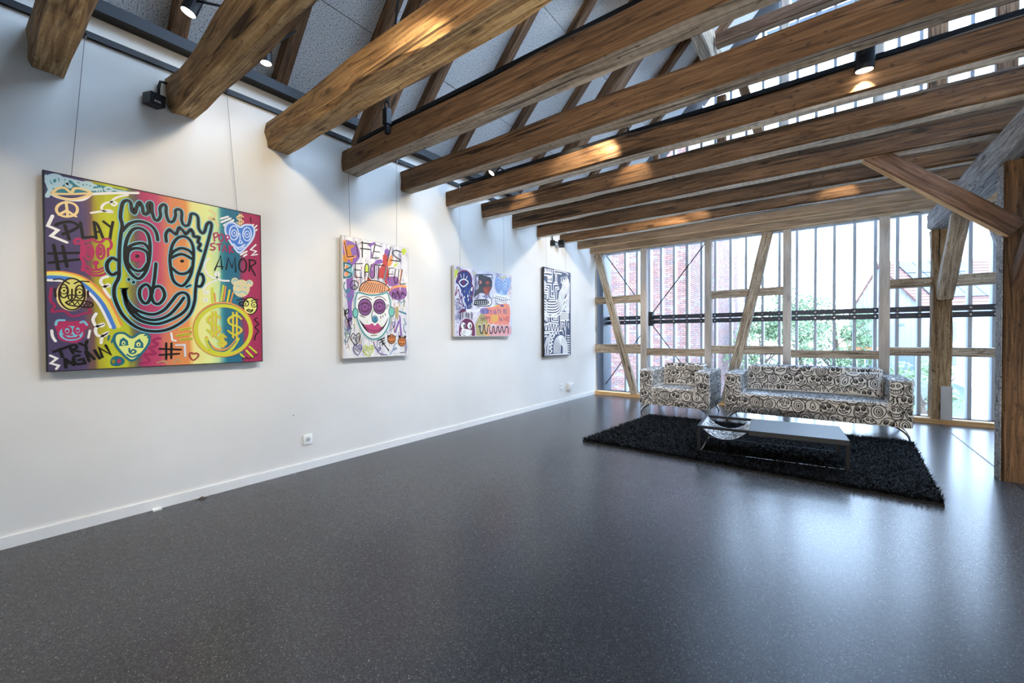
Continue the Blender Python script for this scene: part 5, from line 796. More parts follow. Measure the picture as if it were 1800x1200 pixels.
('plumd',-1,1,1,28,242,26,239,22,239,21,242,22,245,26,245),('navy2',-1,1,1,20,84,17,80,12,80,9,84,12,87,17,87),('grey',-1,1,1,26,97,25,92,22,92,21,97,22,102,25,102),('grey',-1,1,1,38,307,36,302,32,301,30,307,32,312,36,312),
('plumd',-1,1,1,30,160,27,158,21,158,18,160,21,162,27,162),('navy2',-1,1,1,-5,112,-8,108,-12,108,-14,112,-12,115,-8,115),('black2',-1,1,1,99,169,96,168,91,167,88,169,91,171,96,171),
('grey',-1,1,1,90,371,89,367,85,366,83,371,85,376,89,376),('navy2',-1,1,1,31,229,29,226,25,226,23,229,25,232,29,232),('grey',-1,1,1,87,214,84,211,77,211,74,213,77,216,84,216),('plumd',-1,1,1,5,73,4,68,1,68,0,73,1,77,4,77),
('grey',-1,1,1,101,394,99,389,96,389,94,394,96,399,99,399),('black2',-1,1,1,48,292,46,288,42,288,40,291,42,295,46,295),('grey',-1,1,1,43,404,41,401,39,401,37,403,39,406,41,406),
('black2',-1,1,1,109,164,106,161,100,161,98,163,100,166,106,166),('black2',-1,1,1,32,64,29,59,23,59,21,64,24,68,29,68),('grey',-1,1,1,77,81,75,77,71,77,69,81,71,85,75,85),('navy2',-1,1,1,-1,226,-3,223,-6,223,-8,226,-6,229,-2,229),
('black2',-1,1,1,-2,344,-4,340,-8,340,-10,343,-8,347,-4,347),('grey',-1,1,1,32,261,30,256,25,256,22,260,25,265,30,265),('navy2',-1,1,1,-14,86,-17,83,-23,83,-26,86,-23,89,-17,89),
('navy2',-1,1,1,60,452,58,449,55,449,53,451,55,454,58,454),('plumd',-1,1,1,75,301,73,296,68,296,66,300,69,305,73,305),('black2',-1,1,1,16,123,13,119,7,119,4,123,7,128,13,128),
('plumd',-1,1,1,86,374,83,372,79,372,76,374,79,376,83,376),('grey',-1,1,1,-5,155,-7,153,-12,153,-14,155,-12,157,-7,157),('plumd',-1,1,1,57,40,55,36,50,36,48,40,50,44,55,44),
('navy2',-1,1,1,35,231,34,226,30,226,29,230,30,235,34,235),('grey',-1,1,1,97,99,95,94,93,94,91,99,93,104,95,104),('plumd',-1,1,1,37,422,35,419,31,419,29,422,31,424,35,424),
('black2',-1,1,1,-14,170,-17,167,-22,167,-25,170,-22,173,-17,173),('grey',-1,1,1,-2,265,-4,261,-7,261,-8,265,-7,269,-4,269),('grey',-1,1,1,55,351,52,346,47,345,45,350,47,356,52,356),
('grey',-1,1,1,59,58,56,53,49,53,46,58,49,62,56,62),('navy2',-1,1,1,51,281,50,277,47,277,46,280,47,284,50,284),('black2',-1,1,1,57,469,54,466,47,465,44,468,47,472,54,472),
('navy2',-1,1,1,109,151,106,147,100,147,97,151,100,155,106,155),('grey',-1,1,1,-2,287,-4,282,-9,282,-11,287,-9,291,-4,292),('navy2',-1,1,1,87,120,84,116,78,116,76,120,78,123,84,123),
('plumd',-1,1,1,94,510,92,504,89,504,87,509,89,515,92,515),('grey',-1,1,1,31,218,28,216,23,215,20,218,23,220,28,220),('plumd',-1,1,1,51,178,48,175,42,175,38,178,42,181,48,181),('black2',-1,1,1,47,50,43,46,38,46,35,50,38,54,44,54),
('plumd',-1,1,1,33,135,30,131,25,130,22,135,25,140,30,140),('plumd',-1,1,1,89,501,86,495,81,495,78,500,81,505,86,505),('black2',-1,1,1,84,225,83,221,80,221,79,225,80,229,83,229),
('black2',-1,1,1,80,417,77,413,71,413,69,417,72,420,77,421),('plumd',-1,1,1,48,480,47,477,45,477,43,480,45,482,47,483),('black2',-1,1,1,58,328,57,324,55,324,53,328,55,331,57,331),
('navy2',-1,1,1,22,408,19,403,14,403,11,408,14,413,19,413),('navy2',-1,1,1,70,300,67,295,61,295,58,300,61,305,67,305),('grey',-1,1,1,29,322,28,319,26,319,24,322,26,326,28,326),
('navy2',-1,1,1,104,110,100,108,94,108,91,110,94,112,101,112),('black2',-1,1,1,90,423,86,420,80,419,77,422,80,425,86,425),('plumd',-1,1,1,72,187,69,183,62,183,59,186,62,191,69,191),
('plumd',-1,1,1,66,459,62,455,56,455,52,458,56,461,62,461),('navy2',-1,1,1,7,274,5,268,0,268,-2,273,1,279,5,279),('grey',-1,1,1,12,273,9,270,3,270,1,273,3,276,9,276),('navy2',-1,1,1,-6,41,-9,36,-14,36,-17,41,-14,46,-9,46),
('navy2',-1,1,1,105,416,104,413,101,413,100,416,101,419,104,419),('plumd',-1,1,1,78,274,74,270,68,269,64,273,68,277,74,277),('plumd',-1,1,1,43,470,40,465,33,465,30,469,33,473,40,474),
('navy2',-1,1,1,96,248,95,245,92,245,91,248,92,250,95,251),('black2',-1,1,1,107,304,104,301,97,301,94,303,97,306,104,306),('navy2',-1,1,1,73,69,70,66,66,66,63,69,66,72,70,72),
('grey',-1,1,1,90,222,88,218,83,218,81,222,84,226,88,226),('black2',-1,1,1,90,352,88,347,84,347,82,352,84,357,88,357),('plumd',-1,1,1,-4,434,-5,431,-8,431,-10,433,-8,436,-5,437),
('grey',-1,1,1,63,469,62,463,58,463,57,468,59,474,62,474),('black2',-1,1,1,-4,113,-6,108,-9,108,-11,113,-9,117,-6,118),('navy2',-1,1,1,79,234,76,229,71,229,69,233,72,238,76,238),
('grey',-1,1,1,72,389,70,384,65,383,63,388,65,394,70,394),('plumd',-1,1,1,25,253,22,251,17,251,15,253,17,256,22,256),('grey',-1,1,1,69,463,67,460,64,460,62,462,64,465,67,465),
('grey',-1,1,1,82,414,79,411,72,411,69,413,72,416,79,416),('grey',-1,1,1,58,429,57,426,53,426,51,429,53,432,57,432),('navy2',-1,1,1,16,377,14,373,8,372,6,377,9,382,14,382),('grey',-1,1,1,48,263,46,259,42,259,40,263,42,267,46,267),
('grey',-1,1,1,76,172,73,169,68,169,65,172,68,175,73,175),('black2',-1,1,1,75,445,72,442,67,442,64,444,67,446,72,446),('black2',-1,1,1,79,89,77,83,74,83,73,89,75,94,77,94),('navy2',-1,1,1,10,217,9,214,6,214,4,217,6,219,9,219),
('plumd',-1,1,1,-8,380,-11,374,-17,374,-20,379,-17,385,-11,385),('navy2',-1,1,1,2,112,0,110,-4,110,-5,112,-4,115,0,115),('navy2',-1,1,1,41,339,39,336,33,336,31,339,33,341,39,342),
 ],
 'p4': [
('white',21,0,0,-15,1416,66,1429,238,1434),('white',21,0,0,-15,1376,65,1378,265,1386,266,1497),('white',21,0,0,32,1486,32,1432,217,1439,217,1505),('white',21,0,0,53,1485,52,1434),('white',21,0,0,93,1486,93,1435),
('white',21,0,0,134,1491,134,1437),('white',21,0,0,175,1494,175,1438),('white',21,0,0,323,1496,581,1509,734,1507,829,1479),('white',21,0,0,330,1445,330,1486),('white',21,0,0,330,1445,475,1458,580,1459),
('white',21,0,0,372,1293,373,1420,416,1417,415,1297),('white',21,0,0,106,1361,258,1363,251,1288,119,1282,126,1341,202,1342,195,1304,160,1304),('white',21,0,0,329,1281,430,1291),
('white',21,0,0,64,1233,229,1241,228,1123,299,1129,300,1248,459,1263),('white',21,0,0,43,1173,44,1267),('white',21,0,0,64,1190,159,1191,158,1000),('white',21,0,0,341,1013,371,1203,488,1217),
('white',21,0,0,116,983,118,1151,10,1152),('white',21,0,0,11,1278,9,1105,104,1106),('white',21,0,0,406,980,415,1176,503,1184),('white',21,0,0,171,994,355,1007),('white',21,0,0,213,1041,327,1042),('white',21,0,0,228,1101,228,1057),
('white',21,0,0,299,1107,298,1062),('white',21,0,0,9,1069,90,1076,89,981),('white',21,0,0,29,1035,28,992),('white',21,0,0,143,956,413,977),
('white',25,0,1,-19,949,55,950,116,914,340,923,427,955,487,1027,502,1112,578,1187,609,1243,640,1354),('white',25,0,1,-19,904,55,905,115,868,340,877,445,912,510,992,535,1097,611,1180,646,1245,677,1360),
('white',25,0,1,-19,860,54,860,115,823,339,831,462,869,534,957,568,1083,645,1174,682,1247,714,1366),('white',25,0,1,-20,815,54,815,115,778,339,784,479,826,558,922,601,1069,679,1167,720,1248,752,1372),
('white',25,0,1,-20,771,53,770,114,733,339,738,497,783,582,886,635,1054,713,1161,757,1250,790,1379),('white',25,0,1,-21,726,53,725,114,688,338,691,514,739,606,850,669,1039,747,1154,795,1252,828,1385),
('white',21,0,1,565,1396,579,1344,564,1312,640,1288,655,1243),('white',21,0,1,633,1411,648,1351,632,1318,701,1294,714,1249),('white',21,0,1,702,1426,717,1358,702,1325,764,1300,773,1254),
('white',21,0,1,773,1442,788,1365,772,1332,827,1306,833,1260),('white',21,0,0,607,947,715,1015),('white',21,0,0,650,969,746,1037),('white',21,0,0,693,991,778,1059),('white',21,0,0,737,1013,810,1081),
('white',21,0,0,781,1035,842,1103),('white',21,0,0,575,784,667,904,729,790),('white',21,0,0,624,795,691,952,763,801),('white',21,0,0,673,806,715,1000,798,812),('white',21,0,0,723,818,739,1048,833,823),
('white',12,0,0,765,1456,760,768),('white',12,0,0,784,1435,776,769),('white',12,0,0,803,1414,792,769),('white',12,0,0,822,1392,807,770),('white',12,0,0,841,1370,823,771),('white',12,0,0,860,1349,839,771),
('white',12,0,0,879,1327,855,772),('white',21,0,0,524,767,834,771),('white',21,0,0,524,735,833,742),('white',21,0,0,524,703,833,712),('white',21,0,0,524,671,833,682),('white',21,0,0,523,638,833,652),('white',27,0,1,21,747,20,626),
('white',27,0,1,96,717,95,596),('white',27,0,1,141,711,156,598),('white',27,0,1,51,740,57,611),('white',21,0,0,409,729,234,706,233,608,457,596,458,731),('white',21,0,0,425,696,297,684,296,642,408,637,409,675,344,669),
('white',23,0,1,-17,585,34,546,186,574,473,554),('white',23,0,1,-18,530,19,530,41,466,71,466,87,539,132,540,132,467,170,463,186,537,225,533,232,460,271,460,288,535,319,531,335,456,367,461,383,532,416,524,431,465,464,470,489,521),
('white',23,0,1,-11,418,154,426,326,427),('white',23,0,1,-12,390,185,394,138,337,92,256,46,152,30,24),('white',23,0,1,-27,338,93,345,32,225,-14,114,-22,26),('white',23,0,1,231,386,138,272,106,150,82,21),
('white',23,0,1,294,419,200,336,153,231,128,20),
('white',23,0,1,488,377,456,445,423,440,406,386,382,402,366,427,334,361,294,386,278,377,318,336,231,320,231,303,278,278,207,267,199,255,261,212,183,206,183,189,245,155,175,140,183,124,245,89,182,58),
('white',23,0,1,307,54,317,203,390,302,538,352,673,317,759,211,784,28),('white',23,0,1,349,52,358,189,419,282,538,329,648,295,732,201,752,29),('white',23,0,1,391,51,400,175,448,262,537,307,624,275,704,190,720,30),
('white',23,0,1,433,49,442,161,478,242,537,285,599,254,677,179,689,31),('white',23,0,1,476,48,485,147,508,221,537,263,575,233,651,169,657,32),('white',23,0,1,519,46,528,132,538,201,537,241,551,212,624,158,626,33),
('white',21,0,0,166,26,420,24,810,18),('white',21,0,1,539,454,505,436,606,446,639,386),('white',21,0,0,547,471,540,624,693,619,683,455),('white',21,0,0,589,480,582,582,641,575,632,506),('white',21,0,0,761,525,762,629,850,640),
('white',21,0,0,718,507,725,316),('white',21,0,0,832,587,832,491),('black2',12,0,0,813,386,857,386),('black2',12,0,0,813,340,857,340),('black2',12,0,0,812,295,857,294),('black2',12,0,0,812,249,856,248),
('black2',12,0,0,812,203,856,203),('black2',12,0,0,811,158,856,157),('black2',12,0,0,811,112,855,111),('black2',12,0,0,811,67,855,65),('black2',12,0,0,810,21,855,20),('white',-1,1,0,769,364,875,364,875,346,769,346),
('white',-1,1,0,769,322,875,321,875,304,768,305),('white',-1,1,0,768,280,875,279,874,261,768,263),('white',-1,1,0,768,238,874,237,874,219,768,221),('white',-1,1,0,768,196,874,194,874,177,767,179),
('white',-1,1,0,767,155,874,152,873,134,767,137),('white',-1,1,0,767,113,873,110,873,92,767,95),('white',-1,1,0,767,71,873,67,873,50,766,53),('white',-1,1,0,766,29,873,25,873,7,766,12),
 ],
}
# ------------------------------------------------------------------ paintings
PCOL = dict(black='#171614', blackr='#2a1b14', black2='#262a3a', dgrey='#34353a', dgrey2='#4b484c', white='#efece6', pale='#b9d3d6', pale2='#cfdcf0', teal='#23697a', teal2='#3b8088', teal3='#2b7a85', cream='#edcf92', cream2='#ddd0a0', mag='#b1325f', mag2='#a02c58',
  orange='#e8944c', orange3='#e8924e', yellow='#efd95e', lime='#d9e08a', blue='#4a7fd0', khaki='#d8d070', khaki2='#e8e480', sky='#72bcd0', sky2='#7cc0cc', lime2='#dfe887', olive='#8a8a2c', yell2='#cfcf3a', brick='#a9463e', tan='#b8a070', ghost='#d8d4d4',
  violet='#8a63a8', violet2='#5a4a90', ochre='#c9852c', orange4='#ee9a5e', redp='#c04a42', limep='#c8d64a', mauve='#96649c', tealp='#7fb8bc', tealp2='#56889c', teald='#1f5a66', teald2='#41738c', plumd='#5a2c48', plum='#8a5a8e', wine='#7a2050', peach='#f0a878', mint='#b8dcd6', mintd='#7cc4b0',
  rose='#c4507c', blue2='#5c9ec0', blue3='#3f84ae', brown='#5a2a20', orange5='#d8803c', grey='#8e8c90', navy='#2b3a78', navy2='#3a4068', blue4='#35519e', wine2='#7a2a54', wine3='#6a2448', brick2='#b0533e', lblue='#a8c4ec', blue5='#4a68a8', coral='#e88a70', amber='#e0a850', olive2='#b0a468',
  rosel='#e0a0a0', indigo='#4a4688', purplel='#8878a8', slate='#566084', redp2='#c44a58', pink='#e8d4e4')
def artmat(k): return paint('paint_'+k, PCOL[k], .5, 0, .3, .04)
def canvas_mat(kind, W, H):
    m, t, b = newmat('canvas_'+kind); L = t.links.new
    tcn = N(t, 'ShaderNodeTexCoord'); sp_ = N(t, 'ShaderNodeSeparateXYZ'); L(tcn.outputs['Object'], sp_.inputs[0])
    b.inputs['Roughness'].default_value = .55; b.inputs['Specular IOR Level'].default_value = .3
    if kind == 'p1':
        nz = N(t, 'ShaderNodeTexNoise', Scale=7.0, Detail=4.0)
        mp = N(t, 'ShaderNodeMapping'); mp.inputs['Scale'].default_value = (1, 3, .5); L(tcn.outputs['Object'], mp.inputs[0]); L(mp.outputs[0], nz.inputs['Vector'])
        ma = N(t, 'ShaderNodeMath', operation='MULTIPLY_ADD'); L(nz.outputs['Fac'], ma.inputs[0]); ma.inputs[1].default_value = .05
        dv = N(t, 'ShaderNodeMath', operation='DIVIDE'); L(sp_.outputs[1], dv.inputs[0]); dv.inputs[1].default_value = W; L(dv.outputs[0], ma.inputs[2])
        sb_ = N(t, 'ShaderNodeMath', operation='SUBTRACT'); L(ma.outputs[0], sb_.inputs[0]); sb_.inputs[1].default_value = .025
        c = ramp(t, sb_.outputs[0], [(0, '#4a4260'), (.13, '#55476c'), (.165, '#7a5a4c'), (.185, '#a89a2c'), (.22, '#c3c62c'), (.30, '#bcc02c'), (.325, '#7c7844'), (.35, '#6c5458'), (.37, '#b03a62'), (.44, '#c2486a'), (.50, '#e08858'), (.58, '#e8924e'), (.61, '#eee088'), (.70, '#e6ec98'), (.745, '#c8e0a0'), (.765, '#4a9a98'), (.79, '#2a6f84'), (.87, '#2c6c84'), (.885, '#84405c'), (.90, '#b0365e'), (.97, '#a63258'), (1, '#a03054')])
        L(c, b.inputs['Base Color'])
    elif kind in ('p2', 'p3'):
        n1 = N(t, 'ShaderNodeTexNoise', Scale=6.0, Detail=8.0); mp = N(t, 'ShaderNodeMapping'); mp.inputs['Scale'].default_value = (1, 3.2, .7) if kind == 'p2' else (1, 1, 1); L(tcn.outputs['Object'], mp.inputs[0]); L(mp.outputs[0], n1.inputs['Vector'])
        c = ramp(t, n1.outputs['Fac'], [(.32, '#8d86a0'), (.42, '#dcd8da'), (.6, '#efeae4')] if kind == 'p2' else [(.34, '#8a84a8'), (.46, '#dcd6e2'), (.62, '#eeeaf0')])
        v = N(t, 'ShaderNodeTexVoronoi', Scale=55.0); L(tcn.outputs['Object'], v.inputs['Vector'])
        q = N(t, 'ShaderNodeMixRGB', blend_type='MULTIPLY'); q.inputs[0].default_value = 1; L(c, q.inputs[1]); L(ramp(t, v.outputs['Distance'], [(.10, .25), (.17, 1)]), q.inputs[2]); L(q.outputs[0], b.inputs['Base Color'])
    else:
        b.inputs['Base Color'].default_value = rgb('#464d66')
    return m
def painting(key, Y0, W, Z0, H, lb, edge, border=None):
    XF = -3.768
    o = empty('painting', (XF, Y0, Z0), lb, 'painting')
    cv = MB().box(-.036, 0, 0, W, 0, H).build('canvas', canvas_mat(key, W, H), o)
    e_ = MB()
    for a_ in ((-.037, .0015, -.006, 0, -.006, H+.006), (-.037, .0015, W, W+.006, -.006, H+.006), (-.037, .0015, 0, W, -.006, 0), (-.037, .0015, 0, W, H, H+.006)): e_.box(*a_)
    e_.build('edge', edge, o)
    MB().box(-.062, -.028, .05, W-.05, H*.25, H*.3).build('batten', NEWW, o)
    groups = {}
    for i, (colr, wd, closed, smooth, *pts) in enumerate(ART[key]):
        p = [(a_/1000, c_/1000) for a_, c_ in zip(pts[::2], pts[1::2])]
        if smooth and len(p) > 2: p = catmull(p, closed, 4)
        off = .0008+i*.0000075
        if wd < 0: vs = p; fs = flat_tri(p)
        else: vs, fs = ribbon(p, wd/1000, closed)
        mb = groups.setdefault(colr, MB())
        vs = [(off, min(max(a_, .002), W-.002), min(max(c_, .002), H-.002)) for a_, c_ in vs]
        mb.add(vs, fs)
    for colr, mb in groups.items():
        q = mb.build('paint_layer', artmat(colr), o, fix=False); q['kind'] = 'stuff'
    return o
painting('p1', .318, 1.20, 1.03, 1.21, 'large square colourful painting with a big smiling face and the word AMOR', paint('edge_black', '#17151a', .6))
painting('p2', 2.262, .80, 1.02, 1.20, 'tall painting of a skull like face reading LIFE IS BEAUTIFUL', paint('edge_white', '#d8d4ce', .6))
painting('p3', 3.80, 1.20, 1.228, .90, 'wide splashed painting with a blue one eyed figure and small handwriting', paint('edge_white', '#d8d4ce', .6))
painting('p4', 5.92, .905, .87, 1.51, 'tall narrow black and white labyrinth painting nearest the window', paint('edge_black', '#17151a', .6))
def wire(y0, z0, y1, z1, lb):
    o = empty('hanging_wire', (XL+.03, y0, z0), lb, 'wire', 'steel wires holding the paintings')
    wpar(MB().tube([(XL+.032, y0, z0), (XL+.036, y1, z1)], .0016, 5).build('cord', paint('wire_grey', '#6a6c70', .5, .6)), o)
    wpar(MB().tube([(XL+.03, y0, z0-.03), (XL+.036, y0+.006, z0-.005), (XL+.03, y0, z0+.012)], .0035, 5).build('hook', CHROME), o)
for a_ in ((.51, 3.18, .435, 2.245, 'left hanging wire of the large square face painting'), (1.30, 3.18, 1.36, 2.245, 'right hanging wire of the large square face painting'), (2.345, 3.18, 2.36, 2.225, 'left hanging wire of the skull face painting'), (2.94, 3.18, 2.925, 2.225, 'right hanging wire of the skull face painting'), (3.93, 3.18, 3.93, 2.13, 'left hanging wire of the wide splashed painting'), (4.86, 3.18, 4.86, 2.13, 'right hanging wire of the wide splashed painting'), (6.03, 3.18, 6.04, 2.385, 'left hanging wire of the labyrinth painting'), (6.73, 3.18, 6.71, 2.385, 'right hanging wire of the labyrinth painting')): wire(*a_)
# ------------------------------------------------------------------ sockets and small bits on the wall
def socket(y, z, lb, tall=False, w=.081):
    o = empty('wall_socket', (XL, y, z), lb, 'socket'); h = .15 if tall else .09
    wpar(bmobj('frame', rbox(XL, XL+.011, y-w/2, y+w/2, z-h/2, z+h/2, .003, 2), WHITEP), o)
    for k in ((-.036, .036) if tall else (0,)):
        mb = MB(); mb.tube([(XL+.0112, y, z+k), (XL+.0118, y, z+k)], .0215, 20); rc = wpar(mb.build('recess', paint('socket_grey', '#b9b9b6', .5)), o)
        for d in (-.0095, .0095): ph_ = MB().tube([(XL+.0115, y+d, z+k), (XL+.0125, y+d, z+k)], .003, 8).build('pin_hole', BLACK); ph_.parent = rc
socket(1.925, .278, 'white power socket below the gap between the first two paintings', w=.085)
socket(6.58, .275, 'small white socket left of the white box near the window corner', True)
o = empty('wall_box', (XL, 6.86, .27), 'white junction box projecting from the wall near the window corner', 'box')
wpar(bmobj('housing', rbox(XL, XL+.05, 6.80, 6.92, .205, .34, .006, 2), WHITEP), o)
socket(6.985, .285, 'white socket just right of the white wall box')
prop(MB().tube([(XL, 1.80, .52), (XL+.006, 1.80, .52)], .004, 8).build('wall_plug', paint('plug_dark', '#54504c', .7)), 'tiny dark screw hole plug in the wall above the socket', 'plug')
prop(MB().box(XL+.014, XL+.05, .80, .85, 0, .012).build('paint_flake', WHITEP), 'small white flake on the floor against the baseboard', 'flake')
prop(MB().add([(XL+.03, 1.06, 0), (XL+.07, 1.07, 0), (XL+.06, 1.12, 0), (XL+.035, 1.11, 0), (XL+.05, 1.09, .02)], [(0, 1, 4), (1, 2, 4), (2, 3, 4), (3, 0, 4), (3, 2, 1, 0)]).build('dark_crumb', paint('crumb', '#3c332a', .8)), 'dark crumb of dirt on the floor near the baseboard', 'crumb')
prop(MB().box(1.262, 1.372, YW-.052, YW-.034, .066, .52).build('cover_board', paint('board_grey', '#a8a6a4', .6)), 'plain grey board leaning on the foot of the thick corner post', 'board')

# ------------------------------------------------------------------ doodle print
def ell(cx, cy, rx, ry, n=12, rot=0, a0=0, a1=2*pi):
    cl = abs(a1-a0-2*pi) < 1e-6; k = n if cl else n+1
    out = []
    for i in range(k):
        a_ = a0+(a1-a0)*i/n; x, y = rx*cos(a_), ry*sin(a_); out.append((cx+x*cos(rot)-y*sin(rot), cy+x*sin(rot)+y*cos(rot)))
    return out
def blob(rx, ry, rnd, n=12, k=.10):
    ph = [rnd.uniform(0, 6.3) for _ in range(3)]
    return [(rx*(1+k*sin(2*a_+ph[0])+k*.6*sin(3*a_+ph[1]))*cos(a_), ry*(1+k*sin(2*a_+ph[0])+k*.6*sin(3*a_+ph[1]))*sin(a_)) for a_ in [2*pi*i/n for i in range(n)]]
def motif(rnd):
    """strokes in a unit cell: (points, closed, width or -1 for filled)"""
    S = []; t_ = rnd.choice('EEEFFFFFFLMMMSDNN'); ol = blob(.49, .5, rnd); S.append((ol, 1, 1))
    if rnd.random() < .35: S.append(([(x*.82, y*.84) for x, y in ol], 1, .8))
    if t_ == 'E':
        r = rnd.uniform(-.4, .4); S += [(ell(0, 0, .27, .36, 12, r), 1, 1), (ell(.02, -.02, .15, .23, 10, r), 1, 1), (ell(.02, -.03, .06, .13, 8, r), 1, -1)]
    elif t_ == 'F':
        for s in (-1, 1): S += [(ell(s*.17, .17, .12, .17, 10), 1, 1), (ell(s*.17, .15, .06, .10, 8), 1, 1), (ell(s*.17+.01, .14, .03, .05, 6), 1, -1)]
        S += [([(-.06, -.06), (-.10, -.11), (-.03, -.13), (.03, -.10), (.09, -.12), (.06, -.06)], 0, 1), ([(-.30, -.14), (-.2, -.28), (0, -.35), (.2, -.28), (.30, -.14)], 0, 1.1), ([(-.30, -.14), (-.15, -.2), (0, -.22), (.15, -.2), (.30, -.14)], 0, .9)]
    elif t_ == 'L':
        S += [([(-.34, 0), (-.15, .12), (0, .06), (.15, .12), (.34, 0), (.15, -.14), (-.15, -.14)], 1, 1.1), ([(-.34, 0), (-.1, .0), (.1, .02), (.34, 0)], 0, .9), ([(-.05, .34), (0, .2), (.08, .22)], 0, 1)]
    elif t_ == 'M':
        S += [([(-.38, .14), (-.2, -.02), (0, -.06), (.2, -.02), (.38, .14), (.25, -.2), (0, -.3), (-.25, -.2)], 1, 1.1)]
        for k in range(5): x = -.24+k*.12; S.append(([(x, -.02), (x, -.2)], 0, .7))
        S += [(ell(-.14, .26, .08, .1, 8), 1, 1), (ell(.14, .26, .08, .1, 8), 1, 1), (ell(-.14, .25, .03, .04, 6), 1, -1), (ell(.14, .25, .03, .04, 6), 1, -1)]
    elif t_ == 'S':
        S.append(([(.34*(1-i/18)*cos(i*.62), .34*(1-i/18)*sin(i*.62)) for i in range(17)], 0, 1.1))
    elif t_ == 'D':
        S += [([(0, .4), (.16, .05), (.12, -.16), (0, -.22), (-.12, -.16), (-.16, .05)], 1, 1), (ell(0, -.05, .06, .1, 8), 1, -1), ([(-.34, -.2), (-.2, -.36), (0, -.4), (.2, -.36), (.34, -.2)], 0, 1)]
    else:
        S += [([(-.02, .38), (-.06, .05), (-.16, -.08), (-.04, -.16), (.04, -.1), (.14, -.14), (.14, -.02)], 0, 1.1), ([(-.3, -.25), (0, -.36), (.3, -.22)], 0, 1.2), (ell(-.24, .2, .1, .13, 8), 1, 1), (ell(.2, .2, .1, .13, 8), 1, 1), (ell(.2, .19, .04, .06, 6), 1, -1), (ell(-.24, .19, .04, .06, 6), 1, -1)]
    return S
def doodle(mb, bvh, org, ux, uy, W, H, dr, cell, lw, seed, maxd=3.0):
    """cover the W x H rectangle at org (axes ux,uy) and drop it on the surface along dr"""
    rnd = random.Random(seed); org = Vector(org); ux = Vector(ux); uy = Vector(uy); dr = Vector(dr).normalized()
    cols = int(W/cell)+2; rows = int(H/(cell*.9))+2
    for r in range(rows):
        for c in range(cols):
            s = cell*rnd.uniform(.94, 1.1); cx = (c+.5*(r % 2))*cell+rnd.uniform(-.06, .06)*cell; cy = (r+.2)*cell*.9+rnd.uniform(-.05, .05)*cell; rot = rnd.uniform(-.5, .5)
            for pts, closed, wd in motif(rnd):
                q = [(cx+s*(x*cos(rot)-y*sin(rot)), cy+s*(x*sin(rot)+y*cos(rot))) for x, y in pts]
                if len(q) > 2: q = catmull(q, closed, 3)
                if wd < 0: vs = q; fs = flat_tri(q)
                else: vs, fs = ribbon(q, lw*wd, closed)
                hit = []
                for x, y in vs:
                    if not (-.001 <= x <= W+.001 and -.001 <= y <= H+.001): hit.append(None); continue
                    h = bvh.ray_cast(org+ux*x+uy*y, dr, maxd)
                    hit.append((h[0]-dr*.0012, h[3], h[1].dot(dr)) if h[0] is not None and h[1].dot(dr) < -.35 else None)
                out = []; ids = {}; 
                for f in fs:
                    if any(hit[i] is None for i in f): continue
                    ds = [hit[i][1] for i in f]
                    if max(ds)-min(ds) > .012: continue
                    g = []
                    for i in f:
                        if i not in ids: ids[i] = len(out); out.append(hit[i][0])
                        g.append(ids[i])
                    mb.f.append(tuple(len(mb.v)+k for k in g)); mb.m.append(0)
                mb.v += [tuple(v) for v in out]
FAB, t, b = newmat('cream_print_fabric'); L = t.links.new
tcn = N(t, 'ShaderNodeTexCoord'); n = N(t, 'ShaderNodeTexNoise', Scale=350.0, Detail=2.0); L(tcn.outputs['Object'], n.inputs['Vector'])
L(ramp(t, n.outputs['Fac'], [(.35, (.66, .62, .56)), (.65, (.80, .76, .70))]), b.inputs['Base Color']); b.inputs['Roughness'].default_value = .7; b.inputs['Sheen Weight'].default_value = .25
INK = paint('print_ink', '#141312', .7)
def horn_leg(x, y, dx, dy):
    mb = MB(); n_ = 8; pts = []; rs = []
    for i in range(n_+1):
        u = i/n_; pts.append((x-dx*.11*(1-u)**2.2, y-dy*.05*(1-u)**2.2, .152*(1-u)+.002)); rs.append(.017*(1-u)+.008)
    mb.tube(pts, rs, 8); return mb
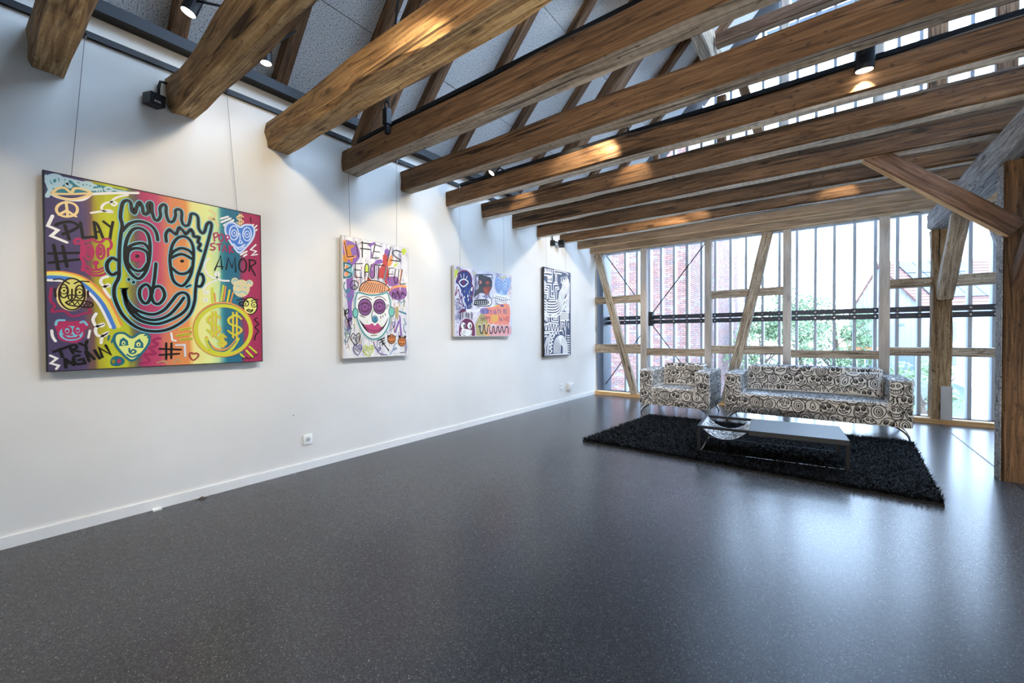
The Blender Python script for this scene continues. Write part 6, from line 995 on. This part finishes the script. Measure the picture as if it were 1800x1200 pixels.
def seat_furniture(name, x0, x1, y0, depth, lb, cat, seed, legs, backh, back_in, cush=None, arm=.205):
    root = empty(name, ((x0+x1)/2, y0+depth/2, 0), lb, cat); y1 = y0+depth; parts = []
    ya = y1-.02
    parts.append(('base', rbox(x0+arm-.002, x1-arm+.002, y0+.004, y1-.02, .15, .34, .012, 2)))
    parts.append(('seat_cushion', rbox(x0+arm, x1-arm, y0, y1-.2, .30, .425, .022, 3, .012, 3)))
    for a_ in (x0, x1-arm): parts.append(('arm', rbox(a_, a_+arm, y0, ya, .145, .69, .024, 3, .022, 3)))
    parts.append(('backrest', rbox(x0+arm+.001, x1-arm-.001, y0+back_in, y1, .30, backh, .03, 3, .012, 3)))
    objs = []; V = []; F_ = []
    for nm, bm in parts:
        bm.verts.ensure_lookup_table(); n0 = len(V); bm.verts.index_update(); V += [v.co.copy() for v in bm.verts]; F_ += [tuple(v.index+n0 for v in f.verts) for f in bm.faces]
        o = bmobj(nm, bm, FAB); wpar(o, root)
    bvh = BVHTree.FromPolygons(V, F_)
    for k, (a_, b_, dx, dy) in enumerate(legs):
        o = horn_leg(a_, b_, dx, dy).build('leg', CHROME, smooth=True); wpar(o, root); o['label'] = 'curved chrome horn leg'
    ink = MB(); W = x1-x0
    doodle(ink, bvh, (x0, y0-.5, .14), (1, 0, 0), (0, 0, 1), W, .72, (0, 1, 0), .155, .0092, seed)
    doodle(ink, bvh, (x0, y0, 1.6), (1, 0, 0), (0, 1, 0), W, depth, (0, 0, -1), .155, .0092, seed+1)
    doodle(ink, bvh, ((x0+x1)/2, y0, .14), (0, 1, 0), (0, 0, 1), depth, .6, (-1, 0, 0), .14, .0085, seed+2)
    doodle(ink, bvh, (x1+.5, y0, .14), (0, 1, 0), (0, 0, 1), depth, .6, (-1, 0, 0), .14, .0085, seed+3)
    doodle(ink, bvh, ((x0+x1)/2, y0, .14), (0, 1, 0), (0, 0, 1), depth, .6, (1, 0, 0), .14, .0085, seed+5)
    doodle(ink, bvh, (x0-.5, y0, .14), (0, 1, 0), (0, 0, 1), depth, .6, (1, 0, 0), .14, .0085, seed+6)
    doodle(ink, bvh, (x0, y1+.5, .14), (1, 0, 0), (0, 0, 1), W, .7, (0, -1, 0), .14, .0085, seed+7)
    o = ink.build('printed_faces', INK, None, fix=False); wpar(o, root); o['kind'] = 'stuff'; o['label'] = 'black line drawn faces printed on the fabric'
    return root
seat_furniture('sofa', -1.112, .815, 6.45, .88, 'long sofa covered in black and white cartoon face print', 'sofa', 11, [(-1.09, 6.50, -1, -.4), (.79, 6.50, 1, -.4), (-1.09, 7.28, -1, .4), (.79, 7.28, 1, .4)], .775, .60)
seat_furniture('armchair', -2.315, -1.295, 6.40, .86, 'armchair covered in black and white cartoon face print, left of the sofa', 'armchair', 31, [(-2.295, 6.43, -1, -.4), (-1.315, 6.46, 1, -.4), (-2.27, 7.22, -1, .4), (-1.33, 7.24, 1, .4)], .76, .60)
def cushion(x, y, z, w_, h_, tilt, lb, seed, rz=0):
    root = empty('scatter_cushion', (x, y, z), lb, 'cushion'); bm = bmesh.new(); n_ = 14
    def P(u, v, s):
        k = (1-abs(u)**2.6)*(1-abs(v)**2.6); pin = 1-.07*(1-abs(u*v))*(abs(u)**4+abs(v)**4)*.8
        return Vector((u*w_/2*pin, s*(.004+.062*k**.6), h_/2+v*h_/2*pin))
    g = {}
    for s in (-1, 1):
        for i in range(n_+1):
            for j in range(n_+1):
                u, v = 2*i/n_-1, 2*j/n_-1
                if s == 1 and (i in (0, n_) or j in (0, n_)): g[s, i, j] = g[-1, i, j]
                else: g[s, i, j] = bm.verts.new(P(u, v, s))
        for i in range(n_):
            for j in range(n_):
                q = [g[s, i, j], g[s, i+1, j], g[s, i+1, j+1], g[s, i, j+1]]
                bm.faces.new(q if s == -1 else q[::-1])
    bm.verts.index_update(); V = [v.co.copy() for v in bm.verts]; F_ = [tuple(v.index for v in f.verts) for f in bm.faces]; bvh = BVHTree.FromPolygons(V, F_)
    o = bmobj('cover', bm, FAB, root)
    ink = MB(); doodle(ink, bvh, (-w_/2, -.5, 0), (1, 0, 0), (0, 0, 1), w_, h_, (0, 1, 0), .155, .0092, seed)
    q = ink.build('printed_faces', INK, root, fix=False); q['kind'] = 'stuff'
    root.rotation_euler = (-tilt, 0, rz)
cushion(.36, 6.93, .425, .44, .33, radians(20), 'printed scatter cushion leaning at the right end of the sofa', 51, radians(-12))

# ------------------------------------------------------------------ rug
RQ = [(-2.22, 4.30), (.69, 4.17), (.79, 6.30), (-2.08, 6.18)]
rug = empty('shag_rug', (-.7, 5.25, 0), 'black shaggy rug under the coffee table', 'rug')
RUGM = paint('black_rug_fibre', (.0022, .0022, .0024), .6, 0, .1)
wpar(MB().add([(x, y, z) for z in (.001, .016) for x, y in RQ], [(3, 2, 1, 0), (4, 5, 6, 7), (0, 1, 5, 4), (1, 2, 6, 5), (2, 3, 7, 6), (3, 0, 4, 7)]).build('backing', paint('rug_back', '#0a0a0b', .9)), rug)
rnd = random.Random(5); V = []; F_ = []
for k in range(62000):
    u, v = rnd.random(), rnd.random()
    p = [(RQ[0][i]*(1-u)+RQ[1][i]*u)*(1-v)+(RQ[3][i]*(1-u)+RQ[2][i]*u)*v for i in (0, 1)]
    a_ = rnd.uniform(0, 2*pi); ln = rnd.uniform(.022, .05); h = rnd.uniform(.026, .048); wd = rnd.uniform(.0025, .0045); b_ = a_+rnd.uniform(.9, 2.2)
    dx, dy = cos(a_), sin(a_); wx, wy = cos(b_)*wd, sin(b_)*wd; n0 = len(V); x, y = p
    V += [(x-wx, y-wy, .014), (x+wx, y+wy, .014), (x+dx*ln*.35+wx, y+dy*ln*.35+wy, .014+h*.7), (x+dx*ln*.35-wx, y+dy*ln*.35-wy, .014+h*.7), (x+dx*ln, y+dy*ln, .014+h)]
    F_ += [(n0, n0+1, n0+2, n0+3), (n0+3, n0+2, n0+4)]
mb = MB(); mb.v = V; mb.f = F_; mb.m = [0]*len(F_); o = mb.build('pile', RUGM, None, fix=False); wpar(o, rug); o['kind'] = 'stuff'
# ------------------------------------------------------------------ coffee table
tb = empty('coffee_table', (-.45, 4.9, .03), 'low black coffee table with a fabric magazine sling at its left end', 'coffee table', rz=radians(5))
TBK = paint('table_black', '#101114', .55, 0, .2); TOP = paint('table_top_black', '#15171b', .5, 0, .27)
def lo(b_): b_.parent = tb; return b_
hx, hy = .61, .335
lo(bmobj('table_top', rbox(-.155, hx, -hy, hy, .225, .272, .003, 2), TOP, None, False))
for x in (-hx, hx-.026):
    for y in (-hy, hy-.026): lo(MB().box(x, x+.026, y, y+.026, 0, .246 if x < 0 else .2245).build('leg', TBK))
for y in (-hy, hy-.026): lo(MB().box(-hx, -.155, y, y+.026, .246, .272).build('top_rail', TBK))
lo(MB().box(-hx, -hx+.026, -hy+.026, hy-.026, .246, .272).build('end_rail', TBK))
lo(MB().box(-hx+.026, -hx+.04, -hy+.02, hy-.02, .002, .022).build('foot_bar', CHROME))['label'] = 'chrome foot bar'
lo(MB().box(-hx+.026, hx-.026, -hy, -hy+.014, .002, .016).build('foot_bar', CHROME))['label'] = 'chrome foot bar'
lo(MB().box(-hx+.026, hx-.026, hy-.026, hy-.012, .002, .02).build('foot_bar', TBK))
V = []; F_ = []; n_ = 16
for i in range(n_+1):
    u = 2*i/n_-1; x = (-hx+.026)+(i/n_)*(hx-.155-.026)
    for y in (-hy+.045, hy-.045): V.append((x, y, .266-.115*(1-abs(u)**2.2)))
for i in range(n_): F_.append((2*i, 2*i+1, 2*i+3, 2*i+2)[::-1])
mb = MB(); mb.add(V, F_); mb.add([(x, y, z-.004) for x, y, z in V], [f[::-1] for f in F_])
sl = lo(mb.build('magazine_sling', FAB, smooth=True, fix=False)); sl['label'] = 'printed fabric magazine sling'
bvh = BVHTree.FromPolygons([Vector(v) for v in V], F_); ink = MB()
for dz, z0 in ((-1, 1), (1, -1)):
    doodle(ink, bvh, (-hx+.02, -hy+.045, z0), (1, 0, 0), (0, 1, 0), hx-.165, 2*hy-.09, (0, 0, dz), .15, .0095, 77)
iv = ink.build('printed_faces', INK, sl, fix=False); iv['kind'] = 'stuff'

# ------------------------------------------------------------------ outdoors
GZ = -4.2
prop(MB().box(-60, 80, 8.7, 160, GZ-.2, GZ).build('street_ground', paint('paving_pale', (.24, .235, .23), .9)), kind='structure')
BRM = [paint('brick_%d' % int(k[0]*1000+k[1]*100), k, .85) for k in ((.15, .072, .058), (.12, .062, .055), (.175, .09, .075), (.11, .075, .08), (.15, .145, .17))]
MORT = paint('mortar', (.21, .20, .19), .9)
bb = empty('brick_building', (-9, 22, GZ), 'red brick building outside the left window bays', 'building')
wpar(MB().box(-14, -4.30, 17.04, 29, GZ, 11).build('wall', MORT), bb)
mb = MB(); rnd = random.Random(8)
def brick(x0, x1, y0, y1, z):
    mb.box(x0, x1, y0, y1, z, z+.071, rnd.choice((0, 0, 0, 1, 1, 2, 2, 3, 4)))
z = -3.2; r = 0
while z < 8.6:
    x = -4.26-.25*8.5-(.125 if r % 2 else 0)-3.2
    x = -8.26+(.125 if r % 2 else 0)
    while x < -4.3: brick(x, min(x+.24, -4.26), 17.0, 17.045, z); x += .25
    y = 17.0-(.125 if r % 2 else 0)
    while y < 29: brick(-4.305, -4.26, max(y, 17.0), min(y+.24, 29), z); y += .25
    z += .083; r += 1
o = mb.build('brick', BRM, None, fix=False); wpar(o, bb); o['kind'] = 'stuff'
wpar(MB().add([(-10, 29, GZ), (-4.3, 29, GZ), (-4.3, 32, GZ), (-10, 32, GZ), (-10, 29, 7.6), (-4.3, 29, 7.6), (-4.3, 32, 6.7), (-10, 32, 6.7)], [(0, 3, 2, 1), (4, 5, 6, 7), (0, 1, 5, 4), (1, 2, 6, 5), (2, 3, 7, 6), (3, 0, 4, 7)]).build('annex', paint('annex_brick', (.16, .12, .115), .9)), bb)
wpar(MB().box(-4.32, -4.22, 26.0, 27.6, 2.3, 3.1).build('window_bay', paint('far_frame', '#9aa0aa', .5)), bb)
def tree(name, x, y, h, w_, lb, seed, col='#5c724c', n_=2600, base=.35):
    root = empty(name, (x, y, GZ), lb, 'tree', 'trees outside the window'); rnd = random.Random(seed)
    wpar(MB().tube([(x, y, GZ), (x+.1, y, GZ+h*.5), (x-.1, y+.1, GZ+h*.8)], [.16, .1, .03], 7).build('trunk', paint('bark', '#5d5046', .9)), root)
    br = MB()
    for k in range(9):
        a_ = rnd.uniform(0, 6.3); z0 = GZ+h*rnd.uniform(.3, .65); br.tube([(x, y, z0), (x+cos(a_)*w_*.4, y+sin(a_)*w_*.4, z0+h*rnd.uniform(.1, .28))], [.05, .012], 5)
    q = br.build('branches', paint('bark', '#5d5046', .9)); wpar(q, root); q['kind'] = 'stuff'
    mb = MB()
    cl = [(rnd.uniform(-.75, .75), rnd.uniform(-.75, .75), rnd.uniform(-.8, .85), rnd.uniform(.22, .42)) for _ in range(16)]
    for k in range(n_):
        c_ = rnd.choice(cl); d = Vector((rnd.gauss(0, 1), rnd.gauss(0, 1), rnd.gauss(0, 1))).normalized()*c_[3]*rnd.random()**.35
        sh = sqrt(max(.15, 1-c_[2]**2*.8)); p = Vector((x+(c_[0]*sh+d.x)*w_/2, y+(c_[1]*sh+d.y)*w_/2, GZ+h*(base+(1-base)*(.5+.5*(c_[2]*.8+d.z*.8)))))
        s = rnd.uniform(.05, .12); u = Vector((rnd.gauss(0, 1), rnd.gauss(0, 1), rnd.gauss(0, 1))).normalized(); v = u.orthogonal().normalized()
        mb.add([p-u*s, p+v*s*.5, p+u*s, p-v*s*.5], [(0, 1, 2, 3)], rnd.choice((0, 0, 1)))
    q = mb.build('leaves', [paint('leaf_'+col, col, .6), paint('leaf2_'+col, '#6e845e', .6)], None, fix=False); wpar(q, root); q['kind'] = 'stuff'
tree('tree', -1.0, 26, 8.4, 3.9, 'leafy green tree seen behind the middle of the sofa', 1, n_=3600)
tree('tree', .55, 27, 7.6, 3.6, 'rounded green tree left of the white gabled house', 2, n_=3600)
tree('tree', -2.6, 25, 6.6, 3.2, 'low green tree seen right of the leaning window brace', 3, '#627a50', 2400)
tree('tree', -4.3, 42, 10.0, 6.0, 'pale distant tree beside the brick building', 4, '#6e8260', 2600)
tree('tree', -1.2, 45, 10.5, 8.5, 'pale distant tree behind the row of trees', 6, '#7a8a68', 2600)
tree('small_tree', 2.95, 22, 4.6, 2.3, 'small young tree in front of the white house', 5, '#6a8056', 900, .45)
# gabled house with solar panels
hs = empty('gabled_house', (3.5, 31, GZ), 'white boarded gabled house with solar panels on its tiled roof', 'building')
L_, A_, C_ = Vector((1.25, 30.6, 2.6)), Vector((2.40, 30, 5.0)), Vector((3.95, 29.2, 2.75)); dv = Vector((5.2, 3.4, 0.1))
SID = paint('white_siding', (.32, .34, .365), .8)
def gz(p): return Vector((p.x, p.y, GZ))
wpar(MB().add([gz(L_), gz(C_), C_, A_, L_, gz(C_+dv), C_+dv, A_+dv, L_+dv, gz(L_+dv)], [(0, 1, 2, 3, 4), (1, 5, 6, 2), (0, 4, 8, 9), (5, 9, 8, 7, 6), (2, 6, 7, 3), (4, 3, 7, 8)]).build('walls', SID), hs)
fr = (C_-L_); fr.z = 0; k_ = int(fr.length/.2); nrm = Vector((fr.y, -fr.x, 0)).normalized()
bd0 = MB()
for k in range(k_):
    p = L_+fr*(k/k_); u = k/k_; zt = (L_.z+(A_.z-L_.z)*min(1, u/.43)) if u < .43 else A_.z+(C_.z-A_.z)*(u-.43)/.57
    bd0.obox(Vector((p.x, p.y, GZ))+nrm*.02, Vector((p.x, p.y, zt-.1))+nrm*.02, .03, .03, up=nrm)
q = bd0.build('siding_battens', SID); wpar(q, hs); q['kind'] = 'stuff'
nr = (C_-A_).cross(dv).normalized(); nr = nr if nr.z > 0 else -nr
def rp_(s, u, o_=.0): return A_+(C_-A_)*s+dv*u+nr*o_
def slab(nm, s0, s1, u0, u1, o0, o1, mat):
    q = MB().add([rp_(a_, b_, o_) for o_ in (o0, o1) for a_, b_ in ((s0, u0), (s1, u0), (s1, u1), (s0, u1))], [(3, 2, 1, 0), (4, 5, 6, 7), (0, 1, 5, 4), (1, 2, 6, 5), (2, 3, 7, 6), (3, 0, 4, 7)]).build(nm, mat); wpar(q, hs); return q
TILE = paint('red_tiles', (.17, .085, .07), .8)
slab('roof_slope', -.02, 1.12, -.04, 1.02, .02, .10, TILE)
rows = MB()
for k in range(16):
    s = k/15*1.1; rows.add([rp_(s, -.04, .10), rp_(s+.07, -.04, .13), rp_(s+.07, 1.02, .13), rp_(s, 1.02, .10), rp_(s+.07, -.04, .09), rp_(s+.07, 1.02, .09)], [(0, 1, 2, 3), (1, 4, 5, 2)])
q = rows.build('tile_rows', TILE, fix=False); wpar(q, hs); q['kind'] = 'stuff'
SOL = paint('solar_blue', '#4c5a6a', .4, .0)
for i in range(3):
    for j in range(4): slab('solar_panel', .03+i*.30, .31+i*.30, .10+j*.135, .228+j*.135, .16, .19, SOL)
q = MB().add([L_+Vector((-.12, 0, -.2)), A_+Vector((0, -.1, .12)), A_+dv+Vector((0, 0, .12)), L_+dv+Vector((-.12, 0, -.2))]+[L_+Vector((-.12, 0, -.3)), A_+Vector((0, -.1, .0)), A_+dv, L_+dv+Vector((-.12, 0, -.3))], [(0, 1, 2, 3), (7, 6, 5, 4), (0, 4, 5, 1), (1, 5, 6, 2), (2, 6, 7, 3), (3, 7, 4, 0)]).build('roof_slope', TILE); wpar(q, hs)
for (u, zc, w_, h_) in ((.30, 2.55, .5, .12), (.72, 1.7, .35, .1), (.25, -.2, .5, .9), (.8, -.3, .7, .8)):
    p = L_+fr*u+nrm*.04; q = MB().obox(Vector((p.x, p.y, zc))-fr.normalized()*w_/2, Vector((p.x, p.y, zc))+fr.normalized()*w_/2, .05, h_).build('window', paint('far_window', '#76828e', .3)); wpar(q, hs)
bal = empty('balcony', (1.6, 27.5, -.6), 'small white balcony with an orange awning below the gabled house', 'balcony')
wpar(MB().box(1.0, 2.3, 27.2, 28.2, -.75, -.62).build('slab', SID), bal)
for k in range(5): wpar(MB().box(1.02+k*.31, 1.06+k*.31, 27.2, 27.24, -.62, .28).build('baluster', WHITEP), bal)
wpar(MB().box(1.0, 2.3, 27.2, 27.24, .26, .31).build('handrail', WHITEP), bal); wpar(MB().box(1.0, 2.3, 27.6, 28.0, .40, .56).build('awning', paint('awning_orange', '#c98a5e', .8)), bal)
for x in (1.05, 2.2): wpar(MB().box(x, x+.08, 27.9, 28.0, GZ, .42).build('support', SID), bal)
wb = empty('white_annex', (6.5, 27, GZ), 'plain white flat roofed building at the right window bay', 'building')
wpar(MB().box(4.7, 9, 26.5, 29, GZ, 1.75).build('walls', SID), wb); wpar(MB().box(4.6, 9, 26.3, 29, .38, .55).build('ledge', paint('ledge_cream', '#e4d8c4', .8)), wb)
for x in (4.9, 5.7): wpar(MB().box(x, x+.1, 26.27, 26.3, .42, .50).build('vent', BLACK), wb)
sh = empty('shop_front', (6, 22, GZ), 'low glazed shop front with shelves beyond the right window bay', 'shop')
wpar(MB().box(4.1, 9, 22, 26, -.75, -.2).build('roof_edge', paint('gravel_roof', '#d8d2ca', .9)), sh)
wpar(MB().box(4.1, 9, 23.6, 26, GZ, -.75).build('back_wall', paint('shop_inside', '#8ea0a4', .8)), sh)
for k in range(6): wpar(MB().box(4.2+k*.55, 4.26+k*.55, 22.05, 22.12, GZ, -.75).build('mullion', FIN), sh)
for k in range(5): wpar(MB().box(4.26+k*.55, 4.75+k*.55, 22.07, 22.08, GZ, -.75).build('pane', GLASS), sh)
for k in range(3): wpar(MB().box(4.9, 6.6, 22.5, 22.8, -3.3+k*.6, -3.26+k*.6).build('shelf', WHITEP), sh)
rnd = random.Random(4)
for k in range(10):
    x = 5.0+.33*(k % 5); zz = -3.26+.6*(k//5); prop(MB().tube([(x, 22.65, zz), (x, 22.65, zz+.12), (x, 22.65, zz+rnd.uniform(.2, .32))], [.07, .1, .05], 8).build('shelf_pot', [BRM[2], SID, FIN][k % 3]), 'small pot on the %s shelf, %s from the left' % (('lower', 'upper')[k//5], ('first', 'second', 'third', 'fourth', 'fifth')[k % 5]), 'pot', 'pots in the shop window')
fe = empty('street_railing', (4, 18, GZ), 'white street railing below the right window bays', 'railing')
for k in range(12): wpar(MB().box(2.6+k*.4, 2.64+k*.4, 18, 18.04, GZ, GZ+1.05).build('baluster', WHITEP), fe)
for z in (.55, 1.02): wpar(MB().box(2.6, 7.1, 18, 18.04, GZ+z, GZ+z+.05).build('handrail', WHITEP), fe)
pst = empty('poster_stand', (-1.65, 14, GZ), 'poster stand with pink and purple bands seen between armchair and sofa', 'poster stand')
for x in (-1.84, -1.50): wpar(MB().box(x, x+.03, 14, 14.03, GZ, .28).build('leg', BLACK), pst)
wpar(MB().box(-1.81, -1.50, 14, 14.02, .24, .28).build('top_bar', BLACK), pst)
for k, c_ in enumerate(('#f0eef0', '#e2b8d2', '#a888d0', '#efe6ee', '#d8c4ec')): wpar(MB().box(-1.81, -1.50, 14.008, 14.02, .04-k*.2, .24-k*.2).build('poster_band', paint('poster_'+c_, c_, .7)), pst)
